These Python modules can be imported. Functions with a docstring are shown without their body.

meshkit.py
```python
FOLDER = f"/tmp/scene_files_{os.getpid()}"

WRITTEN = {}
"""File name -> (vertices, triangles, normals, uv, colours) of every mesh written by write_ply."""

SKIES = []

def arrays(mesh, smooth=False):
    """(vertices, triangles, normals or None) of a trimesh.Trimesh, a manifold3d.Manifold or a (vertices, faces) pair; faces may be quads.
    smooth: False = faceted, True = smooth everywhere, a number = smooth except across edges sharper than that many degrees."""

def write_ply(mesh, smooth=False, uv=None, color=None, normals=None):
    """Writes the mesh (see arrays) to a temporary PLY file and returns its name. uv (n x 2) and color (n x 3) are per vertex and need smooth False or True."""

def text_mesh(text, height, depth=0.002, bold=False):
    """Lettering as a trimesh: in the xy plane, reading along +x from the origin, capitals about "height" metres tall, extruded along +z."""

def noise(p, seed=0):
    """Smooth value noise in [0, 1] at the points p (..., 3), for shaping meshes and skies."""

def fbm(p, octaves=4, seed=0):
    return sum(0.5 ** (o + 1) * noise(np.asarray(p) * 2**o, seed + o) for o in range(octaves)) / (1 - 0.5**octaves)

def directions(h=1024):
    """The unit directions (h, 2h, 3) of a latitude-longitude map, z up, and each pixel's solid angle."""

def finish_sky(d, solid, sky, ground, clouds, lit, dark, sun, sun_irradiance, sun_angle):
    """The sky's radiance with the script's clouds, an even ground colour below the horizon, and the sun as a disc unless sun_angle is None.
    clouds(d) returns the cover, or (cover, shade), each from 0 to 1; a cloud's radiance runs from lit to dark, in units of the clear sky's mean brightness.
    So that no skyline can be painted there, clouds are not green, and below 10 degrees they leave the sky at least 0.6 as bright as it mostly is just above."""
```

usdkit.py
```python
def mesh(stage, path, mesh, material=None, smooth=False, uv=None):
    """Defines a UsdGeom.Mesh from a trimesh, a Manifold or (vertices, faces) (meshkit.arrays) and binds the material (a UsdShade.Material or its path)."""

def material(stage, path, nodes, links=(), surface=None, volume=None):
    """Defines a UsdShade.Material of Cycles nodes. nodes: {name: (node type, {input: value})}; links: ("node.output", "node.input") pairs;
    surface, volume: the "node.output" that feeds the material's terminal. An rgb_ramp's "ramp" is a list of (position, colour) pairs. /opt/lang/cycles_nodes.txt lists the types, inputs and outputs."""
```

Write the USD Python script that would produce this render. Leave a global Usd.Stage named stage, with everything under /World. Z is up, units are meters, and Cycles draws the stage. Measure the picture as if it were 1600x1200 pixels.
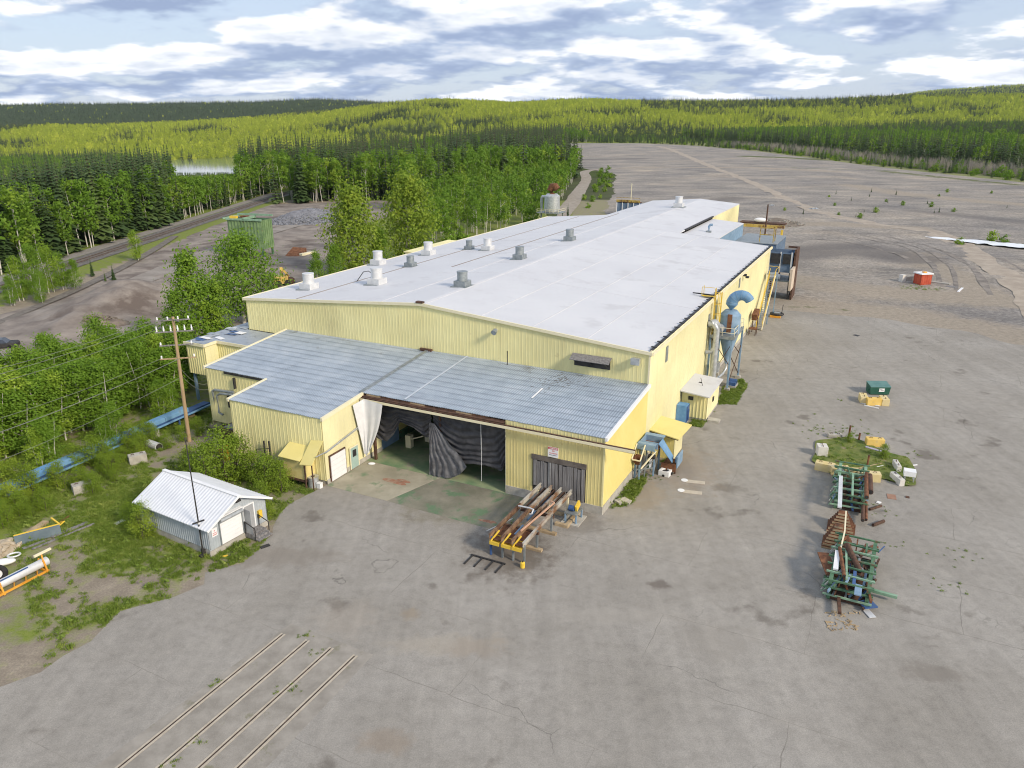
import math, random
import numpy as np, trimesh
from shapely.geometry import Polygon, Point, LineString
from shapely import affinity
from pxr import Usd, UsdGeom, UsdLux, UsdShade, Sdf, Gf, Vt
import usdkit, meshkit

stage = Usd.Stage.CreateInMemory()
UsdGeom.SetStageUpAxis(stage, UsdGeom.Tokens.z)
UsdGeom.SetStageMetersPerUnit(stage, 1.0)
WORLD = UsdGeom.Xform.Define(stage, '/World')
UsdGeom.Scope.Define(stage, '/World/Looks')
stage.SetDefaultPrim(WORLD.GetPrim())

# ---------------------------------------------------------------- camera, sky, sun, exposure
F_PX, CAM_H = 1190.0, 30.0
PITCH = math.atan2(416, 1190)
cam = UsdGeom.Camera.Define(stage, '/World/camera')
cam.CreateHorizontalApertureAttr(36.0); cam.CreateVerticalApertureAttr(27.0)
cam.CreateFocalLengthAttr(36.0 * F_PX / 1600.0)
cam.CreateClippingRangeAttr(Gf.Vec2f(0.5, 30000.0))
cam.CreateExposureAttr(1.28)
cam.AddTranslateOp().Set(Gf.Vec3d(0, 0, CAM_H))
cam.AddRotateXOp().Set(90.0 - math.degrees(PITCH))

SUN_DIR = np.array([0.80, -0.76, 0.66]); SUN_DIR /= np.linalg.norm(SUN_DIR)
SUN_EL = math.asin(SUN_DIR[2]); SUN_ROT = math.atan2(SUN_DIR[0], SUN_DIR[1])
sun = UsdLux.DistantLight.Define(stage, '/World/sun')
sun.CreateIntensityAttr(0.40); sun.CreateAngleAttr(10.0); sun.CreateColorAttr(Gf.Vec3f(1.0, 0.87, 0.70))
sun.CreateNormalizeAttr(True)
sun.AddRotateZOp().Set(math.degrees(math.atan2(SUN_DIR[1], SUN_DIR[0])) + 90.0)
sun.AddRotateXOp().Set(90.0 - math.degrees(SUN_EL))

sky = UsdLux.DomeLight.Define(stage, '/World/sky')
sky.CreateIntensityAttr(1.0)
SKY = usdkit.material(stage, '/World/Looks/sky_clouds', {
    'co': ('texture_coordinate', {}),
    'sx': ('separate_xyz', {}),
    'zc': ('math', {'math_type': 'maximum', 'value2': 0.0}),
    'za': ('math', {'math_type': 'add', 'value2': 0.19}),
    'zb': ('math', {'math_type': 'add', 'value2': 0.212}),
    'xa': ('math', {'math_type': 'divide'}), 'ya': ('math', {'math_type': 'divide'}),
    'xb': ('math', {'math_type': 'divide'}), 'yb': ('math', {'math_type': 'divide'}),
    'va': ('combine_xyz', {'z': 3.7}), 'vb': ('combine_xyz', {'z': 3.7}),
    'na': ('noise_texture', {'scale': 2.1, 'detail': 9.0, 'roughness': 0.55, 'distortion': 0.0}),
    'nb': ('noise_texture', {'scale': 2.1, 'detail': 4.0, 'roughness': 0.5, 'distortion': 0.0}),
    'cover': ('map_range', {'from_min': 0.40, 'from_max': 0.535, 'clamp': True, 'range_type': 'smoothstep'}),
    'dif': ('math', {'math_type': 'subtract'}),
    'lit': ('map_range', {'from_min': -0.11, 'from_max': 0.11, 'clamp': True, 'range_type': 'smoothstep'}),
    'thick': ('map_range', {'from_min': 0.50, 'from_max': 0.72, 'to_min': 1.0, 'to_max': 0.45, 'clamp': True}),
    'lt': ('math', {'math_type': 'multiply'}),
    'ccol': ('rgb_ramp', {'ramp': [(0.0, (2.55, 3.25, 4.75)), (0.3, (3.7, 4.45, 5.85)), (0.6, (5.8, 6.2, 6.9)), (1.0, (9.6, 9.6, 9.7))]}),
    'sk': ('sky_texture', {'sky_type': 'single_scattering', 'sun_disc': False, 'sun_elevation': SUN_EL, 'sun_rotation': SUN_ROT, 'aerosol_density': 1.0}),
    'skb': ('mix', {'mix_type': 'mix', 'fac': 0.72, 'color2': (4.5, 5.2, 6.6)}),
    'mix': ('mix', {'mix_type': 'mix'}),
    'bg': ('background_shader', {'strength': 0.058}),
}, [('co.generated', 'sx.vector'), ('sx.z', 'zc.value1'), ('zc.value', 'za.value1'), ('zc.value', 'zb.value1'),
    ('sx.x', 'xa.value1'), ('za.value', 'xa.value2'), ('sx.y', 'ya.value1'), ('za.value', 'ya.value2'),
    ('sx.x', 'xb.value1'), ('zb.value', 'xb.value2'), ('sx.y', 'yb.value1'), ('zb.value', 'yb.value2'),
    ('xa.value', 'va.x'), ('ya.value', 'va.y'), ('xb.value', 'vb.x'), ('yb.value', 'vb.y'),
    ('va.vector', 'na.vector'), ('vb.vector', 'nb.vector'), ('na.fac', 'cover.value'),
    ('na.fac', 'dif.value1'), ('nb.fac', 'dif.value2'), ('dif.value', 'lit.value'), ('na.fac', 'thick.value'),
    ('lit.result', 'lt.value1'), ('thick.result', 'lt.value2'), ('lt.value', 'ccol.fac'),
    ('sk.color', 'skb.color1'), ('skb.color', 'mix.color1'), ('ccol.color', 'mix.color2'), ('cover.result', 'mix.fac'),
    ('mix.color', 'bg.color')], surface='bg.background')
UsdShade.MaterialBindingAPI.Apply(sky.GetPrim()).Bind(SKY)

# ---------------------------------------------------------------- helpers
rng = np.random.default_rng(11)
random.seed(11)
_R = np.array([1., 0, 0]); _F = np.array([0, math.cos(PITCH), -math.sin(PITCH)]); _U = np.array([0, math.sin(PITCH), math.cos(PITCH)])
YAW = math.radians(26.7); ROT = -26.7
AX = np.array([math.sin(YAW), math.cos(YAW), 0.0]); BX = np.array([math.cos(YAW), -math.sin(YAW), 0.0])
def at(u, v, z=0.0):
    "a place on the level z, measured off the photograph"
    d = (u - 800) / F_PX * _R + _F + (600 - v) / F_PX * _U
    return np.array([0, 0, CAM_H]) + d * (z - CAM_H) / d[2]
ORG = at(940, 805)
def bl(x, y, z=0.0): return ORG + BX * x + AX * y + np.array([0, 0, z])

_used = {}
def numbered(parent, name):
    k = _used.get((parent, name), 0); _used[(parent, name)] = k + 1
    return f'{parent}/{name}' + (f'_{k:03d}' if k else '')
def keys(prim, label=None, cat=None, group=None, kind=None):
    for k, v in (('label', label), ('category', cat), ('group', group), ('kind', kind)):
        if v: prim.SetCustomDataByKey(k, v)
    return prim
def thing(name, label, cat, loc=(0, 0, 0), rot=0.0, group=None, kind=None):
    x = UsdGeom.Xform.Define(stage, numbered('/World', name))
    x.AddTranslateOp().Set(Gf.Vec3d(*map(float, loc)))
    if rot: x.AddRotateZOp().Set(float(rot))
    return keys(x.GetPrim(), label, cat, group, kind)
def obj(name, mesh, mat, parent=None, label=None, cat=None, group=None, kind=None, smooth=False):
    path = numbered(str(parent.GetPath()) if parent else '/World', name)
    if isinstance(mesh, MB): mesh = mesh.mesh()
    m = usdkit.mesh(stage, path, mesh, mat, smooth=smooth)
    return keys(m.GetPrim(), label, cat, group, kind)
def copy_of(src, loc, rot=0.0, scale=None, name=None, label=None, cat=None, group=None):
    "one more of a kind: an Xform that references the class prim"
    x = UsdGeom.Xform.Define(stage, numbered('/World', name))
    x.AddTranslateOp().Set(Gf.Vec3d(*map(float, loc)))
    x.AddRotateZOp().Set(float(rot))
    if scale is not None: x.AddScaleOp().Set(Gf.Vec3f(*map(float, np.broadcast_to(scale, 3))))
    p = x.GetPrim(); p.GetReferences().AddInternalReference(src); p.SetInstanceable(True)
    return keys(p, label, cat, group)

class MB:
    "collects shapes that become one mesh"
    def __init__(s): s.v, s.f, s.n = [], [], 0
    def add(s, v, f):
        v = np.asarray(v, float); f = np.asarray(f, int)
        if f.shape[1] == 4: f = np.vstack([f[:, [0, 1, 2]], f[:, [0, 2, 3]]])
        s.v.append(v); s.f.append(f + s.n); s.n += len(v); return s
    def tm(s, m): return s.add(m.vertices, m.faces)
    def box(s, x0, x1, y0, y1, z0, z1, M=None):
        v = np.array([[x, y, z] for x in (x0, x1) for y in (y0, y1) for z in (z0, z1)], float)
        if M is not None: v = v @ M[:3, :3].T + M[:3, 3]
        return s.add(v, [[0, 1, 3, 2], [4, 6, 7, 5], [0, 4, 5, 1], [2, 3, 7, 6], [0, 2, 6, 4], [1, 5, 7, 3]])
    def cbox(s, c, size, rz=0.0, rx=0.0, ry=0.0):
        M = trimesh.transformations.euler_matrix(math.radians(rx), math.radians(ry), math.radians(rz)); M[:3, 3] = c
        a, b, c2 = np.array(size) / 2
        return s.box(-a, a, -b, b, -c2, c2, M)
    def bar(s, p, q, w, h=None, up=(0, 0, 1)):
        "a straight square bar"
        p, q = np.asarray(p, float), np.asarray(q, float); h = h or w
        t = q - p; L = np.linalg.norm(t); t /= L
        if abs(np.dot(t, up)) > .98: up = (0, 1, 0)
        a = np.cross(t, up); a /= np.linalg.norm(a); b = np.cross(a, t)
        M = np.eye(4); M[:3, 0], M[:3, 1], M[:3, 2], M[:3, 3] = t, a, b, p
        return s.box(0, L, -w / 2, w / 2, -h / 2, h / 2, M)
    def ibeam(s, p, q, w, h, t=.02):
        p, q = np.asarray(p, float), np.asarray(q, float); u = np.array([0, 0, 1.])
        s.bar(p + u * (h / 2 - t / 2), q + u * (h / 2 - t / 2), w, t); s.bar(p - u * (h / 2 - t / 2), q - u * (h / 2 - t / 2), w, t)
        return s.bar(p, q, t, h - 2 * t)
    def tube(s, pts, r, sides=8, cap=True):
        p = np.asarray(pts, float); n = len(p); r = np.broadcast_to(np.asarray(r, float), (n,))
        t = np.gradient(p, axis=0); t /= np.linalg.norm(t, axis=1, keepdims=True) + 1e-12
        ref = np.array([0, 0, 1.]) if abs(t[:, 2]).mean() < .8 else np.array([0, 1., 0])
        a = np.cross(t, ref); a /= np.linalg.norm(a, axis=1, keepdims=True) + 1e-12
        b = np.cross(t, a); g = np.arange(sides) * 2 * math.pi / sides
        v = (p[:, None] + r[:, None, None] * (np.cos(g)[None, :, None] * a[:, None] + np.sin(g)[None, :, None] * b[:, None])).reshape(-1, 3)
        f = []
        for i in range(n - 1):
            for j in range(sides):
                k = (j + 1) % sides
                f.append([i * sides + j, (i + 1) * sides + j, (i + 1) * sides + k, i * sides + k])
        f = np.array(f); f = np.vstack([f[:, [0, 1, 2]], f[:, [0, 2, 3]]])
        if cap:
            v = np.vstack([v, p[:1], p[-1:]]); c0, c1 = len(v) - 2, len(v) - 1
            f = np.vstack([f, [[c0, j, (j + 1) % sides] for j in range(sides)], [[c1, (n - 1) * sides + (j + 1) % sides, (n - 1) * sides + j] for j in range(sides)]])
        return s.add(v, f)
    def lathe(s, c, prof, sides=16):
        "prof: (radius, height) pairs round the upright through c"
        pr = np.array(prof, float); c = np.asarray(c, float)
        return s.tube([(c[0], c[1], c[2] + h + 1e-4 * i) for i, (r, h) in enumerate(pr)], pr[:, 0], sides)
    def prism(s, poly, z0, z1, M=None):
        m = trimesh.creation.extrude_polygon(Polygon(poly) if not isinstance(poly, Polygon) else poly, z1 - z0, engine='earcut')
        v = np.array(m.vertices) + [0, 0, z0]
        if M is not None: v = v @ M[:3, :3].T + M[:3, 3]
        return s.add(v, m.faces)
    def grid(s, P):
        "a sheet through a grid of points (n, m, 3)"
        n, m = P.shape[:2]; i = np.arange(n * m).reshape(n, m)
        return s.add(P.reshape(-1, 3), np.stack([i[:-1, :-1], i[1:, :-1], i[1:, 1:], i[:-1, 1:]], -1).reshape(-1, 4))
    def mesh(s): return np.vstack(s.v), np.vstack(s.f)

def ribbed(p0, p1, z0, ztop, pitch=.3, depth=.03, rib=.07):
    "ribbed metal cladding along p0 -> p1 (xy), outside on the right-hand side; ztop a number or a function of the distance along"
    p0, p1 = np.array(p0, float), np.array(p1, float); L = np.linalg.norm(p1 - p0); t = (p1 - p0) / L; nrm = np.array([t[1], -t[0]])
    zt = ztop if callable(ztop) else (lambda d: ztop); zb = z0 if callable(z0) else (lambda d: z0)
    d, o = [0.], [0.]; x = pitch / 2
    while x + rib < L:
        d += [x, x + .015, x + rib - .015, x + rib]; o += [0, depth, depth, 0]; x += pitch
    d.append(L); o.append(0.)
    xy = p0 + np.outer(d, t) + np.outer(o, nrm)
    n = len(d); b = np.column_stack([xy, [zb(q) for q in d]]); tp = np.column_stack([xy, [zt(q) for q in d]])
    inn = np.vstack([np.append(p1 - nrm * .06, zb(L)), np.append(p0 - nrm * .06, zb(0)), np.append(p1 - nrm * .06, zt(L)), np.append(p0 - nrm * .06, zt(0))])
    v = np.vstack([b, tp, inn]); f = [[i, i + 1, n + i + 1, n + i] for i in range(n - 1)]
    k = 2 * n; f += [[n - 1, k, k + 2, 2 * n - 1], [k, k + 1, k + 3, k + 2], [k + 1, 0, n, k + 3]]
    return MB().add(v, f)

def mat(name, c, c2=None, scale=2.0, rough=.75, metal=0.0, bump=0.0, bscale=20.0, detail=5.0, stretch=(1, 1, 1), spots=None, spec=.3, lo=.35, hi=.65, rnd=0.0, obj_co=False, runs=None):
    "a procedural material: two tones by noise, fine relief, worn spots of a third colour"
    n = {'g': ('texture_coordinate', {}) if obj_co else ('geometry', {}), 'm': ('mapping', {'scale': stretch}),
         'n': ('noise_texture', {'scale': scale, 'detail': detail, 'roughness': .6}),
         'r': ('rgb_ramp', {'ramp': [(0, c), (lo, c), (hi, c2 or c), (1, c2 or c)]}),
         'p': ('principled_bsdf', {'roughness': rough, 'metallic': metal, 'specular_ior_level': spec})}
    l = [('g.object' if obj_co else 'g.position', 'm.vector'), ('m.vector', 'n.vector'), ('n.fac', 'r.fac')]
    out = 'r.color'
    if spots:
        col, sc, th = spots[:3]
        n['n2'] = ('noise_texture', {'scale': sc, 'detail': 6.0, 'roughness': .65}); n['t2'] = ('map_range', {'from_min': th, 'from_max': th + .1, 'clamp': True})
        n['x2'] = ('mix', {'color2': col}); l += [('m.vector', 'n2.vector'), ('n2.fac', 't2.value'), ('t2.result', 'x2.fac'), (out, 'x2.color1')]; out = 'x2.color'
    if rnd:
        n['oi'] = ('object_info', {}); n['rv'] = ('map_range', {'to_min': 1 - rnd, 'to_max': 1 + rnd}); n['hs'] = ('hsv', {'fac': 1.0})
        l += [('oi.random', 'rv.value'), ('rv.result', 'hs.value'), (out, 'hs.color')]; out = 'hs.color'
    if runs:
        n['rm'] = ('mapping', {'scale': (2.6, 2.6, .16)}); n['rn'] = ('noise_texture', {'scale': 1.0, 'detail': 6.0, 'roughness': .7}); n['rt'] = ('map_range', {'from_min': .5, 'from_max': .8, 'clamp': True, 'to_max': .75}); n['rx'] = ('mix', {'color2': runs})
        n['rf'] = ('noise_texture', {'scale': .12, 'detail': 4.0}); n['rr'] = ('map_range', {'from_min': .4, 'from_max': .62, 'to_min': .9, 'to_max': 1.07}); n['rh'] = ('hsv', {'fac': 1.0})
        l += [('g.position', 'rm.vector'), ('rm.vector', 'rn.vector'), ('rn.fac', 'rt.value'), ('rt.result', 'rx.fac'), (out, 'rx.color1'), ('g.position', 'rf.vector'), ('rf.fac', 'rr.value'), ('rr.result', 'rh.value'), ('rx.color', 'rh.color')]; out = 'rh.color'
    l.append((out, 'p.base_color'))
    if bump:
        n['nb'] = ('noise_texture', {'scale': bscale, 'detail': 4.0}); n['b'] = ('bump', {'strength': bump, 'distance': .05})
        l += [('g.object' if obj_co else 'g.position', 'nb.vector'), ('nb.fac', 'b.height'), ('b.normal', 'p.normal')]
    return usdkit.material(stage, '/World/Looks/' + name, n, l, surface='p.BSDF')

def leaf(name, dark, light, trans=.3, rnd=.3, scale=.25):
    n = {'g': ('geometry', {}), 'n': ('noise_texture', {'scale': scale, 'detail': 3.0}), 'oi': ('object_info', {}),
         'pi': ('geometry', {}), 'add': ('math', {'math_type': 'multiply_add', 'value2': rnd * 2}), 'sub': ('math', {'math_type': 'subtract', 'value2': rnd}),
         'isl': ('math', {'math_type': 'multiply_add', 'value2': .5}), 'isb': ('math', {'math_type': 'subtract', 'value2': .25}),
         'r': ('rgb_ramp', {'ramp': [(0, dark), (.3, dark), (.75, light), (1, light)]}),
         'd': ('principled_bsdf', {'roughness': .6, 'specular_ior_level': .25}), 't': ('translucent_bsdf', {}), 'mx': ('mix_closure', {'fac': trans})}
    l = [('g.position', 'n.vector'), ('oi.random', 'add.value1'), ('n.fac', 'add.value3'), ('add.value', 'sub.value1'),
         ('pi.random_per_island', 'isl.value1'), ('sub.value', 'isl.value3'), ('isl.value', 'isb.value1'), ('isb.value', 'r.fac'),
         ('r.color', 'd.base_color'), ('r.color', 't.color'), ('d.BSDF', 'mx.closure1'), ('t.BSDF', 'mx.closure2')]
    return usdkit.material(stage, '/World/Looks/' + name, n, l, surface='mx.closure')
# ---------------------------------------------------------------- terrain
def sm(x, a, b):
    t = np.clip((np.asarray(x, float) - a) / (b - a), 0, 1); return t * t * (3 - 2 * t)
MID_U = [-600, 0, 200, 300, 400, 500, 560, 620, 700, 800, 900, 1000, 1100, 1300, 1400, 1600, 2200]
MID_V = [206, 199, 191, 187, 181, 174, 168, 161, 156, 160, 156, 157, 158, 156, 152, 149, 140]
FAR_U = [-800, 0, 200, 400, 500, 560, 640, 800, 1000, 1200, 1350, 1450, 1600, 2200]
FAR_V = [166, 163, 161, 159, 155, 157, 163, 170, 170, 166, 157, 143, 134, 125]
RIVER = np.array([(-300, 430), (-330, 560), (-350, 735), (-408, 930), (-440, 1060), (-458, 1170), (-400, 1260), (-290, 1330)], float)
_rl = LineString(RIVER)
def seg_dist(X, Y, P):
    d = np.full(np.shape(X), 1e9)
    for (x0, y0), (x1, y1) in zip(P[:-1], P[1:]):
        t = np.clip(((X - x0) * (x1 - x0) + (Y - y0) * (y1 - y0)) / ((x1 - x0) ** 2 + (y1 - y0) ** 2), 0, 1)
        d = np.minimum(d, np.hypot(X - x0 - t * (x1 - x0), Y - y0 - t * (y1 - y0)))
    return d
def height(X, Y):
    X, Y = np.asarray(X, float), np.asarray(Y, float)
    u = 800 + 1260 * X / np.maximum(Y, 60.0)
    n1 = meshkit.fbm(np.stack([X / 420, Y / 420, X * 0], -1), 4, 3) - .5
    n2 = meshkit.fbm(np.stack([X / 130, Y / 130, X * 0 + 5], -1), 3, 8) - .5
    edge = -104 - np.clip(Y - 260, 0, 400) * .05 + np.clip(Y - 420, 0, 900) * .22          # western brink of the plateau
    valley = -36 * sm(edge - X, 0, 175)
    valley = valley + 5 * n2 * sm(edge - X, 20, 120)
    bank = sm(seg_dist(X, Y, RIVER) - 58 * sm(Y, 930, 1060), 47, 100)
    valley = np.where(valley < -20, valley * (1 - bank) * 0 + np.minimum(valley, -34 + 5 * bank + 4 * n2 * bank), valley)
    zm = 30 + (184 - np.interp(u, MID_U, MID_V)) * 2450 / 1260 - 10
    zf = 30 + (184 - np.interp(u, FAR_U, FAR_V)) * 4300 / 1260 - 10
    r1 = sm(Y, 1290, 2450) * .75 + .25 * np.clip((Y - 1290) / 1160, 0, 1)
    base = valley * (1 - sm(Y, 1250, 2000))
    h = base + (zm - base * 0) * r1 + 26 * n1 * sm(Y, 1300, 1700) * (1 - .8 * sm(Y, 2200, 2450)) + 8 * n2 * sm(Y, 1300, 1600)
    h = np.where(Y > 2450, zm - 30 * sm(Y, 2450, 3000) + (zf - zm + 30) * sm(Y, 2900, 4300) + 8 * n2, h)
    # rise east of the log yard
    e = sm(X - np.interp(Y, [300, 420, 520, 780, 1000], [330, 300, 262, 262, 240]), 20, 500) * sm(Y, 200, 500)
    return np.where(Y < 2450, h + e * 10 * (1 - sm(Y, 1200, 2000)), h)
def hz(x, y): return float(height(np.array([x]), np.array([y]))[0])

def noise2(x, y, s, seed=0): return meshkit.fbm(np.stack([np.asarray(x) / s, np.asarray(y) / s, np.asarray(x) * 0 + seed], -1), 4, seed)

def ground_material():
    n = {'g': ('geometry', {}), 'a': ('attribute', {'attribute': 'gmask'}), 's': ('separate_xyz', {}),
         'n1': ('noise_texture', {'scale': .9, 'detail': 7.0, 'roughness': .65}), 'n2': ('noise_texture', {'scale': .07, 'detail': 5.0}),
         'n3': ('noise_texture', {'scale': 7.0, 'detail': 6.0, 'roughness': .7}),
         'dirt': ('rgb_ramp', {'ramp': [(.25, (.15, .122, .092)), (.5, (.27, .23, .18)), (.62, (.36, .31, .24)), (.8, (.43, .38, .31))]}),
         'grass': ('rgb_ramp', {'ramp': [(.25, (.09, .13, .022)), (.5, (.17, .22, .04)), (.75, (.27, .28, .09))]}),
         'sum': ('math', {'math_type': 'add'}), 'off': ('math', {'math_type': 'subtract', 'value2': .5}),
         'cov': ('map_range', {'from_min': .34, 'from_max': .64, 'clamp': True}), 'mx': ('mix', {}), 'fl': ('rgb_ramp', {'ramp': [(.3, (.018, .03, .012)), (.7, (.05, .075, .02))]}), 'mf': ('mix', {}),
         'p': ('principled_bsdf', {'roughness': .95, 'specular_ior_level': .1}), 'b': ('bump', {'strength': .6, 'distance': .12}),
         'q': ('mix_float', {'fac': .5})}
    l = [('g.position', 'n1.vector'), ('g.position', 'n2.vector'), ('g.position', 'n3.vector'), ('a.vector', 's.vector'),
         ('n1.fac', 'q.a'), ('n3.fac', 'q.b'), ('q.result', 'dirt.fac'), ('q.result', 'grass.fac'),
         ('s.x', 'sum.value1'), ('n1.fac', 'sum.value2'), ('sum.value', 'off.value1'), ('off.value', 'cov.value'), ('cov.result', 'mx.fac'),
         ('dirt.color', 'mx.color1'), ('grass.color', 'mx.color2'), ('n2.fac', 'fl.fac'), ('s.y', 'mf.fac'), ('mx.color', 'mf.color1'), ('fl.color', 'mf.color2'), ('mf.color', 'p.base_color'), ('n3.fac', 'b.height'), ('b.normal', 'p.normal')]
    return usdkit.material(stage, '/World/Looks/ground', n, l, surface='p.BSDF')
M_GROUND = ground_material()

# outlines of the paved and bare places (metres, round the camera's foot)
def px(*uv): return [tuple(at(u, v)[:2]) for u, v in uv]
def ragged(poly, amp, step, seed):
    "an outline with an uneven edge"
    P = Polygon(poly).exterior; n = int(P.length / step); out = []
    for i in range(n):
        p = P.interpolate(i * step); k = noise2(np.array([p.x]), np.array([p.y]), step * 4, seed)[0] - .5; k2 = noise2(np.array([p.x]), np.array([p.y]), step * 4, seed + 9)[0] - .5
        out.append((p.x + amp * 2 * k, p.y + amp * 2 * k2))
    return Polygon(out).buffer(0)
ASPHALT = ragged(px((0, 1075), (60, 1050), (140, 1000), (190, 955), (270, 935), (315, 915), (325, 895), (380, 878), (425, 835), (440, 800), (478, 770)) +
                 [tuple(bl(-23.1, -5.6)[:2]), tuple(bl(-23.1, 20)[:2]), tuple(bl(-2, 20)[:2]), tuple(bl(-2, 66)[:2])] +
                 px((1203, 480), (1290, 490), (1400, 497), (1500, 512), (1600, 533)) + [(90, 100), (90, 5), (-30, 5)], .5, .5, 4)
FIELD = ragged(px((880, 223.5), (1000, 223.8), (1090, 228), (1180, 236), (1290, 250), (1400, 264), (1600, 285)) + [(300, 395), (230, 190), (130, 95), (92, 93)] +
               px((1600, 540), (1500, 518), (1400, 503), (1290, 495), (1195, 483)) + [tuple(bl(-1, 70)[:2]), tuple(bl(-10, 90)[:2]), tuple(bl(-36, 125)[:2])] +
               px((945, 330), (958, 300), (962, 272), (905, 262), (892, 245)), 2.0, 2.0, 6); FIELD = ragged(FIELD.exterior.coords[:-1], .7, .8, 16)

def sheet(name, poly, z, step, mat_, kind='structure', relief=None, label=None, cat=None):
    "a ground sheet: points on a grid inside the outline, so that it can follow small relief"
    from shapely import points as spoints, contains
    x0, y0, x1, y1 = poly.bounds
    m = trimesh.creation.triangulate_polygon(poly.segmentize(step), engine='earcut') if step is None else None
    P = poly.segmentize(step).simplify(step * .05); ring = np.array(P.exterior.coords)[:-1]
    gx, gy = np.meshgrid(np.arange(x0, x1, step), np.arange(y0, y1, step)); g = np.column_stack([gx.ravel(), gy.ravel()])
    g = g + rng.uniform(-.2, .2, g.shape) * step
    inner = poly.buffer(-step * .45)
    g = g[contains(inner, spoints(g))]
    from scipy.spatial import Delaunay
    allp = np.vstack([ring, g]); tri = Delaunay(allp).simplices
    c = allp[tri].mean(1); tri = tri[contains(poly, spoints(c))]
    a, b_, c_ = allp[tri[:, 0]], allp[tri[:, 1]], allp[tri[:, 2]]
    flip = (b_[:, 0] - a[:, 0]) * (c_[:, 1] - a[:, 1]) - (b_[:, 1] - a[:, 1]) * (c_[:, 0] - a[:, 0]) < 0
    tri[flip] = tri[flip][:, ::-1]
    zz = np.full(len(allp), z) + (relief(allp[:, 0], allp[:, 1]) if relief else 0)
    return obj(name, (np.column_stack([allp, zz]), tri), mat_, kind=kind, label=label, cat=cat, smooth=True)

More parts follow.
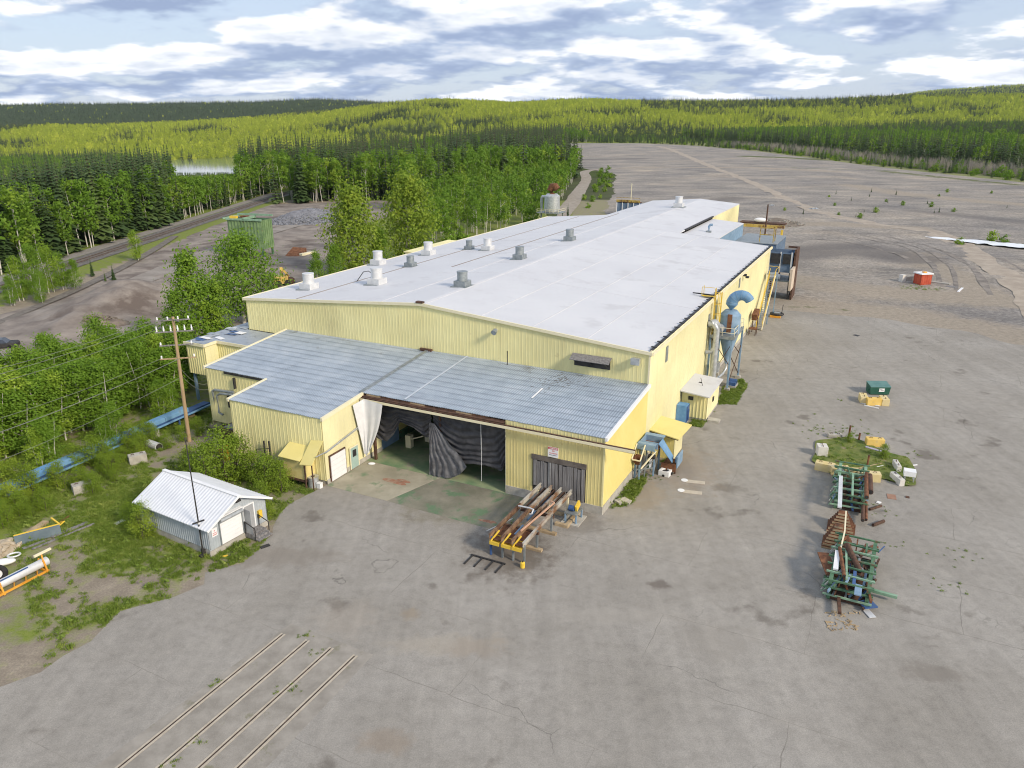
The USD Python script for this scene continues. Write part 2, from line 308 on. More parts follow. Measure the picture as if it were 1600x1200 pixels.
def ground():
    th = np.concatenate([np.radians(np.linspace(-48, 48, 520)), np.radians(np.linspace(50, 310, 60))])
    r = 12 * (6500 / 12) ** (np.linspace(0, 1, 430) ** .9)
    T, Rr = np.meshgrid(np.append(th, th[0] + 2 * math.pi), r, indexing='ij')
    X, Y = Rr * np.sin(T), Rr * np.cos(T)
    Z = height(X, Y)
    # tucked under the paved and bare sheets
    P = np.stack([X, Y, Z], -1)
    i = np.arange(X.size).reshape(X.shape)
    f = np.stack([i[:-1, :-1], i[:-1, 1:], i[1:, 1:], i[1:, :-1]], -1).reshape(-1, 4)
    f = f[:, ::-1]
    v = np.vstack([P.reshape(-1, 3), [0, 0, 0]]); c = len(v) - 1
    fan = np.array([[c, i[k + 1, 0], i[k, 0]] for k in range(X.shape[0] - 1)])
    f3 = np.vstack([f[:, [0, 1, 2]], f[:, [0, 2, 3]], fan])
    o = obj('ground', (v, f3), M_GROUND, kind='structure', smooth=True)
    # how grassy each place is
    x, y = v[:, 0], v[:, 1]; g = np.full(len(v), .55)
    near = (x < -10) & (y < 75)
    g = np.where(near, .39 + .5 * (noise2(x, y, 11, 2) - .5) + .9 * (noise2(x, y, 2.6, 14) - .5) + .2 * sm(-x, 22, 40), g)
    g = np.where((x < -45) & (x > -100) & (y > 60), .28, g)                         # bare yard west of the mill
    g = np.where((x < -86) & (x > -93), .62, g); g = np.where((x < -98), .75, g)
    g = np.where((x > -60) & (x < 62) & (y > 150) & (y < 1000), .6, g)
    g = np.where((x > 20) & (x < 60) & (y > 250) & (y < 420), .42, g); g = np.where(x > 60, .52, g); g = np.where(y > 1000, .95, g)
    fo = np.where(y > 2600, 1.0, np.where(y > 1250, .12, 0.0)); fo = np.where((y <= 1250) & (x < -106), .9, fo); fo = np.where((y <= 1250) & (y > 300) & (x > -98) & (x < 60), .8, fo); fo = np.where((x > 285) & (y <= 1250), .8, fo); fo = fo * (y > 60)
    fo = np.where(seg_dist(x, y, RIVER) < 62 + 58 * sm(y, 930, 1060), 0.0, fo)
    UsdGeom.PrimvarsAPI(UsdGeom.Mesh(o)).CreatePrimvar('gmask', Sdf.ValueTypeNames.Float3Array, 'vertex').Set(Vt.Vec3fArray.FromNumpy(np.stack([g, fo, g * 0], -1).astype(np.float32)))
ground()

def asphalt_material():
    n = {'g': ('geometry', {}), 'n1': ('noise_texture', {'scale': .11, 'detail': 6.0, 'roughness': .6}), 'n2': ('noise_texture', {'scale': 1.3, 'detail': 8.0, 'roughness': .7}),
         'n3': ('noise_texture', {'scale': 13.0, 'detail': 5.0, 'roughness': .75}), 'w': ('noise_texture', {'scale': .5, 'detail': 6.0}),
         'wm': ('mix', {'mix_type': 'linear_light', 'fac': .9}), 'v': ('voronoi_texture', {'feature': 'distance_to_edge', 'scale': .085}), 'vm': ('map_range', {'from_min': .0, 'from_max': .004, 'to_min': .5, 'to_max': 0.0, 'clamp': True}), 'vk': ('noise_texture', {'scale': .13, 'detail': 3.0}), 'vkm': ('map_range', {'from_min': .54, 'from_max': .62, 'clamp': True}), 'vz': ('math', {'math_type': 'multiply'}),
         'v2': ('voronoi_texture', {'feature': 'distance_to_edge', 'scale': .9}), 'vm2': ('map_range', {'from_min': .0, 'from_max': .03, 'to_min': .4, 'to_max': 0.0, 'clamp': True}),
         'am': ('map_range', {'from_min': .60, 'from_max': .68, 'clamp': True}), 'a2': ('math', {'math_type': 'multiply'}), 'cr': ('math', {'math_type': 'maximum'}),
         'r1': ('rgb_ramp', {'ramp': [(.3, (.25, .233, .205)), (.5, (.287, .269, .24)), (.7, (.323, .305, .276))]}),
         'r2': ('rgb_ramp', {'ramp': [(.25, (.6, .59, .58)), (.5, (1, 1, 1)), (.75, (1.28, 1.27, 1.25))]}), 'm1': ('mix', {'mix_type': 'multiply', 'fac': .5}),
         'r3': ('rgb_ramp', {'ramp': [(.3, (.8, .8, .8)), (.7, (1.2, 1.2, 1.2))]}), 'm2': ('mix', {'mix_type': 'multiply', 'fac': 1.0}),
         'st': ('noise_texture', {'scale': .22, 'detail': 5.0, 'roughness': .55}), 'stp': ('mapping', {'location': (31, 7, 3)}), 'stm': ('map_range', {'from_min': .64, 'from_max': .70, 'to_max': .55, 'clamp': True}), 'm3': ('mix', {'color2': (.10, .085, .07)}),
         'ck': ('mix', {'color2': (.05, .046, .042)}), 'p': ('principled_bsdf', {'roughness': .9, 'specular_ior_level': .2}), 'b': ('bump', {'strength': .35, 'distance': .03})}
    l = [(f'g.position', f'{k}.vector') for k in ('n1', 'n2', 'n3', 'w', 'stp')]
    l += [('stp.vector', 'st.vector'), ('g.position', 'wm.color1'), ('w.color', 'wm.color2'), ('wm.color', 'v.vector'), ('wm.color', 'v2.vector'), ('v.distance', 'vm.value'), ('stp.vector', 'vk.vector'), ('vk.fac', 'vkm.value'), ('vm.result', 'vz.value1'), ('vkm.result', 'vz.value2'), ('v2.distance', 'vm2.value'),
          ('n1.fac', 'am.value'), ('am.result', 'a2.value1'), ('vm2.result', 'a2.value2'), ('a2.value', 'cr.value1'), ('vz.value', 'cr.value2'),
          ('n1.fac', 'r1.fac'), ('n2.fac', 'r2.fac'), ('n3.fac', 'r3.fac'), ('r1.color', 'm1.color1'), ('r2.color', 'm1.color2'), ('m1.color', 'm2.color1'), ('r3.color', 'm2.color2'),
          ('st.fac', 'stm.value'), ('stm.result', 'm3.fac'), ('m2.color', 'm3.color1'), ('m3.color', 'ck.color1'), ('cr.value', 'ck.fac'), ('n3.fac', 'b.height'), ('b.normal', 'p.normal')]
    # old stains, each a blot of its own, and faint wheel tracks
    last = 'ck.color'
    n['sn'] = ('noise_texture', {'scale': .8, 'detail': 9.0, 'roughness': .7}); n['snm'] = ('map_range', {'to_min': -.95, 'to_max': .75}); l += [('g.position', 'sn.vector'), ('sn.fac', 'snm.value')]
    for i, (u, v, rx, ry, c, a) in enumerate(((1030, 913, .8, .7, (.12, .10, .085), .7), (700, 1008, 4.6, 1.1, (.36, .32, .26), .45), (745, 1012, 2.3, 1.1, (.24, .20, .16), .4), (600, 1158, 1.6, 1.1, (.25, .2, .15), .5), (1455, 1052, 2.0, 1.0, (.2, .18, .155), .7), (1135, 762, 1.7, .9, (.14, .125, .105), .6), (800, 862, 3.6, 4.6, (.13, .11, .09), .75), (540, 968, 2.4, 2.6, (.33, .29, .24), .35), (640, 960, .8, .7, (.27, .22, .16), .6), (690, 790, 4.5, 3.2, (.20, .18, .125), .55), (905, 815, 2.6, 2.2, (.17, .15, .125), .5), (430, 870, 5.5, 1.6, (.22, .195, .165), .6), (1060, 730, 4, 6, (.26, .215, .165), .6), (1000, 770, 2.4, 3.6, (.27, .225, .17), .6), (1110, 1000, 3, 2, (.25, .23, .2), .4), (960, 960, 5, 1.2, (.34, .315, .275), .35))):
        p = at(u, v); n[f'k{i}m'] = ('mapping', {'location': (-p[0] / rx / 1.6, -p[1] / ry / 1.6, 0), 'scale': (1 / rx / 1.6, 1 / ry / 1.6, 1)}); n[f'k{i}g'] = ('gradient_texture', {'gradient_type': 'spherical'}); n[f'k{i}a'] = ('math', {'math_type': 'add'}); n[f'k{i}t'] = ('map_range', {'from_min': .25, 'from_max': .6, 'clamp': True, 'to_max': a}); n[f'k{i}s'] = ('map_range', {'from_min': .0, 'from_max': .12, 'clamp': True}); n[f'k{i}p'] = ('math', {'math_type': 'multiply'}); n[f'k{i}x'] = ('mix', {'color2': c})
        l += [('g.position', f'k{i}m.vector'), (f'k{i}m.vector', f'k{i}g.vector'), (f'k{i}g.fac', f'k{i}a.value1'), ('snm.result', f'k{i}a.value2'), (f'k{i}a.value', f'k{i}t.value'), (f'k{i}g.fac', f'k{i}s.value'), (f'k{i}t.result', f'k{i}p.value1'), (f'k{i}s.result', f'k{i}p.value2'), (f'k{i}p.value', f'k{i}x.fac'), (last, f'k{i}x.color1')]; last = f'k{i}x.color'
    for nm, rz, sc, lo_, hi_ in (('ta', YAW, (1.1, .022, 1), .955, 1.045), ('tb', .25, (.9, .03, 1), .96, 1.04)):
        n[nm + 'm'] = ('mapping', {'rotation': (0, 0, rz), 'scale': sc}); n[nm + 'n'] = ('noise_texture', {'scale': .8, 'detail': 4.0, 'roughness': .6}); n[nm + 'r'] = ('map_range', {'from_min': .35, 'from_max': .65, 'to_min': lo_, 'to_max': hi_, 'clamp': True}); n[nm + 'h'] = ('hsv', {'fac': 1.0})
        l += [('g.position', nm + 'm.vector'), (nm + 'm.vector', nm + 'n.vector'), (nm + 'n.fac', nm + 'r.value'), (nm + 'r.result', nm + 'h.value'), (last, nm + 'h.color')]; last = nm + 'h.color'
    # paving lanes: thin seams in long panels
    n['bm'] = ('mapping', {'rotation': (0, 0, YAW), 'location': (1.3, 2.2, 0)}); n['bw'] = ('mix', {'mix_type': 'linear_light', 'fac': .25}); n['bk'] = ('brick_texture', {'scale': 1.0, 'brick_width': 17.0, 'row_height': 6.2, 'mortar_size': .028, 'mortar_smooth': .3}); n['bn'] = ('map_range', {'from_min': .42, 'from_max': .6, 'clamp': True, 'to_max': .55}); n['bp'] = ('math', {'math_type': 'multiply'}); n['bx'] = ('mix', {'color2': (.12, .105, .088)})
    l += [('g.position', 'bw.color1'), ('w.color', 'bw.color2'), ('bw.color', 'bm.vector'), ('bm.vector', 'bk.vector'), ('n1.fac', 'bn.value'), ('bk.fac', 'bp.value1'), ('bn.result', 'bp.value2'), ('bp.value', 'bx.fac'), (last, 'bx.color1'), ('bx.color', 'p.base_color')]
    return usdkit.material(stage, '/World/Looks/asphalt', n, l, surface='p.BSDF')
M_ASPHALT = asphalt_material()

def field_material():
    "gravelly log yard: grey bark and gravel, graded streaks, buff wheel tracks"
    n = {'g': ('geometry', {}), 'mp': ('mapping', {'rotation': (0, 0, .25), 'scale': (.42, 1.0, 1.0)}), 'n1': ('noise_texture', {'scale': .11, 'detail': 10.0, 'roughness': .74}),
         'n2': ('noise_texture', {'scale': .03, 'detail': 6.0, 'roughness': .6}), 'n3': ('noise_texture', {'scale': 1.3, 'detail': 8.0, 'roughness': .8}),
         'r1': ('rgb_ramp', {'ramp': [(.3, (.17, .163, .155)), (.47, (.262, .247, .229)), (.6, (.332, .308, .278)), (.75, (.43, .395, .345))]}),
         'r2': ('rgb_ramp', {'ramp': [(.35, (.80, .80, .82)), (.55, (1.05, 1.02, .98)), (.7, (1.28, 1.18, 1.05))]}), 'm1': ('mix', {'mix_type': 'multiply', 'fac': 1.0}),
         'r3': ('rgb_ramp', {'ramp': [(.3, (.45, .45, .46)), (.7, (1.5, 1.5, 1.48))]}), 'm2': ('mix', {'mix_type': 'multiply', 'fac': 1.0}),
         'gr': ('noise_texture', {'scale': .055, 'detail': 7.0, 'roughness': .7}), 'gm': ('map_range', {'from_min': .66, 'from_max': .72, 'to_max': .7, 'clamp': True}), 'm3': ('mix', {'color2': (.10, .12, .04)}), 'fa': ('attribute', {'attribute': 'fmask'}), 'fs': ('separate_xyz', {}), 'fadd': ('math', {'math_type': 'add'}), 'fr': ('map_range', {'from_min': .85, 'from_max': 1.15, 'clamp': True, 'to_max': .9}), 'bf': ('mix', {}), 'dadd': ('math', {'math_type': 'add'}), 'dr': ('map_range', {'from_min': .8, 'from_max': 1.2, 'clamp': True, 'to_max': .7}), 'dk': ('mix', {'color2': (.135, .125, .12)}), 'bc': ('rgb_ramp', {'ramp': [(.3, (.24, .205, .165)), (.7, (.40, .35, .28))]}), 'gx': ('math', {'math_type': 'maximum'}), 'gadd': ('math', {'math_type': 'add'}), 'gfr': ('map_range', {'from_min': .95, 'from_max': 1.1, 'clamp': True, 'to_max': .85}), 'n4': ('noise_texture', {'scale': .25, 'detail': 8.0, 'roughness': .7}),
         'p': ('principled_bsdf', {'roughness': .95, 'specular_ior_level': .1}), 'b': ('bump', {'strength': .7, 'distance': .25})}
    l = [('g.position', 'mp.vector'), ('mp.vector', 'n1.vector'), ('g.position', 'n2.vector'), ('g.position', 'n3.vector'), ('mp.vector', 'gr.vector'), ('n1.fac', 'r1.fac'), ('n2.fac', 'r2.fac'), ('n3.fac', 'r3.fac'),
         ('r1.color', 'm1.color1'), ('r2.color', 'm1.color2'), ('m1.color', 'm2.color1'), ('r3.color', 'm2.color2'), ('gr.fac', 'gm.value'), ('gx.value', 'm3.fac'), ('fa.vector', 'fs.vector'), ('g.position', 'n4.vector'), ('fs.x', 'fadd.value1'), ('n4.fac', 'fadd.value2'), ('fadd.value', 'fr.value'), ('n3.fac', 'bc.fac'), ('m2.color', 'bf.color1'), ('bc.color', 'bf.color2'), ('fr.result', 'bf.fac'), ('fs.z', 'dadd.value1'), ('n1.fac', 'dadd.value2'), ('dadd.value', 'dr.value'), ('dr.result', 'dk.fac'), ('bf.color', 'dk.color1'), ('fs.y', 'gadd.value1'), ('n4.fac', 'gadd.value2'), ('gadd.value', 'gfr.value'), ('gm.result', 'gx.value1'), ('gfr.result', 'gx.value2'), ('dk.color', 'm3.color1'), ('m3.color', 'p.base_color'),
         ('n3.fac', 'b.height'), ('b.normal', 'p.normal')]
    return usdkit.material(stage, '/World/Looks/log_yard_gravel', n, l, surface='p.BSDF')
M_FIELD = field_material()
M_ROAD = mat('road_dirt', (.26, .225, .185), (.36, .32, .27), .5, .95, bump=.4, bscale=6)
M_DIRTY = mat('yard_dirt', (.16, .135, .118), (.30, .262, .225), .22, .95, bump=.7, bscale=2, detail=9, spots=((.125, .10, .085), .07, .55))
M_BALLAST = mat('ballast', (.10, .095, .09), (.20, .185, .17), 1.2, .95, bump=.6, bscale=6)

sheet('asphalt_yard', ASPHALT, .012, 2.5, M_ASPHALT)
def bumps(x, y):
    e = (noise2(x, y, 14, 5) - .5) * .9 + (noise2(x, y, 50, 6) - .5) * 1.0
    from shapely import points as spoints, distance
    d = distance(FIELD.exterior, spoints(np.column_stack([x, y])))
    return -.012 + .07 * sm(d, 0, 8) + np.maximum(e, -.03) * sm(d, 2, 14)
_f = sheet('gravel_field', FIELD, .02, 3.0, M_FIELD, relief=bumps); _p = np.array(UsdGeom.Mesh(_f).GetPointsAttr().Get())
def near_line(uv, r): return np.exp(-(seg_dist(_p[:, 0], _p[:, 1], np.array(px(*uv))) / r) ** 2)
_b = np.maximum.reduce([near_line(((1205, 478), (1300, 486), (1400, 495), (1620, 535)), 9), .8 * near_line(((1240, 440), (1330, 455), (1450, 462), (1560, 470)), 9), .75 * near_line(((1215, 352), (1300, 352), (1420, 358)), 8), .7 * near_line(((1330, 290), (1420, 305), (1620, 322)), 10), .8 * near_line(((985, 262), (1180, 262), (1300, 268)), 7), .75 * near_line(((1430, 400), (1500, 440), (1560, 470)), 6)])
_d = np.maximum.reduce([near_line(((1225, 398), (1330, 388), (1420, 405)), 9), .7 * near_line(((900, 250), (1000, 248)), 14), .7 * near_line(((1150, 310), (1000, 330)), 8), .6 * near_line(((1430, 330), (1600, 350)), 8)])
_g = np.maximum.reduce([.75 * near_line(((1170, 245), (1230, 247), (1290, 250)), 14), .62 * near_line(((1230, 262), (1400, 267)), 4), .6 * near_line(((1210, 478), (1260, 482), (1330, 484)), 1.6), .62 * near_line(((1380, 268), (1500, 280), (1620, 292)), 9), .6 * near_line(((1250, 444), (1262, 444)), 2), .6 * near_line(((1500, 384), (1600, 382)), 3)])
UsdGeom.PrimvarsAPI(UsdGeom.Mesh(_f)).CreatePrimvar('fmask', Sdf.ValueTypeNames.Float3Array, 'vertex').Set(Vt.Vec3fArray.FromNumpy(np.stack([_b, _g, _d], -1).astype(np.float32)))
def ribbon(name, pts, w, z, mat_, kind='structure', step=3.0, jag=.25, drop=None):
    L = LineString(pts); n = max(3, int(L.length / step)); rows = []
    for i in range(n + 1):
        p = L.interpolate(i / n, normalized=True); q = L.interpolate(min(1, i / n + .01), normalized=True); o = L.interpolate(max(0, i / n - .01), normalized=True)
        t = np.array([q.x - o.x, q.y - o.y]); t /= np.linalg.norm(t); nn = np.array([t[1], -t[0]]); ww = np.interp(i / n, np.linspace(0, 1, len(w)), w) if np.ndim(w) else w
        k = 1 + jag * (noise2(np.array([p.x]), np.array([p.y]), 9, 3)[0] - .5) * 2
        rows.append([[p.x + nn[0] * ww * s * k / 2, p.y + nn[1] * ww * s * k / 2, (z if drop is None else drop(p.x, p.y) + z)] for s in (-1, -.5, 0, .5, 1)])
    return obj(name, MB().grid(np.array(rows)[:, ::-1]), mat_, kind=kind, smooth=True)
def smooth_line(P, n=40):
    from scipy.interpolate import splprep, splev
    P = np.array(P); tck, _ = splprep(P.T, s=0, k=min(3, len(P) - 1)); return np.array(splev(np.linspace(0, 1, n), tck)).T
ribbon('dirt_road', smooth_line(px((872, 340), (893, 318), (908, 295), (915, 275), (935, 265), (985, 263), (1060, 262))), [6.5, 6, 5.5, 5.5, 5.5, 4], .18, M_ROAD)
ribbon('yard_dirt_track', smooth_line(px((1030, 229), (1075, 245), (1130, 268), (1200, 297), (1290, 335), (1370, 352), (1440, 362), (1520, 400), (1585, 445), (1640, 500))), [7, 6, 5.5, 5, 4.6, 5, 5.5, 6], .06, mat('track_buff', (.30, .255, .205), (.40, .345, .28), .35, .95, bump=.4, bscale=4), step=2, jag=.5, drop=lambda a, b: max(0.02, float(bumps(np.array([a]), np.array([b]))[0])))
M_RUT = mat('wheel_rut', (.15, .135, .12), (.27, .24, .21), .5, .95, bump=.4, bscale=4)
_dr = lambda a, b: max(0.02, float(bumps(np.array([a]), np.array([b]))[0]))
for pts_, w_ in ((((1330, 372), (1400, 385), (1440, 402), (1462, 425), (1468, 446)), .9), (((1345, 370), (1420, 386), (1465, 404), (1490, 432), (1494, 455)), .8), (((1390, 372), (1450, 388), (1505, 412), (1532, 440), (1548, 462)), 1.1), (((1230, 380), (1300, 376), (1380, 392), (1425, 408)), .8), (((1560, 405), (1580, 415), (1610, 440)), 1.0)):
    ribbon('wheel_rut', smooth_line(px(*pts_), 26), w_, .05, M_RUT, step=1.6, jag=.9, drop=_dr)
def bmp(x, y): return float(bumps(np.array([x]), np.array([y]))[0])
DIRT_YARD = ragged([(-86, 108), (-80, 130), (-84, 175), (-88, 225), (-88, 285), (-50, 300), (-36, 285), (-45, 210), tuple(bl(-52, 60)[:2]), tuple(bl(-52, 20)[:2]), (-62, 86), (-75, 80), (-90, 85)], 2, 2, 12)
def mounds(x, y):
    h = (noise2(x, y, 5, 4) - .4) * .5
    for u, v, r, k in ((150, 495, 7, 1.9), (190, 480, 6, 2.2), (230, 470, 7, 1.6), (110, 520, 6, 1.0), (270, 468, 6, .8), (360, 430, 8, .8), (430, 375, 9, .7), (500, 400, 8, .8)):
        p = at(u, v); d = np.hypot(x - p[0], y - p[1]); h = h + 1.0 * k * np.exp(-(d / r) ** 2) * (.35 + .9 * noise2(x, y, 3.5, 7) + .5 * noise2(x, y, 1.2, 17))
    from shapely import points as spoints, distance
    return h.clip(-.02) * sm(distance(DIRT_YARD.exterior, spoints(np.column_stack([x, y]))), 0, 6)
sheet('dirt_yard', DIRT_YARD, .03, 1.5, M_DIRTY, relief=mounds)
# railway along the west side
ribbon('track_bed', [(-96.5, 60), (-95.5, 140), (-95.2, 200), (-94.5, 330)], 6.5, .12, M_BALLAST, step=6, jag=.1)
ribbon('track_verge', [(-102, 60), (-101, 140), (-100.8, 200), (-100, 330)], 3.6, .05, mat('verge_gravel', (.22, .2, .18), (.30, .28, .25), 1.0, .95), step=6, jag=.2)
RV = smooth_line(RIVER, 60)
ribbon('river', RV, [92, 92, 92, 130, 215, 225, 205, 120], -33.2, mat('water', (.045, .06, .055), (.06, .075, .065), .05, .06, spec=.8), jag=.15, step=10)
# ---------------------------------------------------------------- the mill
M_YEL = mat('yellow_cladding', (.755, .69, .345), (.79, .73, .38), .35, .55, spots=((.57, .50, .26), 1.6, .66), runs=(.58, .51, .26))
M_YEL_PALE = mat('pale_yellow_cladding', (.72, .675, .40), (.755, .71, .43), .25, .55, spots=((.6, .54, .3), .9, .68), runs=(.60, .54, .32))
M_YEL_DEEP = mat('deep_yellow_cladding', (.68, .585, .215), (.73, .63, .25), .35, .55, spots=((.5, .36, .11), 1.2, .66))
M_MEMBRANE = mat('roof_membrane', (.55, .555, .575), (.60, .605, .62), .12, .6, spots=((.515, .515, .53), .22, .55), bump=.12, bscale=1.2, detail=8)
M_TRIM = mat('pale_trim', (.72, .66, .45), (.76, .70, .5), 1, .5)
M_WHITE = mat('white_paint', (.72, .73, .74), (.78, .78, .78), 1.5, .5)
M_DARK = mat('dark_metal', (.025, .025, .027), (.05, .048, .045), 2, .6)
M_GALV = mat('galvanised', (.40, .42, .43), (.58, .60, .61), 2.5, .42, .55, spots=((.3, .3, .3), 3, .62))
M_GALV_DARK = mat('weathered_galvanised', (.22, .25, .26), (.34, .37, .38), 2.5, .5, .5)
M_CONC = mat('concrete', (.34, .32, .28), (.46, .44, .39), 1.6, .9, bump=.3, bscale=9, spots=((.22, .2, .17), 1.1, .62))
M_RUST = mat('rust', (.10, .042, .022), (.22, .10, .05), 2.2, .85, bump=.3)
M_RUSTDK = mat('rust_dark', (.055, .034, .026), (.13, .07, .045), 2.5, .85)
M_WOODG = mat('grey_timber', (.12, .115, .115), (.27, .26, .255), 1.2, .9, stretch=(6, 6, .35), bump=.3)
M_WOOD = mat('raw_timber', (.30, .22, .13), (.46, .36, .23), 1.4, .85, stretch=(1, 1, 1))
M_BLUE = mat('blue_paint', (.10, .24, .46), (.16, .33, .56), 1.5, .5, spots=((.2, .16, .13), 1.6, .68))
M_BLUE_GREY = mat('blue_grey_paint', (.17, .27, .38), (.25, .36, .48), 1.2, .5, spots=((.2, .15, .12), 1.8, .66))
M_NAVY = mat('navy_paint', (.035, .08, .20), (.06, .12, .27), 1.2, .5)
M_SAFETY = mat('safety_yellow', (.68, .46, .04), (.75, .53, .08), 1.5, .5, spots=((.22, .11, .04), 2.2, .63))
M_ORANGE = mat('orange_paint', (.62, .27, .03), (.72, .36, .05), 1.6, .55, spots=((.2, .1, .05), 2, .66))
M_GREEN = mat('green_paint', (.05, .12, .07), (.11, .21, .12), 1.4, .6, spots=((.15, .08, .045), 2, .56))
M_GREEN_LT = mat('pale_green_paint', (.17, .30, .20), (.27, .41, .29), 1.2, .6, spots=((.17, .10, .06), 2, .58))
M_BIN = mat('bin_green', (.02, .085, .06), (.035, .12, .085), 1.5, .5)
M_SLAB = None
def roof_metal(name):
    "grey-blue sheet roofing: purlin lines of grime across, rust and leaf litter up by the wall"
    n = {'g': ('texture_coordinate', {}), 's': ('separate_xyz', {}), 'n': ('noise_texture', {'scale': .5, 'detail': 6.0, 'roughness': .65}),
         'r': ('rgb_ramp', {'ramp': [(.3, (.26, .31, .37)), (.5, (.32, .375, .44)), (.7, (.39, .44, .50))]}),
         'm': ('mapping', {'scale': (.35, 1, 1)}), 'nw': ('noise_texture', {'scale': .8, 'detail': 5.0}), 'yw': ('math', {'math_type': 'multiply_add', 'value2': .16}),
         'sc': ('math', {'math_type': 'multiply', 'value2': 1.02}), 'fr': ('math', {'math_type': 'fraction'}), 'pp': ('map_range', {'from_min': .62, 'from_max': .97, 'clamp': True, 'to_max': .52}),
         'am': ('map_range', {'from_min': .30, 'from_max': .55, 'clamp': True, 'to_min': .25}), 'pm': ('math', {'math_type': 'multiply'}), 'x': ('mix', {'color2': (.10, .115, .14)}),
         'n2': ('noise_texture', {'scale': .42, 'detail': 7.0, 'roughness': .7}), 'up': ('map_range', {'from_min': 5, 'from_max': 11, 'to_min': -.12, 'to_max': .05}),
         'ad': ('math', {'math_type': 'add'}), 't': ('map_range', {'from_min': .58, 'from_max': .74, 'clamp': True}), 'x2': ('mix', {'color2': (.095, .085, .065)}),
         'wn': ('noise_texture', {'scale': 1.1, 'detail': 2.0}),
         'p': ('principled_bsdf', {'roughness': .5, 'metallic': .1, 'specular_ior_level': .35})}
    l = [('g.object', 's.vector'), ('g.object', 'n.vector'), ('n.fac', 'r.fac'), ('g.object', 'm.vector'), ('m.vector', 'nw.vector'), ('nw.fac', 'yw.value1'), ('s.y', 'yw.value3'), ('yw.value', 'sc.value1'),
         ('sc.value', 'fr.value1'), ('fr.value', 'pp.value'), ('nw.fac', 'am.value'), ('pp.result', 'pm.value1'), ('am.result', 'pm.value2'), ('pm.value', 'x.fac'), ('r.color', 'x.color1'),
         ('g.object', 'n2.vector'), ('s.y', 'up.value'), ('n2.fac', 'ad.value1'), ('up.result', 'ad.value2'), ('ad.value', 't.value'), ('t.result', 'x2.fac'), ('x.color', 'x2.color1'), ('x2.color', 'p.base_color')]
    return usdkit.material(stage, '/World/Looks/' + name, n, l, surface='p.BSDF')
M_TIN = roof_metal('tin_roofing')
M_TIN2 = mat('tin_roofing_patch', (.29, .33, .385), (.38, .42, .47), .5, .5, .25, spots=((.10, .11, .12), .8, .6))

RIDGE_X, RIDGE_Z, EAVE_Z, W = -23.8, 12.5, 10.6, 47.7
def roof_z(x): return RIDGE_Z - abs(x - RIDGE_X) * (RIDGE_Z - EAVE_Z) / 23.8
LZ0 = 6.66
def lean_z(y): return LZ0 + .083 * y
MILL = thing('mill_building', 'long yellow metal mill with white low roof, grey-blue front lean-to and open tarped bay', 'building', ORG, ROT)

def slope_slab(x0, x1, y0, y1, dz=0.0, t=.16):
    v = [[x, y, roof_z(x) + dz - k * t] for k in (0, 1) for x in (x0, x1) for y in (y0, y1)]
    return MB().add(v, [[0, 2, 3, 1], [4, 5, 7, 6], [0, 4, 6, 2], [1, 3, 7, 5], [0, 1, 5, 4], [2, 6, 7, 3]])
def roof_patch(parent, name, x0, x1, y0, y1, m, dz): obj(name, slope_slab(x0, x1, y0, y1, dz, dz + .02 if dz > 0 else .1), m, parent)
rf = obj('roof', slope_slab(-W - .15, RIDGE_X, 10.95, 96), M_MEMBRANE, MILL)
for q in ((RIDGE_X, .15, 10.95, 76.1), (RIDGE_X, -15, 76.1, 127.5), (-35, RIDGE_X, 96, 127.5)): obj('roof', slope_slab(*q), M_MEMBRANE, MILL)
lower = slope_slab(-15, -9, 76.1, 101, -.42); obj('lower_roof', lower, M_MEMBRANE, MILL)
M_SEAM = mat('roof_seam', (.30, .27, .26), (.42, .38, .36), .8, .8)
M_SEAM2 = mat('roof_lap', (.52, .525, .54), (.60, .60, .62), .8, .8)
M_JOINT = mat('roof_joint', (.19, .165, .155), (.30, .25, .2), .8, .8)
for x, y0, y1, w, m in ((-40.3, 11.3, 62, .16, M_JOINT), (-40.3, 62, 94, .14, M_JOINT), (-33.3, 32.7, 62, .2, M_JOINT), (-33.3, 62, 98, .2, M_JOINT), (-17, 11.2, 75, .07, M_SEAM2), (-11.5, 11.2, 75, .07, M_SEAM2), (-28.8, 11.2, 95, .07, M_SEAM2), (-6, 11.2, 75, .06, M_SEAM2), (RIDGE_X + .4, 11.2, 120, .09, M_SEAM2)):
    obj('roof_seam', slope_slab(x, x + w, y0, y1, .035, .05), m, MILL)
for y in (28.5, 51.5, 76.3):
    for x0, x1 in ((-23.3, -.4), (-33, -24.2)): obj('roof_seam', slope_slab(x0, x1, y, y + .06, .02, .04), M_SEAM2, MILL)
obj('roof_step', MB().box(-15.1, -14.75, 80, 100.9, roof_z(-15) - .1, roof_z(-15) + .12), M_DARK, MILL)
# walls
gable = lambda d: roof_z(-W + d) - .16
wf = obj('front_wall', ribbed((-W, 11.1), (0, 11.1), 6.9, gable, .38, .012, .09), M_YEL, MILL)
obj('fascia', MB().add([[x, y, roof_z(x) + dz] for y in (10.9, 11.06) for x in (-W - .2, RIDGE_X, .2) for dz in (-.26, .03)],
    [[0, 2, 3, 1], [2, 4, 5, 3], [6, 7, 9, 8], [8, 9, 11, 10], [0, 1, 7, 6], [1, 3, 9, 7], [3, 5, 11, 9], [0, 6, 8, 2], [2, 8, 10, 4], [4, 10, 11, 5]]), M_TRIM, wf)
wr = obj('side_wall', ribbed((0, 11.1), (0, 76), .5, EAVE_Z - .14, .3, .022, .06), M_YEL_PALE, MILL)
obj('foundation', MB().box(-.2, .06, 11.2, 76.02, -.2, .5), M_CONC, wr)
obj('gutter', MB().box(.0, .16, 11.0, 76.1, EAVE_Z - .06, EAVE_Z + .14).box(.16, .3, 11, 76.1, EAVE_Z - .3, EAVE_Z - .02), M_TRIM, wr)
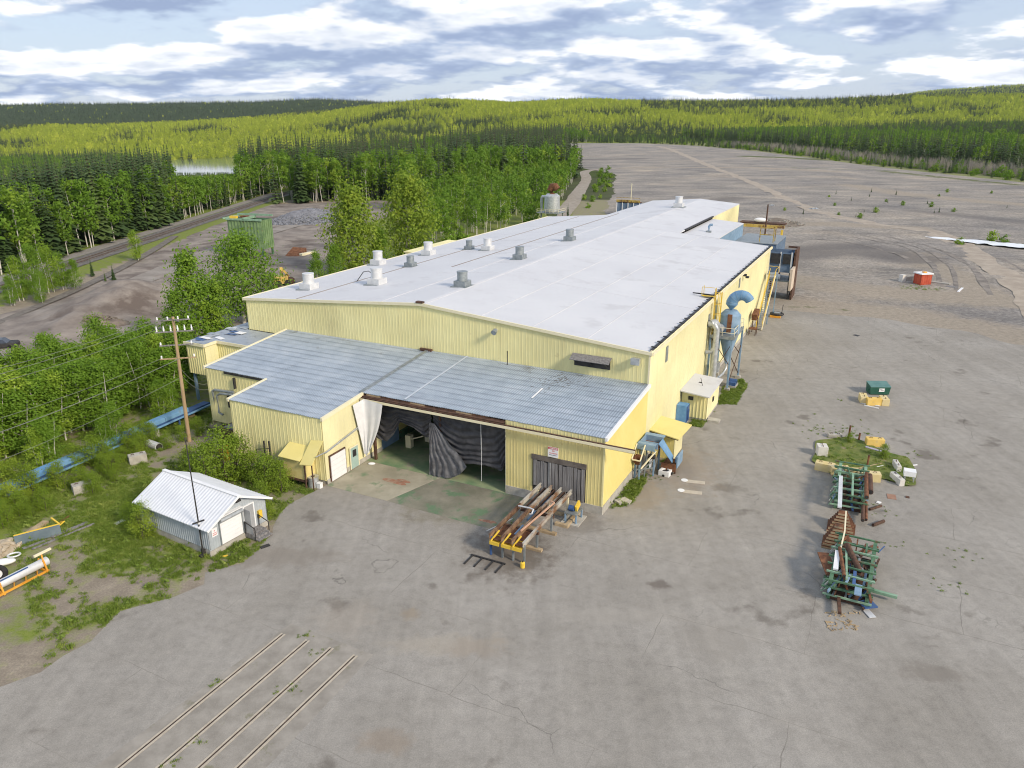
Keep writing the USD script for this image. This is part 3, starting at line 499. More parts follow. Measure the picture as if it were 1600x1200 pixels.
obj('eave_edge', MB().box(-.10, .17, 11.2, 76.1, EAVE_Z + .10, EAVE_Z + .17), M_DARK, wr)
for i in range(34): obj('gutter_bracket', MB().box(-.28, .26, 12 + i * 1.9, 12.3 + i * 1.9, EAVE_Z + .17, EAVE_Z + .22), M_DARK, wr)
obj('corner_trim', MB().box(-.10, .055, 10.99, 11.1, 6.9, EAVE_Z - .27), M_TRIM, wr)
obj('side_wall', ribbed((-W, 96), (-W, 11.1), 0, EAVE_Z - .14, .4, .03, .08), M_YEL, MILL)
obj('rear_wall', ribbed((0, 76), (-15, 76), 0, lambda d: roof_z(-d) - .16, .4), M_YEL_PALE, MILL)
obj('rear_wall', ribbed((-35, 96), (-W, 96), 0, lambda d: roof_z(-35 - d) - .16, .4), M_YEL, MILL)
obj('side_wall', ribbed((-9, 76), (-9, 101), 0, roof_z(-9) - .6, .4), M_BLUE_GREY, MILL)
obj('rear_wall', ribbed((-9, 101), (-15, 101), 0, lambda d: roof_z(-9 - d) - .6, .4), M_YEL_PALE, MILL)
obj('side_wall', ribbed((-15, 101), (-15, 127.4), 0, roof_z(-15) - .16, .4), M_YEL_PALE, MILL)
obj('rear_wall', ribbed((-15, 127.4), (-35, 127.4), 0, lambda d: roof_z(-15 - d) - .16, .4), M_YEL_PALE, MILL)
obj('side_wall', ribbed((-35, 127.4), (-35, 96), 0, roof_z(-35) - .16, .4), M_YEL, MILL)
obj('fascia', MB().box(-W - .32, -W - .16, 10.9, 96.1, EAVE_Z - .3, EAVE_Z + .03).box(-W - .1, -35.2, 96.1, 96.25, EAVE_Z - .3, EAVE_Z + .03), M_TRIM, MILL)
obj('side_annex', MB().box(-W - 2.2, -W - .34, 24, 27, 0, 9.8), M_YEL, MILL); obj('side_annex', MB().box(-W - 2.6, -W - .34, 47, 60, 0, 10.25).box(-W - 2.75, -W - .34, 46.8, 60.2, 10.25, 10.4), M_YEL, MILL)

# grey-blue lean-to across the front
lean = obj('lean_to_frame', MB().box(-41.6, -.15, 10.6, 10.9, 6.9, 7.3).bar((-23.2, .6, 6.3), (-8.7, .6, 6.3), .25, .35), M_RUSTDK, MILL)
def tin_sheet(x0, x1, y0, y1, dz=0.0, pitch=.228, amp=.016):
    n = max(2, int(round((x1 - x0) / pitch))) * 4; xs = np.linspace(x0, x1, n + 1); o = amp * np.array([0, 1, 0, -1])[np.arange(n + 1) % 4]
    ys = np.array([y0, y1]); P = np.stack([np.stack([xs, np.full(n + 1, y), lean_z(y) + o + dz], -1) for y in ys])
    Q = P.copy(); Q[..., 2] -= .05
    mb = MB().grid(P.transpose(1, 0, 2)).grid(Q)
    return mb.grid(np.stack([P[0], Q[0]])).grid(np.stack([Q[1], P[1]]))
def tin_roof(name, x0, x1, y0, y1, dz, w=.91, parent=None, m=None):
    r = obj(name, MB().box(x0 + .05, x1 - .05, y1 - .35, y1 - .02, lean_z(y1) - .32 + dz, lean_z(y1) - .12 + dz), M_GALV_DARK, MILL)
    n = int(round((x1 - x0) / w)); e = np.linspace(x0, x1, n + 1)
    for i in range(n): obj('roof_sheet', tin_sheet(e[i], e[i + 1], y0 + rng.uniform(-.03, .03), y1, dz), m or M_TIN, r)
    return r
r1 = tin_roof('canopy_roof', -23.1, .1, -.05, 11.08, .07)
r2 = tin_roof('bay_roof', -33.6, -23.12, -5.75, 11.08, 0)
r3 = tin_roof('bay_roof', -41.8, -33.62, -.85, 11.08, 0)
M_STRIP = mat('roof_flashing', (.42, .46, .52), (.5, .54, .6), 1, .5)
obj('flashing', MB().add([[x, y, lean_z(y) + .12 + k] for k in (0, .03) for x in (-18.6, -18.42) for y in (0, 11)], [[0, 2, 3, 1], [4, 5, 7, 6], [0, 1, 5, 4], [2, 6, 7, 3], [0, 4, 6, 2], [1, 3, 7, 5]]), M_STRIP, r1)
obj('flashing', MB().add([[x, y, lean_z(y) + .12 + k] for k in (0, .03) for x in (-8.4, -8.24) for y in (4.4, 6.6)], [[0, 2, 3, 1], [4, 5, 7, 6], [0, 1, 5, 4], [2, 6, 7, 3], [0, 4, 6, 2], [1, 3, 7, 5]]), M_WHITE, r1)
obj('joint_flashing', MB().add([[x, y, lean_z(y) + .11 + k] for k in (0, .05) for x in (-23.32, -22.98) for y in (-.1, 11)], [[0, 2, 3, 1], [4, 5, 7, 6], [0, 1, 5, 4], [2, 6, 7, 3], [0, 4, 6, 2], [1, 3, 7, 5]]), M_GALV_DARK, r1)
def verge(x, y0, y1, w=.22): return MB().add([[xx, y, lean_z(y) + z] for z in (-.2, .10) for xx in (x - w / 2, x + w / 2) for y in (y0, y1)], [[0, 1, 3, 2], [4, 6, 7, 5], [0, 4, 5, 1], [2, 3, 7, 6], [0, 2, 6, 4], [1, 5, 7, 3]])
obj('verge_trim', verge(.14, -.1, 11.05), M_WHITE, r1); obj('verge_trim', verge(-22.98, -5.8, -.12), M_TRIM, r2); obj('verge_trim', verge(-33.66, -5.8, -.9), M_TRIM, r2); obj('verge_trim', verge(-41.9, -.9, 11.05), M_TRIM, r3)
obj('moss_litter', MB().tm(trimesh.util.concatenate([trimesh.creation.box((rng.uniform(.06, .3), rng.uniform(.04, .1), .015), transform=trimesh.transformations.translation_matrix((x := rng.normal(-7.5, 1.6), y := min(10.7, 8.6 + rng.normal(0, 1.2)), lean_z(y) + .085))) for _ in range(60)])), mat('leaf_litter', (.13, .12, .10), (.18, .165, .14), 3, .95), r1, kind='stuff')
# wing right of the open bay
wg = obj('wing_wall', ribbed((-8.6, 0), (-6.15, 0), .75, 5.95, .3, .016, .07), M_YEL_DEEP, MILL)
M_YW = mat('wing_cladding', (.66, .57, .245), (.71, .62, .28), .5, .55, spots=((.56, .43, .18), 1.6, .63), runs=(.50, .41, .2))
UsdShade.MaterialBindingAPI(wg).Bind(M_YW)
obj('wing_wall', ribbed((-1.45, 0), (0, 0), .75, 5.95, .3, .016, .07), M_YW, MILL); obj('wing_wall', ribbed((-6.15, 0), (-1.45, 0), 4.15, 5.95, .3, .016, .07), M_YW, MILL)
obj('foundation', MB().box(-8.6, .05, -.06, .3, -.1, .75), M_CONC, wg)
obj('wing_fascia', ribbed((-8.6, -.02), (0.02, -.02), 6.12, LZ0 + .0, .3, .016, .07), M_YEL, wg)
gate = obj('timber_gate', MB().box(-6.15, -1.45, .02, .12, .75, 4.15), M_DARK, MILL)
obj('gate_header', MB().box(-6.2, -1.4, -.1, .0, 3.72, 4.15), mat('header_timber', (.10, .085, .075), (.16, .14, .12), 2, .9), gate)
for i in range(14):
    x = -6.02 + i * .325; w = rng.uniform(.24, .315); obj('plank', MB().box(x, x + w, -.09 + rng.uniform(-.02, .02), .0, rng.choice([.85, .85, 1.4, 1.6]) if i in (0, 1, 3, 5, 8, 9) else .8, 3.68 - rng.choice([0, 0, .1, .35])), M_WOODG, gate)
for x in (-4.62, -4.52): obj('gate_strap', MB().box(x, x + .04, -.13, -.09, .9, 3.7), M_GALV, gate)
sg = obj('warning_sign', MB().box(-4.72, -3.82, -.14, -.1, 4.24, 5.12), M_WHITE, MILL)
M_RED = mat('sign_red', (.55, .05, .05), (.6, .07, .06), 3, .5); M_SIGNTXT = mat('sign_print', (.05, .04, .05), (.06, .05, .05), 3, .5)
obj('sign_band', MB().box(-4.70, -3.84, -.148, -.14, 4.92, 5.1), M_RED, sg)
def text_on(parent, s, h, x, y, z, m, name='lettering'):
    t = meshkit.text_mesh(s, h, .006, bold=True); v = np.array(t.vertices); v = np.column_stack([v[:, 0] + x, -v[:, 2] + y, v[:, 1] + z]); obj(name, (v, t.faces), m, parent)
text_on(sg, 'WARNING', .105, -4.6, -.149, 4.955, M_WHITE); text_on(sg, 'NO', .11, -4.36, -.141, 4.74, M_RED); text_on(sg, 'TRESPASSING', .075, -4.62, -.141, 4.55, M_RED); text_on(sg, 'PRIVATE PROPERTY', .05, -4.6, -.141, 4.4, M_SIGNTXT)
sw = obj('lean_to_side_wall', ribbed((0, 0), (0, 11.1), .75, lambda d: lean_z(d) - .1, .3, .022, .06), M_YEL_DEEP, MILL)
obj('foundation', MB().box(-.3, .07, .3, 11.15, -.1, .75), M_CONC, sw)
obj('corner_trim', MB().box(-.08, .06, -.05, .03, .75, 6.5), M_YEL, sw)
obj('track_beam', MB().ibeam((-23.0, -.42, 6.28), (2.6, -.42, 6.22), .2, .3).box(-23, -8.6, -.36, .5, 6.44, 6.5), M_RUSTDK, MILL)
obj('track_rail', MB().box(-23.0, 2.6, -.58, -.53, 6.12, 6.34), M_TRIM, MILL)
for i in range(9): obj('header_panel', MB().box(-22.6 + i * 1.55, -21.1 + i * 1.55, -.06, -.02, 6.42, lean_z(0) - .02 - rng.uniform(0, .06)), M_RUSTDK if i % 3 else M_WOOD, MILL)
for x in (-22.4, -15.2, -8.75): obj('bay_post', MB().box(x - .1, x + .1, .35, .6, 0, 6.2), M_TRIM if x > -9 else M_RUSTDK, MILL)
# left bay
b1 = obj('bay_front_wall', ribbed((-33.6, -5.65), (-23.1, -5.65), .35, lean_z(-5.65) - .08, .42, .016, .1), M_YEL, MILL)
b2 = obj('bay_side_wall', ribbed((-23.1, -5.65), (-23.1, 2.4), .45, lambda d: lean_z(-5.65 + d) - .08, .4, .02, .06), M_YEL_PALE, MILL)
obj('foundation', MB().box(-33.6, -23.05, -5.6, -5.4, -.3, .42).box(-23.3, -23.06, -5.6, 2.4, -.1, .45), M_CONC, b1)
obj('bay_side_wall', ribbed((-33.6, -.8), (-33.6, -5.65), 0, lambda d: lean_z(-.8 - d) - .08, .4), M_YEL, MILL)
b3 = obj('bay_front_wall', ribbed((-41.8, -.8), (-33.6, -.8), .9, lean_z(-.8) - .08, .42, .016, .1), M_YEL, MILL)
obj('bay_side_wall', ribbed((-41.8, 11.1), (-41.8, -.8), .5, lambda d: lean_z(11.1 - d) - .08, .4), M_YEL, MILL)
obj('eave_flashing', MB().box(-39.2, -33.7, -.92, -.84, lean_z(-.8) - .28, lean_z(-.8) - .07), M_DARK, b3)
rd = obj('roller_door', MB().box(-23.12, -23.0, -5.2, -2.98, .1, 2.55), M_RUSTDK, b2)
for k in range(5): obj('door_panel', MB().box(-23.0, -22.94, -5.08, -3.1, .14 + k * .46, .58 + k * .46), M_WHITE, rd)
md = obj('door', MB().box(-23.08, -22.96, -2.42, -1.36, .1, 2.12), mat('door_paint', (.30, .42, .38), (.36, .48, .44), 2, .5), b2)
obj('pane', MB().box(-22.96, -22.94, -2.12, -1.62, 1.2, 1.85), M_DARK, md); obj('door_frame', MB().box(-23.0, -22.93, -2.52, -2.42, .1, 2.22).box(-23.0, -22.93, -1.36, -1.26, .1, 2.22).box(-23.0, -22.93, -2.42, -1.36, 2.12, 2.22), M_TRIM, md)
obj('conduit', MB().tube([(-22.9, -6.9, 3.2), (-22.9, -5.6, 3.15), (-22.9, .6, 4.05), (-22.9, 2.0, 4.2)], .05, 6).tube([(-22.88, -5.7, 3.05), (-22.88, 1.0, 3.95)], .03, 6), M_GALV, b2)
# far left box
bx = obj('elevated_annex', ribbed((-50.2, 4.2), (-47.4, 4.2), 3.3, 6.75, .34, .035, .09), M_YEL, MILL)
obj('annex_wall', ribbed((-47.4, 4.2), (-47.4, 6.0), 3.3, 6.75, .5), M_YEL_PALE, bx); obj('annex_wall', ribbed((-47.4, 6.0), (-41.85, 6.0), 1.0, 6.75, .34, .035, .09), M_YEL, bx); obj('annex_wall', ribbed((-50.2, 26), (-50.2, 4.2), 3.3, 6.75, .4), M_YEL, bx)
obj('annex_underside', MB().box(-50.1, -42, 6.2, 10.9, 3.2, 3.3).box(-50.1, -47.5, 4.4, 6.2, 3.2, 3.3), M_DARK, bx)
ar = obj('annex_roof', MB().box(-50.25, -47.9, 4.1, 24, 6.75, 6.86).box(-47.9, -47.3, 4.1, 11.0, 6.75, 6.86).box(-47.3, -41.95, 5.9, 11.0, 6.75, 6.86), M_TIN2, bx)
obj('annex_trim', MB().box(-50.35, -47.25, 4.0, 4.1, 6.6, 6.92).box(-47.35, -47.25, 4.12, 5.8, 6.6, 6.92).box(-47.25, -42.0, 5.8, 5.9, 6.6, 6.92), M_TRIM, bx)
for i in range(16): obj('loose_sheet', MB().cbox((rng.uniform(-50, -47), 5 + i * .9 if i < 8 else 4.5 + (i - 8) * .8, 6.9 + i * .004), (rng.uniform(.7, 1.6), rng.uniform(.4, .9), .02), rng.uniform(-15, 15), rng.uniform(-4, 4)), (M_TIN2, M_NAVY, M_WHITE, M_GALV)[i % 4], bx)
obj('annex_leg', MB().bar((-49.9, 4.6, 0), (-49.9, 4.6, 3.2), .25), M_BLUE_GREY, bx)
# pipes and plant on the recessed wall
pb = obj('wall_pipe', MB().tube([(-38.0, -1.05, 4.6), (-40.6, -1.05, 4.45), (-40.9, -1.05, 4.3), (-40.9, -1.05, 2.7)], .14, 8).tube([(-36.0, -1.3, 4.6), (-39.6, -1.3, 4.3), (-40.1, -1.3, 4.0), (-40.1, -1.3, 2.2), (-39.6, -1.3, 2.05)], .12, 8), M_GALV_DARK, b3)
obj('wall_box', MB().box(-38.9, -38.2, -1.15, -.9, 2.9, 4.1).box(-37.9, -37.75, -1.1, -.9, 5.0, 6.1), M_DARK, b3)
obj('unit_base', MB().box(-38.4, -34.9, -3.0, -1.0, .1, 1.5), M_RUSTDK, b3); obj('unit_top', MB().box(-38.0, -36.4, -2.8, -1.4, 1.5, 1.62), M_GALV_DARK, b3)
for dx in (0, .5): obj('white_pipe', MB().tube([(-34.2 - dx, -1.8, 1.9), (-34.4 - dx, -3.6, 1.7), (-34.4 - dx, -4.2, 1.4), (-34.4 - dx, -4.2, .2)], .17, 10), M_WHITE, b1)
hood = obj('equipment_hood', MB().box(-26.6, -24.3, -6.95, -5.66, .75, 2.55), mat('hood_yellow', (.60, .50, .2), (.68, .58, .26), 1.5, .6), b1)
obj('hood_roof', MB().add([[-26.9, -7.2, 2.55], [-24.5, -7.2, 2.55], [-26.9, -5.66, 3.3], [-24.5, -5.66, 3.3], [-26.9, -7.2, 2.6], [-24.5, -7.2, 2.6], [-26.9, -5.66, 3.35], [-24.5, -5.66, 3.35]], [[0, 2, 3, 1], [4, 5, 7, 6], [0, 1, 5, 4], [1, 3, 7, 5], [2, 0, 4, 6], [3, 2, 6, 7]]), M_YEL_DEEP, hood)
obj('hood_roof', MB().add([[-24.45, -7.3, 2.3], [-23.1, -7.3, 2.5], [-24.45, -5.66, 3.9], [-23.1, -5.66, 4.1], [-24.45, -7.3, 2.36], [-23.1, -7.3, 2.56], [-24.45, -5.66, 3.96], [-23.1, -5.66, 4.16]], [[0, 2, 3, 1], [4, 5, 7, 6], [0, 1, 5, 4], [1, 3, 7, 5], [2, 0, 4, 6], [3, 2, 6, 7]]), M_YEL_DEEP, hood)
obj('hood_leg', MB().bar((-24.2, -7.0, 0), (-24.2, -7.0, 2.35), .1).bar((-23.3, -7.1, 0), (-23.3, -7.1, 2.45), .08).box(-26.6, -24.2, -7, -5.7, .55, .7), M_RUSTDK, hood)
obj('pipe_riser', MB().tube([(-29.6, -6.0, .4), (-29.6, -6.0, 3.0)], .08, 6).tube([(-29.0, -6.0, .4), (-29.0, -6.0, 3.1)], .08, 6).bar((-30.6, -6, 2.0), (-29, -6, 2.4), .05).bar((-30.6, -6, .4), (-30.6, -6, 2), .05), M_DARK, b1)
# small fittings on the tall front wall
fl = obj('wall_lamp', MB().tube([(-15.2, 11.05, 10.8), (-15.2, 10.75, 10.8)], .1, 8), M_GALV, wf); obj('lamp_head', MB().tube([(-15.2, 10.8, 10.8), (-15.2, 10.35, 10.65)], [.22, .27], 12), M_GALV_DARK, fl)
lv = obj('louvre_hood', MB().box(-7.1, -3.65, 10.95, 11.06, 8.45, 9.3), M_DARK, wf)
obj('hood_flap', MB().add([[-7.3, 11.0, 9.55], [-3.5, 11.0, 9.55], [-7.3, 10.2, 9.15], [-3.5, 10.2, 9.15], [-7.3, 11.0, 9.6], [-3.5, 11.0, 9.6], [-7.3, 10.2, 9.2], [-3.5, 10.2, 9.2]], [[0, 1, 3, 2], [4, 6, 7, 5], [2, 3, 7, 6], [0, 2, 6, 4], [1, 5, 7, 3]]), M_WOODG, lv)
for x in (-6.9, -5.4, -3.9): obj('hood_strut', MB().bar((x, 11, 8.6), (x, 10.3, 9.15), .05), M_DARK, lv)
obj('flood_light', MB().box(-1.55, -.85, 10.6, 11.06, 9.45, 9.95).box(-1.6, -.8, 10.5, 10.6, 9.4, 10.0), M_GALV, wf)
obj('ridge_cap', MB().box(-24.3, -23.5, 10.85, 11.3, 12.5, 12.66), M_RUSTDK, wf); obj('torn_flashing', MB().box(-24.0, -22.6, 10.8, 11.05, 7.6, 7.85), M_RUSTDK, wf)
obj('vent_pipe', MB().tube([(-13.8, 10.5, 7.4), (-13.8, 10.5, 9.0)], .05, 6), M_DARK, wf)
for y, z in ((16.4, 9.0), (33.9, 8.2), (51, 9.5)): obj('wall_vent', MB().box(.0, .1, y - .3, y + .3, z - .75, z + .75), M_GALV_DARK, wr)
obj('wall_lamp', MB().box(.03, .5, 53, 53.3, 9.9, 10.2).box(.4, .8, 52.9, 53.5, 9.7, 9.9), M_DARK, wr)
# inside the open bay
M_GFLOOR = mat('green_stained_floor', (.14, .23, .12), (.28, .32, .19), .5, .8, spots=((.27, .25, .20), .7, .56), bump=.15)
M_INNER = mat('inner_lining', (.12, .115, .09), (.19, .18, .14), .6, .9)
inn = obj('bay_interior', MB().box(-23.6, -23.3, 2.5, 11.2, 0, 6.6).box(-23.6, -23.3, 11.2, 42, 0, 9).box(-8.6, -8.4, .3, 11.2, 0, 6.4).box(-8.6, -8.4, 11.2, 42, 0, 9).box(-23.6, -8.4, 42, 42.3, 0, 10), M_INNER, MILL)
obj('bay_floor', MB().box(-23.2, -8.6, -.1, 42, -.1, .03), M_GFLOOR, inn)
obj('inner_panel', MB().box(-23.28, -23.2, 5.5, 11, .9, 4.8), M_YEL_DEEP, inn); obj('inner_panel', MB().box(-23.28, -23.15, 2.5, 5.3, .03, 1.6), M_BLUE_GREY, inn); obj('kick_board', MB().box(-23.28, -23.15, 5.4, 20, .03, .8), M_GREEN, inn)
for y in (9, 16, 23, 30): obj('inner_column', MB().ibeam((-15.6, y, 3), (-15.6, y, 3.01), .3, 6), M_GREEN, inn)
obj('floor_clutter', MB().box(-21.5, -20.9, 4.0, 4.5, .03, 1.3).box(-20.6, -19.2, 6, 6.6, .03, .6).bar((-21, 4.2, .9), (-19.8, 4.6, 1.3), .1), M_TRIM, inn)
# concrete aprons in front of the bay
M_APRON = mat('apron_concrete', (.27, .25, .185), (.39, .36, .28), .35, .85, spots=((.16, .22, .13), .45, .54), bump=.2)
M_APRON2 = mat('apron_dark', (.15, .15, .11), (.25, .235, .185), .4, .85, spots=((.12, .19, .11), .5, .52), bump=.2)
def world_prism(name, pts, z0, z1, m): obj(name, MB().prism([tuple(bl(*q)[:2]) for q in pts], z0, z1), m, kind='structure')
world_prism('concrete_apron', [(-23.0, -5.8), (-16.75, -5.75), (-15.1, -.12), (-23.0, -.12)], -.1, .03, M_APRON)
world_prism('stained_apron', [(-16.7, -5.75), (-9.6, -5.9), (-5.8, -5.9), (-6.0, -.12), (-15.06, -.12)], -.1, .022, M_APRON2)
red = mat('floor_paint_red', (.30, .15, .10), (.33, .25, .18), 2.2, .9, lo=.45, hi=.6)
for x, y, sx, sy in ((-18.2, -2.6, 1.3, .35), (-17.6, -2.1, .8, .25), (-7.6, -5.0, .8, .25)):
    world_prism('paint_patch', ragged([(x + sx * math.cos(q), y + sy * math.sin(q)) for q in np.linspace(0, 6.2, 14)], .2, .3, 3).exterior.coords[:-1], .031 if x < -16.8 else .023, .035 if x < -16.8 else .027, red)

# tarpaulins over the bay mouth
M_TARP = mat('black_tarp', (.034, .034, .038), (.07, .07, .075), 1.5, .6, spec=.3); M_TARP_SHEEN = mat('sheen_grey_tarp', (.06, .06, .065), (.15, .15, .158), 1.8, .5, spec=.4); M_TARPW = mat('white_tarp', (.62, .63, .64), (.72, .72, .73), 1, .6)  # the grey one is black tarp with its sheen put into the colour
def drape(top, bot, y, folds, nx=70, nz=46, seed=1, swag=.5, parts=None):
    "a hung cloth: upper and lower edge as (x, z) points; folds run across it as sagging swags"
    tx, bxx = np.array(top), np.array(bot); a = np.linspace(0, 1, nx); b = np.linspace(0, 1, nz)
    T = np.column_stack([np.interp(a, np.linspace(0, 1, len(tx)), tx[:, k]) for k in (0, 1)]); B = np.column_stack([np.interp(a, np.linspace(0, 1, len(bxx)), bxx[:, k]) for k in (0, 1)])
    G = T[:, None] * (1 - b)[None, :, None] + B[:, None] * b[None, :, None]
    A, Bb = np.meshgrid(a, b, indexing='ij')
    G[..., 1] -= swag * (1 - (2 * A - 1) ** 2) * Bb * (1 - Bb) * 2
    n = noise2(A * 6, Bb * 6, 1.0, seed)
    ph = folds * (Bb + .22 * (2 * A - 1) ** 2 + .10 * n) * 2 * math.pi
    off = .085 * np.sin(ph) * np.minimum(1, Bb * 6) * (.5 + n) + .25 * (noise2(A * 3, Bb * 3, 1.0, seed + 5) - .5)
    return np.stack([G[..., 0], y + off, G[..., 1]], -1)
def cloth(P): return MB().grid(P)
tp = thing('tarpaulin', 'black tarpaulin gathered over the left half of the open bay mouth', 'tarpaulin', ORG, ROT)
obj('sheet', cloth(drape([(-22.4, 6.2), (-20, 6.1), (-16.1, 6.05)], [(-22.3, 2.3), (-21.1, 2.05), (-20.3, 2.9), (-19.4, 4.35), (-18, 4.05), (-16.8, 3.3), (-16.2, 3.5)], .5, 5.5, seed=3)), M_TARP, tp, smooth=True)
tp2 = thing('tarpaulin', 'large black tarpaulin hanging in swags over the right half of the bay mouth', 'tarpaulin', ORG, ROT)
obj('sheet', cloth(drape([(-16.0, 6.05), (-13, 6.05), (-8.8, 6.05)], [(-15.6, 2.4), (-14.2, 1.5), (-12.9, 1.5), (-12.0, 1.85), (-10.8, 1.9), (-9.2, 1.7), (-8.85, 2.4)], .42, 7.5, seed=8, swag=.9)), M_TARP, tp2, smooth=True)
def flap():
    a = np.linspace(0, 1, 40); b = np.linspace(0, 1, 40); A, Bb = np.meshgrid(a, b, indexing='ij')
    top = np.column_stack([np.interp(a, [0, 1], [-16.15, -15.6]), np.full(40, 5.0)]); bot = np.column_stack([np.interp(a, [0, .3, .6, .8, 1], [-16.2, -15.2, -14.0, -13.0, -12.3]), np.interp(a, [0, .3, .6, .8, 1], [.06, .03, .18, .8, 1.7])])
    G = top[:, None] * (1 - b)[None, :, None] + bot[:, None] * b[None, :, None]
    off = .07 * np.sin(A * 34 + 7 * noise2(A * 3, Bb * 4, 1., 2)) * (.35 + .8 * Bb) * (.5 + noise2(A * 5, Bb * 2, 1., 9)) + .2 * Bb
    return np.stack([G[..., 0], .12 - off, G[..., 1] + .0], -1)
obj('folded_flap', cloth(flap()), M_TARP_SHEEN, tp2, smooth=True); obj('tie_rope', MB().tube([(-11.0, .12, 6.1), (-11.0, .12, .5)], .02, 5), M_WHITE, tp2)
tp3 = thing('tarpaulin', 'white tarpaulin hanging at the left corner of the bay mouth, tapering to a point', 'tarpaulin', ORG, ROT)
def wt():
    a = np.linspace(0, 1, 24); b = np.linspace(0, 1, 24); A, Bb = np.meshgrid(a, b, indexing='ij')
    tx = np.interp(a, [0, .4, 1], [-22.85, -22.5, -20.45]); ty = np.interp(a, [0, .4, 1], [-1.75, -.6, -.65]); tz = np.interp(a, [0, .4, 1], [6.1, 6.35, 6.2])
    bx_ = np.interp(a, [0, .5, 1], [-22.85, -22.6, -22.1]); by = np.full(24, -.62); bz = np.interp(a, [0, .5, 1], [1.0, .75, 1.6])
    P = np.stack([tx[:, None] * (1 - Bb) + bx_[:, None] * Bb, ty[:, None] * (1 - Bb) + by[:, None] * Bb, tz[:, None] * (1 - Bb) + bz[:, None] * Bb], -1)
    P[..., 1] -= .06 * np.sin(A * 22) * (.3 + Bb); P[..., 0] += .25 * np.sin(Bb * 3.1) * A; return P
obj('sheet', cloth(wt()), M_TARPW, tp3, smooth=True)
def rubble(name, label, c, rx, ry, h, n, m, seed, m2=None, cat='rubble pile'):
    r = np.random.default_rng(seed); t = thing(name, label, cat, c, r.uniform(0, 90))
    a = np.linspace(0, 1, 14); q = np.linspace(0, 2 * math.pi, 29); A, Q = np.meshgrid(a, q, indexing='ij')
    zz = h * np.clip(1 - A ** 1.4, 0, 1) * (.7 + .6 * noise2(A * 3 * np.cos(Q), A * 3 * np.sin(Q), 1., seed)) - .05
    obj('heap', MB().grid(np.stack([rx * A * np.cos(Q), ry * A * np.sin(Q), zz], -1)), m, t, smooth=True)
    mb = MB()
    for i in range(n):
        u = math.sqrt(r.random()); th = r.uniform(0, 6.28); s = r.uniform(.2, .55) * max(.5, min(1.0, h / 2.2))
        b = trimesh.creation.icosphere(0, s); v = b.vertices * r.uniform(.5, 1.3, b.vertices.shape) * [1.2, 1, .7]; mb.add(v + [rx * u * math.cos(th), ry * u * math.sin(th), h * (1 - u ** 1.4) * .95], b.faces)
    obj('stones', mb, m2 or m, t, kind='stuff'); return t
# ---------------------------------------------------------------- on the mill's roof and walls
M_STEELW = mat('pale_steel', (.55, .56, .57), (.66, .67, .67), 2, .45, .2)
def fan(name, label, lx, ly, s, m, h=1.0):
    t = thing(name, label, 'roof vent', bl(lx, ly, roof_z(lx)), ROT, 'ventilators on the white mill roof')
    obj('curb', MB().box(-.62 * s, .62 * s, -.62 * s, .62 * s, -.1, .55 * s), m, t); obj('flange', MB().box(-.85 * s, .85 * s, -.85 * s, .85 * s, -.12, .06), M_GALV_DARK, t)
    n = 20; h *= .86; prof = [(.50 * s, .55 * s), (.50 * s, 1.55 * s * h), (.53 * s, 1.56 * s * h), (.53 * s, 1.66 * s * h), (.46 * s, 1.67 * s * h), (.46 * s, 1.2 * s * h)]
    obj('stack', MB().lathe((0, 0, 0), prof, n), m, t, smooth=40)
W_, D_ = M_STEELW, M_GALV_DARK
for a in (('white steel roof vent nearest the left front corner of the roof', -43.3, 16.9, 1.3, W_), ('white steel roof vent on the left eave beside the dark joint', -36.1, 20.5, 1.35, W_),
          ('white steel roof vent at the left eave in front of the tall poplars', -46.3, 34.6, 1.3, W_), ('weathered grey roof vent between the two left white vents', -39.8, 33.0, 1.0, D_),
          ('white steel roof vent third along the left eave', -43.7, 43.5, 1.3, W_), ('weathered grey roof vent farther along the left eave', -39.8, 48.8, .95, D_),
          ('white steel roof vent between the two dark roof joints', -36.2, 48, 1.2, W_), ('grey roof vent nearest the front ridge of the roof', -24.3, 20.2, 1.15, D_),
          ('grey roof vent on the ridge midway along the roof', -26.7, 39.4, 1.15, D_), ('grey roof vent on the ridge far along the roof', -27.0, 57.4, 1.2, D_),
          ('lone white roof vent at the far end of the roof', -23.8, 108.5, 1.5, W_)):
    fan('roof_vent', *a)
t = thing('roof_vent', 'small hooded grey vent on the lowered far right roof', 'roof vent', bl(-11.8, 84, roof_z(-11.8) - .42), ROT)
obj('pipe', MB().tube([(0, 0, -.1), (0, 0, 1.0), (.2, 0, 1.3), (.6, 0, 1.3)], .22, 10), M_BLUE_GREY, t); obj('curb', MB().box(-.4, .4, -.4, .4, -.1, .25), M_GALV_DARK, t)
t = thing('roof_cable', 'bent black cable hoop standing on the left part of the roof', 'cable', bl(-39.6, 23, roof_z(-39.6)), ROT)
obj('hoop', MB().tube([(-.6, -1, 0), (-.2, -.2, 1.0), (.2, .3, 1.05), (.9, .9, .3)], .05, 6), M_DARK, t)

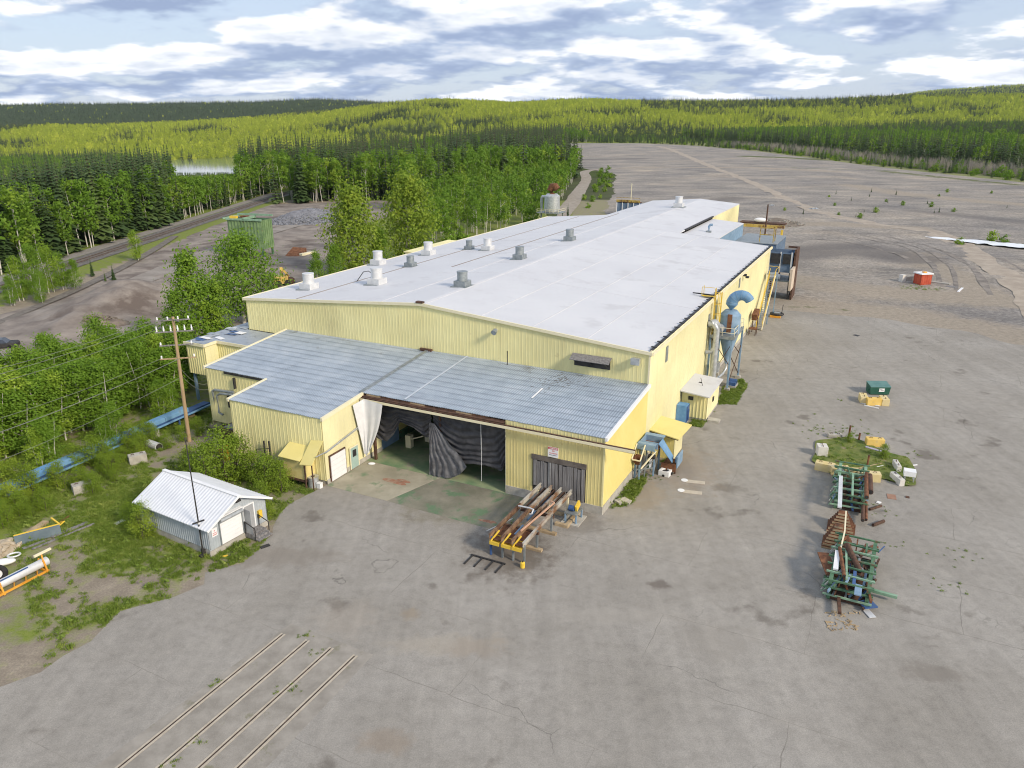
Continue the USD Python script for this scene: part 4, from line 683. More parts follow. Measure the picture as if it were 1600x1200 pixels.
# caged ladder
t = thing('caged_ladder', 'yellow caged ladder up the right wall to the roof edge', 'ladder', bl(0.1, 34.8), ROT)
for y in (-.25, .25): obj('rail', MB().bar((.25, y, 5.2), (.25, y, 11.8), .07), M_SAFETY, t)
for i in range(18): obj('rung', MB().bar((.25, -.25, 5.4 + i * .33), (.25, .25, 5.4 + i * .33), .035), M_SAFETY, t)
for z in (6.4, 7.6, 8.8, 10.0, 11.2): obj('cage_hoop', MB().tube([(.25 + .75 * math.sin(q), -.42 * math.cos(q), z) for q in np.linspace(0, math.pi, 9)], .03, 5), M_SAFETY, t)
for q in (.6, 1.2, 1.57, 1.95, 2.5): obj('cage_strap', MB().bar((.25 + .75 * math.sin(q), -.42 * math.cos(q), 6.4), (.25 + .75 * math.sin(q), -.42 * math.cos(q), 11.4), .05), M_SAFETY, t)
obj('landing', MB().box(-1.2, .2, -.5, .5, 10.85, 10.92).bar((-1.2, -.5, 10.9), (-1.2, -.5, 11.9), .05).bar((-1.2, .5, 10.9), (-1.2, .5, 11.9), .05).bar((-1.2, -.5, 11.9), (.2, -.5, 11.9), .05), M_SAFETY, t)
obj('roof_bracket', MB().bar((-2.4, .3, 10.95), (.2, -.4, 11.05), .12), M_DARK, t)

# blue cyclone on its steel stand
t = thing('dust_cyclone', 'tall blue cyclone dust collector with hooked outlet on a steel stand beside the mill', 'dust collector', bl(1.9, 36.7), ROT)
obj('body', MB().lathe((0, 0, 0), [(.16, 2.55), (.28, 3.0), (1.12, 6.2), (1.17, 6.3), (1.17, 8.5), (.72, 9.0), (.68, 9.02)], 28), M_BLUE_GREY, t, smooth=35)
arc = [(.55 * 0, 0, 8.9), (0, 0, 9.7)] + [(1.0 - 1.0 * math.cos(q), .15 * q, 9.8 + 1.0 * math.sin(q)) for q in np.linspace(.1, 2.7, 12)]
M_BLUE_LT = mat('cyclone_blue', (.11, .225, .37), (.165, .30, .46), 1.2, .5, spots=((.3, .2, .15), 2.2, .68))
obj('outlet_elbow', MB().tube(arc, np.linspace(.68, .52, len(arc)), 18, cap=False), M_BLUE_LT, t, smooth=50)
for k in range(2, len(arc) - 1, 2):
    p = np.array(arc[k]); q = np.array(arc[k + 1]); r = np.linspace(.68, .52, len(arc))[k] + .03; obj('elbow_seam', MB().tube([p, p + (q - p) * .25], r, 18), M_BLUE_GREY, t)
obj('rust_panel', MB().cbox((.15, -1.2, 7.7), (.5, .1, 2.1), 0, -4), M_RUST, t)
obj('inlet_duct', MB().tube([(-1.5, -3.2, 7.9), (-1.2, -2.9, 8.0), (-.9, -1.9, 7.2), (-.8, -1.0, 7.0)], .5, 12), M_GALV, t, smooth=50)
dn = obj('down_duct', MB().tube([(-1.75, -3.2, 7.9), (-1.2, -3.2, 8.0), (-.8, -3.2, 7.4), (-.75, -3.2, 1.5)], .34, 12), M_GALV, t, smooth=50)
obj('branch', MB().tube([(-1.8, -3.4, 4.6), (-1.2, -3.3, 4.7), (-.8, -3.2, 5.3)], .24, 10).box(-.9, -.3, -2.7, -2.0, 2.2, 3.3), M_GALV, dn, kind='stuff')
obj('discharge_pipe', MB().tube([(0, 0, 2.8), (0, 0, 1.9), (-.2, -.7, 1.4), (-.9, -4.2, 1.0), (-1.7, -6.8, 1.2)], .17, 10), M_GALV, t, smooth=50)
for x, y in ((.8, -2.3), (1.0, 3.0), (-1.6, -2.3), (-1.6, 3.0)):
    lg = obj('leg', MB().ibeam((x, y, 3.2), (x, y, 3.2001), .2, 6.4) if False else MB().bar((x, y, .25), (x, y, 6.35), .2), M_BLUE_GREY, t); obj('footing', MB().box(x - .3, x + .3, y - .3, y + .3, -.05, .3), M_CONC, lg)
obj('platform', MB().box(-1.7, 1.1, -2.5, 3.1, 6.3, 6.42).box(-1.7, 1.1, -2.55, -2.45, 6.15, 6.5).box(1.0, 1.12, -2.5, 3.1, 6.15, 6.5), M_GALV_DARK, t)
for x, y in ((-1.6, -2.45), (-.3, -2.45), (1.05, -2.45), (1.05, -.6), (1.05, 1.2), (1.05, 3.0), (-.3, 3.0)): obj('rail_post', MB().bar((x, y, 6.4), (x, y, 7.45), .05), M_TRIM if y < -2 else M_STEELW, t)
for z in (6.9, 7.45): obj('handrail', MB().bar((-1.6, -2.45, z), (1.05, -2.45, z), .05).bar((1.05, -2.45, z), (1.05, 3.0, z), .05).bar((1.05, 3.0, z), (-.3, 3.0, z), .05), M_TRIM, t)
for a, b in (((.8, -2.3, .6), (1.0, 3.0, 4.2)), ((1.0, 3.0, .6), (.8, -2.3, 4.2)), ((-1.6, -2.3, .6), (.8, -2.3, 5.6)), ((.8, -2.3, 3.0), (-1.6, -2.3, 6.2)), ((1.0, 3.0, 3), (-1.6, 3.0, 6.2))): obj('brace', MB().bar(a, b, .07), M_RUSTDK, t)
tb = thing('blower_base', 'dark blue blower unit on the concrete block under the cyclone stand', 'blower', bl(2.9, 36.2), ROT)
obj('housing', MB().box(-.5, .5, -.8, .5, .3, .7).tube([(-.5, 0, .6), (.5, 0, .6)], .35, 12), M_NAVY, tb); obj('plinth', MB().box(-.6, .6, -.9, .7, -.05, .3), M_CONC, tb)

# sheds and cabinets along the right wall
t = thing('utility_shed', 'small yellow shed with flat white roof against the right mill wall', 'shed', bl(1.5, 26.2), ROT)
obj('wall', ribbed((-1.4, -2.7), (1.3, -2.7), .3, 3.0, .36, .04, .1), M_YEL, t); obj('wall', ribbed((1.3, -2.7), (1.3, 2.8), .3, 2.85, .4, .02, .06), M_YEL_PALE, t); obj('wall', ribbed((1.3, 2.8), (-1.4, 2.8), .3, 2.9, .36), M_YEL, t)
obj('roof', MB().add([[-1.48, -3.3, 3.15], [1.62, -3.5, 2.95], [-1.48, 3.0, 3.15], [1.62, 3.0, 2.95], [-1.48, -3.3, 3.27], [1.62, -3.5, 3.07], [-1.48, 3.0, 3.27], [1.62, 3.0, 3.07]], [[0, 2, 3, 1], [4, 5, 7, 6], [0, 1, 5, 4], [1, 3, 7, 5], [2, 0, 4, 6], [3, 2, 6, 7]]), M_MEMBRANE, t)
obj('vent', MB().box(-.7, -.2, -2.78, -2.72, 2.2, 2.6), M_DARK, t); obj('vent', MB().box(1.34, 1.4, -.4, .1, 1.5, 2.0), M_DARK, t); obj('step', MB().box(1.4, 2.6, -2.6, -1.7, -.05, .25), M_CONC, t); obj('roof_pipe', MB().bar((.2, -.5, 3.1), (0, -.8, 4.1), .04).box(-.4, -.1, .2, .4, 3.18, 3.24), M_DARK, t); obj('foundation', MB().box(-1.4, 1.28, -2.68, 2.7, -.05, .3), M_CONC, t)
t = thing('electrical_cabinet', 'tall blue electrical cabinet between the two yellow sheds', 'cabinet', bl(.75, 22.3), ROT)
obj('body', MB().box(-.7, .35, -.55, .55, .1, 2.05), M_BLUE, t); obj('door_panel', MB().box(.36, .40, -.5, .5, .2, 1.95), M_NAVY, t); obj('plinth', MB().box(-.7, .35, -.6, .6, -.05, .1), M_CONC, t); obj('vent_fin', MB().box(.42, .5, -.2, .2, .5, 1.5), M_NAVY, t)
t = thing('lean_to_shed', 'low yellow shed with sloping yellow roof beside the chute machine', 'shed', bl(1.3, 14.0), ROT)
obj('wall', ribbed((-1.2, -1.2), (1.0, -1.2), 0, lambda d: 2.55 - .1 * d, .5, .015, .05), M_YEL_DEEP, t); obj('wall', ribbed((1.0, -1.2), (1.0, 1.8), 0, 2.3, .5, .015), M_YEL_PALE, t); obj('wall', ribbed((1.0, 1.8), (-1.2, 1.8), 0, lambda d: 2.35 + .1 * d, .5), M_YEL, t)
obj('roof', MB().add([[-1.3, -1.7, 2.72], [1.55, -2.0, 2.4], [-1.3, 2.2, 2.72], [1.75, 2.0, 2.4], [-1.3, -1.7, 2.82], [1.55, -2.0, 2.5], [-1.3, 2.2, 2.82], [1.75, 2.0, 2.5]], [[0, 2, 3, 1], [4, 5, 7, 6], [0, 1, 5, 4], [1, 3, 7, 5], [2, 0, 4, 6], [3, 2, 6, 7]]), M_YEL_DEEP, t); obj('eave_shadow_board', MB().bar((-1.25, -1.66, 2.66), (1.5, -1.94, 2.36), .06), M_RUSTDK, t)  # dark bar under the eave, drawn in as its shadow line
# chute machine
t = thing('chute_machine', 'rusty and blue conveyor chutes on steel legs at the right lean-to corner', 'conveyor', bl(.1, 9.0), ROT)
obj('bin', MB().box(.1, 1.7, 1.4, 1.5, 2.5, 3.1).box(.1, 1.7, -.1, .0, 2.5, 3.1).box(.1, .2, 0, 1.4, 2.5, 3.1), M_BLUE_GREY, t); obj('bin_floor', MB().box(.2, 1.7, 0, 1.4, 2.45, 2.55), M_RUST, t)
obj('bin_lip', MB().box(.0, 1.75, 1.5, 2.1, 2.95, 3.05).box(.0, 1.6, -.6, -.1, 2.95, 3.05).box(.0, 1.6, -.65, -.58, 2.5, 3.0), M_BLUE_GREY, t)
obj('chute', MB().add([[1.7, .1, 3.0], [1.75, 1.3, 3.05], [2.9, .6, 1.2], [2.7, 1.8, 1.3], [1.7, .1, 2.95], [1.75, 1.3, 3.0], [2.9, .6, 1.15], [2.7, 1.8, 1.25]], [[0, 2, 3, 1], [4, 5, 7, 6], [0, 1, 5, 4], [2, 6, 7, 3]]), M_BLUE_LT, t)
tr_ = obj('tray', MB().box(1.9, 3.2, .8, 2.6, .62, .7).box(1.9, 3.2, .72, .8, .3, 1.0), M_RUST, t); obj('tray_end', MB().box(3.2, 3.3, .9, 2.7, .6, 1.7).box(3.0, 3.2, 1.2, 2.4, 1.0, 1.5), M_BLUE_GREY, tr_)
obj('hopper', MB().add([[.0, -1.9, 2.0], [.7, -1.9, 2.0], [.0, -.9, 2.1], [.7, -.9, 2.1], [.2, -1.6, 1.4], [.5, -1.6, 1.4], [.2, -1.2, 1.4], [.5, -1.2, 1.4]], [[0, 4, 5, 1], [2, 3, 7, 6], [0, 2, 6, 4], [1, 5, 7, 3], [4, 6, 7, 5]]), M_RUST, t)
obj('yellow_frame', MB().bar((.0, -2.0, 2.05), (.0, -.7, 3.0), .09).bar((.75, -2.0, 2.0), (.75, -.7, 3.0), .09).bar((.0, -2, 2.0), (.75, -2, 2.0), .09).bar((.8, -1.8, 1.2), (1.6, -.2, 2.4), .1), M_TRIM, t)
for x, y, z in ((.15, -1.4, 1.5), (.6, -1.6, 1.4), (.3, -.2, 2.4), (1.5, -.3, 2.4), (1.5, 1.3, 2.4), (.3, 1.4, 2.4), (1.9, 1.0, .6), (3.1, 1.0, .6)): obj('leg', MB().bar((x, y, 0), (x, y, z), .13), M_BLUE_GREY if x < 1.8 else M_RUSTDK, t)
for a, b in (((.2, -1.4, .2), (1.5, -.3, 1.6)), ((1.5, -.3, .3), (1.5, 1.3, 2.0)), ((.3, -.2, .3), (1.5, -.3, 2.0)), ((.9, -1.0, .1), (.9, -.4, 2.2)), ((1.1, .2, .1), (1.1, .2, 2.4)), ((1.9, 1.0, .6), (1.5, 1.3, .6)), ((.15, -1.4, .8), (1.5, -.3, .8))): obj('brace', MB().bar(a, b, .09), M_GALV_DARK, t)
obj('motor', MB().tube([(1.0, -.4, 1.9), (1.6, -.4, 1.9)], .2, 10), M_DARK, t); obj('guard_plate', MB().box(.9, .95, -.3, .9, .5, 1.7), M_GREEN, t); obj('white_panel', MB().box(1.15, 1.2, -.5, .0, .7, 1.7), M_WHITE, t)
t = thing('appliance', 'white square fan unit lying on the asphalt by the chute machine', 'fan unit', bl(2.5, 9.4), ROT - 6)
M_HOLE = M_DARK
ring = Polygon([(-.48, -.42), (.48, -.42), (.48, .42), (-.48, .42)]).difference(Point(0, 0).buffer(.33))
obj('case', MB().prism(ring, 0.03, .5).box(-.47, .47, -.41, .41, 0, .05), M_WHITE, t); obj('fan_well', MB().lathe((0, 0, .06), [(.325, 0), (.325, .3), (.1, .32)], 18), M_DARK, t); obj('foot', MB().box(-.1, .1, -.5, -.42, .03, .2).box(.48, .6, .1, .3, .1, .3), M_DARK, t)

# yellow stair, cabinet and oddments at the far right
t = thing('steel_stair', 'long yellow steel stair climbing to the rear platform at the right wall', 'stair', bl(1.3, 63.4), ROT)
for x in (-.45, .45):
    obj('stringer', MB().bar((x, 0, .1), (x, 8.6, 6.9), .09, .28), M_SAFETY if x < 0 else M_TRIM, t); obj('handrail', MB().bar((x, -.1, 1.05), (x, 8.6, 7.85), .07), M_SAFETY, t)
    for k in range(6): obj('baluster', MB().bar((x, .3 + k * 1.6, .3 + k * 1.27), (x, .3 + k * 1.6, 1.35 + k * 1.27), .05), M_SAFETY, t)
for k in range(30): obj('tread', MB().box(-.42, .42, .15 + k * .283, .37 + k * .283, .22 + k * .2255, .26 + k * .2255), M_GALV_DARK, t)
obj('landing', MB().box(-.9, .6, 8.6, 10.4, 6.85, 6.95), M_GALV_DARK, t); obj('landing_rail', MB().bar((-.9, 10.4, 7.9), (.6, 10.4, 7.9), .06).bar((.6, 8.6, 7.9), (.6, 10.4, 7.9), .06).bar((.6, 10.4, 6.9), (.6, 10.4, 7.9), .06), M_SAFETY, t)
for x, y in ((-.5, 4.2), (.5, 4.2), (-.8, 10.2), (.5, 10.2)): obj('post', MB().bar((x, y, 0), (x, y, 3.3 if y < 5 else 6.85), .14), M_BLUE_GREY, t)
t = thing('rusty_bench', 'rusty brown box on a spindly frame by the foot of the yellow stair', 'steel frame', bl(.9, 61.6), ROT)
obj('hood', MB().cbox((-.1, .9, 2.6), (.75, 2.2, .9), 0, 12), M_RUST, t); obj('table', MB().box(-.5, .6, -1.8, -.6, .95, 1.05), M_RUST, t)
for x in (-.45, .5):
    for y in (-1.7, -.7): obj('leg', MB().bar((x, y, 0), (x, y, 1), .08), M_RUSTDK, t)
    obj('post', MB().bar((x * .7, .4, 0), (x * .7, .4, 2.3), .1), M_RUSTDK, t)
t = thing('machine_part', 'black machine part with orange base on the asphalt beyond the yellow stair', 'machine part', at(1213, 495), ROT)
obj('base', MB().box(-.9, .7, -.9, -.2, 0, .3), M_ORANGE, t); obj('frame', MB().tube([(.9 * math.cos(q), .2 + .8 * math.sin(q), .45) for q in np.linspace(0, 6.0, 16)], .2, 8), M_DARK, t); obj('block', MB().box(-.4, .5, -.2, .5, .2, .7), M_GALV, t); obj('rod', MB().bar((.7, .2, .3), (.8, .3, 2.0), .08), M_DARK, t)
t = thing('concrete_rubble', 'small broken concrete slab on the asphalt edge by the weeds', 'concrete slab', at(972, 785), 20); obj('slab', MB().cbox((0, 0, .12), (1.1, .7, .22), 10).cbox((.4, -.3, .1), (.6, .4, .2), 40), M_CONC, t, kind='stuff')

# machinery behind the mill, far right
M_YRUST = mat('worn_yellow', (.42, .29, .06), (.55, .41, .12), 1.0, .6, spots=((.18, .1, .05), 1.2, .5)); M_GALLERY = mat('gallery_blue', (.10, .155, .23), (.16, .22, .31), .7, .6, spots=((.15, .12, .1), .8, .6))
t = thing('hopper_bin', 'steel bins with open black tops and rusty frame behind the mill', 'hopper', bl(-.6, 88), ROT)
obj('bin', MB().box(-3.0, 3.0, -2, 2, 4.8, 5.0).box(-3, 3, -2, -1.9, 5, 8.2).box(-3, 3, 1.9, 2, 5, 8.2).box(-3, -2.9, -1.9, 1.9, 5, 8.2).box(2.9, 3, -1.9, 1.9, 5, 8.2), M_GALLERY, t); obj('bin_opening', MB().box(-2.6, -1.0, -2.2, -2.02, 6.3, 8.0).box(-.6, 1.0, -2.2, -2.02, 6.3, 8.0).box(1.4, 2.7, -2.2, -2.02, 6.3, 8.0), M_DARK, t, kind='stuff'); obj('bin_inside', MB().box(-2.85, 2.85, -1.85, 1.85, 6.6, 7.2), M_DARK, t)  # dark panels on the bin front stand in for shade in the openings
for i in range(4): obj('bin_rib', MB().box(-2.7 + i * 1.8, -2.5 + i * 1.8, -2.15, -2.0, 4.8, 8.3), M_STEELW, t)
for x in (-2.8, 2.8):
    for y in (-1.8, 1.8): obj('leg', MB().bar((x, y, 0), (x, y, 4.8), .3), M_DARK, t)
obj('rust_frame', MB().box(3.2, 3.5, -2, 2.2, 0, 8.8).box(1.6, 3.5, 1.9, 2.2, 8.5, 8.8), M_RUSTDK, t); obj('floor', MB().box(-3, 3.4, -3.2, 2, 3.4, 3.6), M_GALV_DARK, t); obj('white_drum', MB().tube([(-1.2, -2.6, 4.1), (1.4, -2.6, 4.1)], .5, 10), M_STEELW, t); obj('skirt', MB().box(3.2, 3.6, -5.5, -2.0, 2.4, 6.0), mat('buff_panel', (.5, .42, .33), (.6, .5, .4), 1, .7), t)
t = thing('conveyor_gallery', 'blue sided enclosed conveyor gallery behind the right end of the mill', 'conveyor', bl(-6, 96), ROT)
obj('wall', ribbed((-2.8, -3), (4.5, -3), 3.0, 8.4, .5), M_GALLERY, t); obj('wall', ribbed((4.5, -3), (4.5, 9), 3, 8.4, .5), M_GALLERY, t); obj('roof', MB().box(-2.9, 4.6, -3.1, 9, 8.4, 8.5), M_GALV_DARK, t); obj('leg', MB().bar((4.2, -2.6, 0), (4.2, -2.6, 3), .3), M_RUSTDK, t); obj('leg', MB().bar((4.2, 8, 0), (4.2, 8, 3), .3), M_RUSTDK, t)
obj('yellow_gantry', MB().bar((1.2, -1, 8.5), (1.2, -1, 11), .15).bar((3.6, -1, 8.5), (3.6, -1, 11), .15).bar((1.2, -1, 11), (3.6, -1, 11), .15).bar((1.2, -1, 9.8), (3.6, -1, 9.8), .15).bar((3.6, 1, 8.5), (3.6, 1, 11), .15), M_YRUST, t)
t = thing('yard_pole', 'lone dark timber pole behind the blue gallery', 'pole', bl(-6.5, 112), ROT); obj('shaft', MB().tube([(0, 0, 0), (0, 0, 13.5)], [.2, .14], 8), M_RUSTDK, t); obj('lamp_arm', MB().bar((0, 0, 13.2), (.9, 0, 13.4), .1).box(.5, 1.2, -.2, .2, 13.3, 13.5), M_GALV, t)
t = thing('yellow_gantry_beam', 'long yellow beam platform with pale sacks behind the mill', 'platform', bl(-9, 121), ROT); obj('beam', MB().box(-4.5, 5, -.2, .2, 7.7, 8.3), M_YRUST, t); obj('deck', MB().box(-4.5, 5, .5, 3.5, 8.3, 8.6), M_RUSTDK, t); obj('leg', MB().bar((4.6, 0, 0), (4.6, 0, 7.4), .4), M_SAFETY, t); obj('leg', MB().bar((-4, 0, 0), (-4, 0, 7.4), .4), M_SAFETY, t); obj('pale_load', MB().tm(trimesh.creation.icosphere(2, 1.1).apply_scale((1.3, .7, .45)).apply_translation((-.2, 1.2, 9.1))), M_WHITE, t, smooth=True)
M_STONE = mat('blue_stone', (.10, .105, .12), (.24, .25, .275), 1.5, .9); M_BARK = mat('bark_heap', (.12, .10, .085), (.22, .19, .15), .8, .95)
rubble('rubble_pile', 'grey and brown rubble mound in the log yard behind the mill', at(1212, 352), 10, 7, 2.0, 160, M_BARK, 3, mat('rubble_stone', (.2, .19, .17), (.34, .31, .27), 1, .9))
t = thing('debris_sheet', 'pale crumpled sheet lying on the grey log yard', 'debris', at(1272, 327), 15); obj('sheet', MB().grid(np.stack(list(np.meshgrid(np.linspace(-1.6, 1.6, 9), np.linspace(-1, 1, 6), indexing='ij')) + [rng.uniform(.1, .5, (9, 6))], -1)), M_GALV, t)

for u, v, rx, ry, h, lab in ((150, 512, 6, 4, 2.0, 'dark mound of bark and dirt nearest the poplar thicket'), (212, 486, 7, 4, 2.2, 'dark ragged mound of dirt behind the poplar thicket'), (270, 470, 6, 4, 1.4, 'low dark mound left of the cone-shaped poplar')):
    rubble('dirt_mound', lab, at(u, v), rx, ry, h, 140, mat('mound_dirt', (.11, .09, .075), (.25, .20, .16), .5, .95, bump=.6, bscale=3) if u == 150 else UsdShade.Material.Get(stage, '/World/Looks/mound_dirt'), u, M_BARK, 'dirt mound')
# second collector behind the left of the roof
t = thing('dust_collector', 'grey dust collector with rusty elbow outlet behind the left roof edge', 'dust collector', at(862, 356), ROT)
obj('body', MB().lathe((0, 0, 0), [(.4, 2), (2.1, 4.6), (2.35, 5.0), (2.15, 9.0), (1.4, 9.6)], 24), M_GALV, t, smooth=35)
obj('outlet_elbow', MB().tube([(-.2, 0, 9.4), (-.5, 0, 10.6), (0, 0, 11.6), (.9, 0, 11.7), (1.5, 0, 10.9)], [1.1, 1.1, 1.05, 1.0, .95], 14), M_RUST, t, smooth=50)
obj('side_duct', MB().tube([(-1.8, 0, 8.6), (-3.0, 0, 8.7), (-3.3, 0, 8.0), (-3.3, 0, 0)], .45, 12), M_GALV, t, smooth=50); obj('platform', MB().box(-3.6, 3.2, -2.8, 2.8, 4.3, 4.5), M_GALV_DARK, t)
for x in (-2.4, 2.4):
    for y in (-2.2, 2.2): obj('leg', MB().bar((x, y, 0), (x, y, 4.3), .3), M_GALV_DARK, t)
for z in (5.0, 5.5): obj('handrail', MB().bar((-3.5, -2.7, z), (3.1, -2.7, z), .07).bar((3.1, -2.7, z), (3.1, 2.7, z), .07), M_TRIM, t)
for i in range(6): obj('rail_post', MB().bar((-3.5 + i * 1.32, -2.7, 4.5), (-3.5 + i * 1.32, -2.7, 5.5), .07), M_TRIM, t)
t = thing('yellow_walkway', 'yellow railed walkway over blue bins behind the rear roof', 'platform', at(982, 336), ROT); obj('deck', MB().box(-4, 4, -1, 1, 4, 4.2), M_RUSTDK, t); obj('rail_panel', MB().box(-4, 4, -1.1, -1.0, 4.2, 4.9), M_YRUST, t); obj('handrail', MB().box(-4, 4, -1.1, -1.0, 5.5, 5.65), M_YRUST, t); obj('bin', MB().box(-4, 4, -.9, .9, .2, 3.9), M_GALLERY, t); obj('mast', MB().bar((.6, 0, 4), (.6, 0, 10), .2), M_TRIM, t)
for i in range(5): obj('leg', MB().bar((-3.8 + i * 1.9, -1.05, 0), (-3.8 + i * 1.9, -1.05, 4), .2), M_WHITE, t)

# ---------------------------------------------------------------- log deck in front of the gate
t = thing('log_deck', 'rusty log infeed deck of four long rails with yellow end stops before the timber gate', 'log deck', ORG, ROT)
M_RAILP = mat('worn_rail_paint', (.42, .40, .35), (.20, .11, .06), .7, .6, lo=.42, hi=.6); M_RAILR = mat('rusty_rail', (.10, .055, .035), (.34, .22, .13), .8, .7, lo=.4, hi=.65)
for i, x in enumerate((-5.15, -4.2, -3.35, -2.47)):
    r = obj('rail', MB().ibeam((x, -.45, 1.75), (x, -4.3, 1.75), .16, .34), M_RAILP, t); obj('rail_front', MB().ibeam((x, -4.3, 1.73), (x - .02, -9.3, 1.6), .16, .34), M_RAILR if i < 3 else M_RAILP, r)
    obj('front_post', MB().bar((x, -9.1, 0), (x, -9.1, 1.5), .13), M_GALV_DARK if i else M_NAVY, t)
for i, x in enumerate((-4.72, -3.8, -2.95)):
    obj('end_stop', MB().add([[x - .38, -9.35, 1.15], [x + .38, -9.35, 1.15], [x - .38, -8.6, 1.45], [x + .38, -8.6, 1.45], [x - .38, -9.4, 1.5], [x - .2, -9.4, 1.2]], [[0, 1, 3, 2], [0, 2, 3, 1], [0, 4, 5, 0], [0, 5, 4, 0]]).box(x - .38, x + .38, -9.42, -9.35, 1.05, 1.32).bar((x - .3, -9.38, 1.3), (x - .1, -8.4, 1.72), .09), M_SAFETY, t)
    obj('deck_pan', MB().box(x - .36, x + .36, -9.2, -6.9, 1.38, 1.42), M_RUST, t)
for y in (-4.3, -7.0): obj('cross_beam', MB().box(-5.3, -2.3, y - .1, y + .1, 1.3, 1.5), M_RUSTDK, t)
for x, y in ((-5.15, -4.4), (-2.45, -4.4), (-5.15, -1.0), (-2.45, -1.2), (-2.45, -7.0), (-4.2, -1.0)): obj('leg', MB().bar((x, y, 0.1), (x, y, 1.6), .15), M_TRIM if y > -4 else M_GALV_DARK, t)
for y in (-4.5, -7.1): obj('sleeper', MB().box(-5.4, -2.0, y - .16, y + .16, .012, .2), M_WOOD, t)
obj('timber_base', MB().box(-2.7, -1.6, -3.2, -2.9, .012, .26).box(-1.9, -1.6, -2.9, -.5, .012, .26).box(-4.9, -2.7, -1.6, -1.3, .012, .2), M_WOOD, t)
for x, y0, y1 in ((-3.9, -4.2, -5.6), (-3.78, -6.6, -8.0), (-3.85, -1.4, -3.0)): obj('hydraulic_ram', MB().tube([(x, y0, 1.45), (x, y1, 1.4)], .1, 10), M_BLUE_GREY, t)
obj('loose_bar', MB().bar((-2.75, -3.2, 1.98), (-3.3, -8.0, 1.86), .1).bar((-2.75, -3.2, 1.98), (-3.1, -3.1, 1.98), .1), mat('pinkish_bar', (.5, .3, .2), (.58, .36, .25), 2, .6), t)
obj('bent_bar', MB().tube([(-5.0, -4.9, 2.0), (-4.0, -5.0, 2.1), (-3.65, -5.1, 2.1), (-3.6, -5.5, 1.95), (-3.75, -5.5, 1.9)], .06, 8), M_STEELW, t)
for i in range(3): obj('chain_channel', MB().bar((-4.7 + i * .85, -.6, 1.6), (-4.75 + i * .85, -4.2, 1.6), .12), M_RUSTDK, t)
t = thing('motor_stand', 'grey stand with blue motor and yellow guard beside the log deck', 'motor', bl(-1.75, -1.7), ROT)
obj('table', MB().box(-.5, .55, -.7, .6, .8, .9), M_GALV_DARK, t)
for x in (-.42, .48):
    for y in (-.62, .52): obj('leg', MB().bar((x, y, .1), (x, y, .8), .12), M_BLUE_GREY, t)
obj('motor', MB().tube([(-.3, -.2, 1.12), (.15, -.2, 1.12)], .22, 12), M_NAVY, t); obj('belt_guard', MB().cbox((.3, .1, 1.25), (.16, .75, .5), 0, 20), M_SAFETY, t); obj('pad', MB().box(-.7, .8, -1.0, .9, .012, .1), M_CONC, t)
t = thing('steel_grate', 'black steel fork frame lying flat on the asphalt before the log deck', 'steel frame', bl(-5.2, -10.1, .012), ROT)
obj('beam', MB().box(-1.2, 1.6, .2, .32, 0, .1), M_DARK, t)
for x in (-1.1, -.3, .6, 1.4): obj('tine', MB().box(x, x + .1, -1.0, .2, 0, .08), M_DARK, t)
t = thing('yellow_can', 'small yellow can by the front leg of the log deck', 'can', bl(-2.35, -9.6, .012), 20); obj('body', MB().lathe((0, 0, 0), [(.16, 0), (.17, .05), (.17, .4), (.1, .46)], 12), M_SAFETY, t); obj('cap', MB().lathe((0, 0, .46), [(.06, 0), (.06, .06)], 8), M_DARK, t)
t = thing('steel_rod', 'thin grey steel rod leaning beside the log deck', 'rod', bl(-6.6, -4.4, .02), ROT); obj('bar', MB().bar((-.4, -2.0, .03), (.7, .3, .25), .06), M_STEELW, t)

# ---------------------------------------------------------------- left front: shed, mast, drum, debris
N_, R_ = at(330, 870), at(419, 820); srot = math.degrees(math.atan2(R_[1] - N_[1], R_[0] - N_[0])); SW_ = float(np.linalg.norm(R_ - N_)); SL = 7.9; EH, RH = 2.42, 3.75
M_SHED = mat('grey_cladding', (.36, .40, .43), (.44, .48, .51), 1.2, .5, .1); M_SHEDROOF = mat('white_metal_roof', (.62, .64, .67), (.68, .70, .73), .8, .45)
t = thing('storage_shed', 'small grey metal shed with white gable roof and white roller door', 'shed', N_, srot)
gb = lambda d: EH + (RH - EH) * (1 - abs(d / SW_ - .5) * 2)
w1 = obj('front_wall', ribbed((0, 0), (SW_, 0), .45, gb, .22, .02, .06), M_SHED, t); obj('side_wall', ribbed((0, SL), (0, 0), .55, EH, .24, .025, .07), M_SHED, t); obj('side_wall', ribbed((SW_, 0), (SW_, SL), .4, EH, .24), M_SHED, t); obj('rear_wall', ribbed((SW_, SL), (0, SL), .4, gb, .24), M_SHED, t)
obj('foundation', MB().box(.03, SW_ - .03, .03, SL - .03, -.1, .55).box(-.05, SW_ + .05, -.04, .02, -.1, .42), M_CONC, t)
def shed_slope(s):
    x0, x1 = (-.32, SW_ / 2) if s < 0 else (SW_ + .32, SW_ / 2); z0, z1 = EH - .1, RH + .06; n = 28; ys = np.linspace(-.45, SL + .3, n * 4 + 1); o = .025 * np.array([0, 1, 1, 0])[np.arange(n * 4 + 1) % 4]
    P = np.stack([np.stack([np.full_like(ys, x), ys, z + o], -1) for x, z in ((x0, z0), (x1, z1))]); Q = P - [0, 0, .06]
    return MB().grid(P if s > 0 else P[::-1]).grid(Q).grid(np.stack([P[0], Q[0]])).grid(np.stack([P[:, 0], Q[:, 0]])).grid(np.stack([P[:, -1], Q[:, -1]]))
for s in (-1, 1): obj('roof', shed_slope(s), M_SHEDROOF, t)
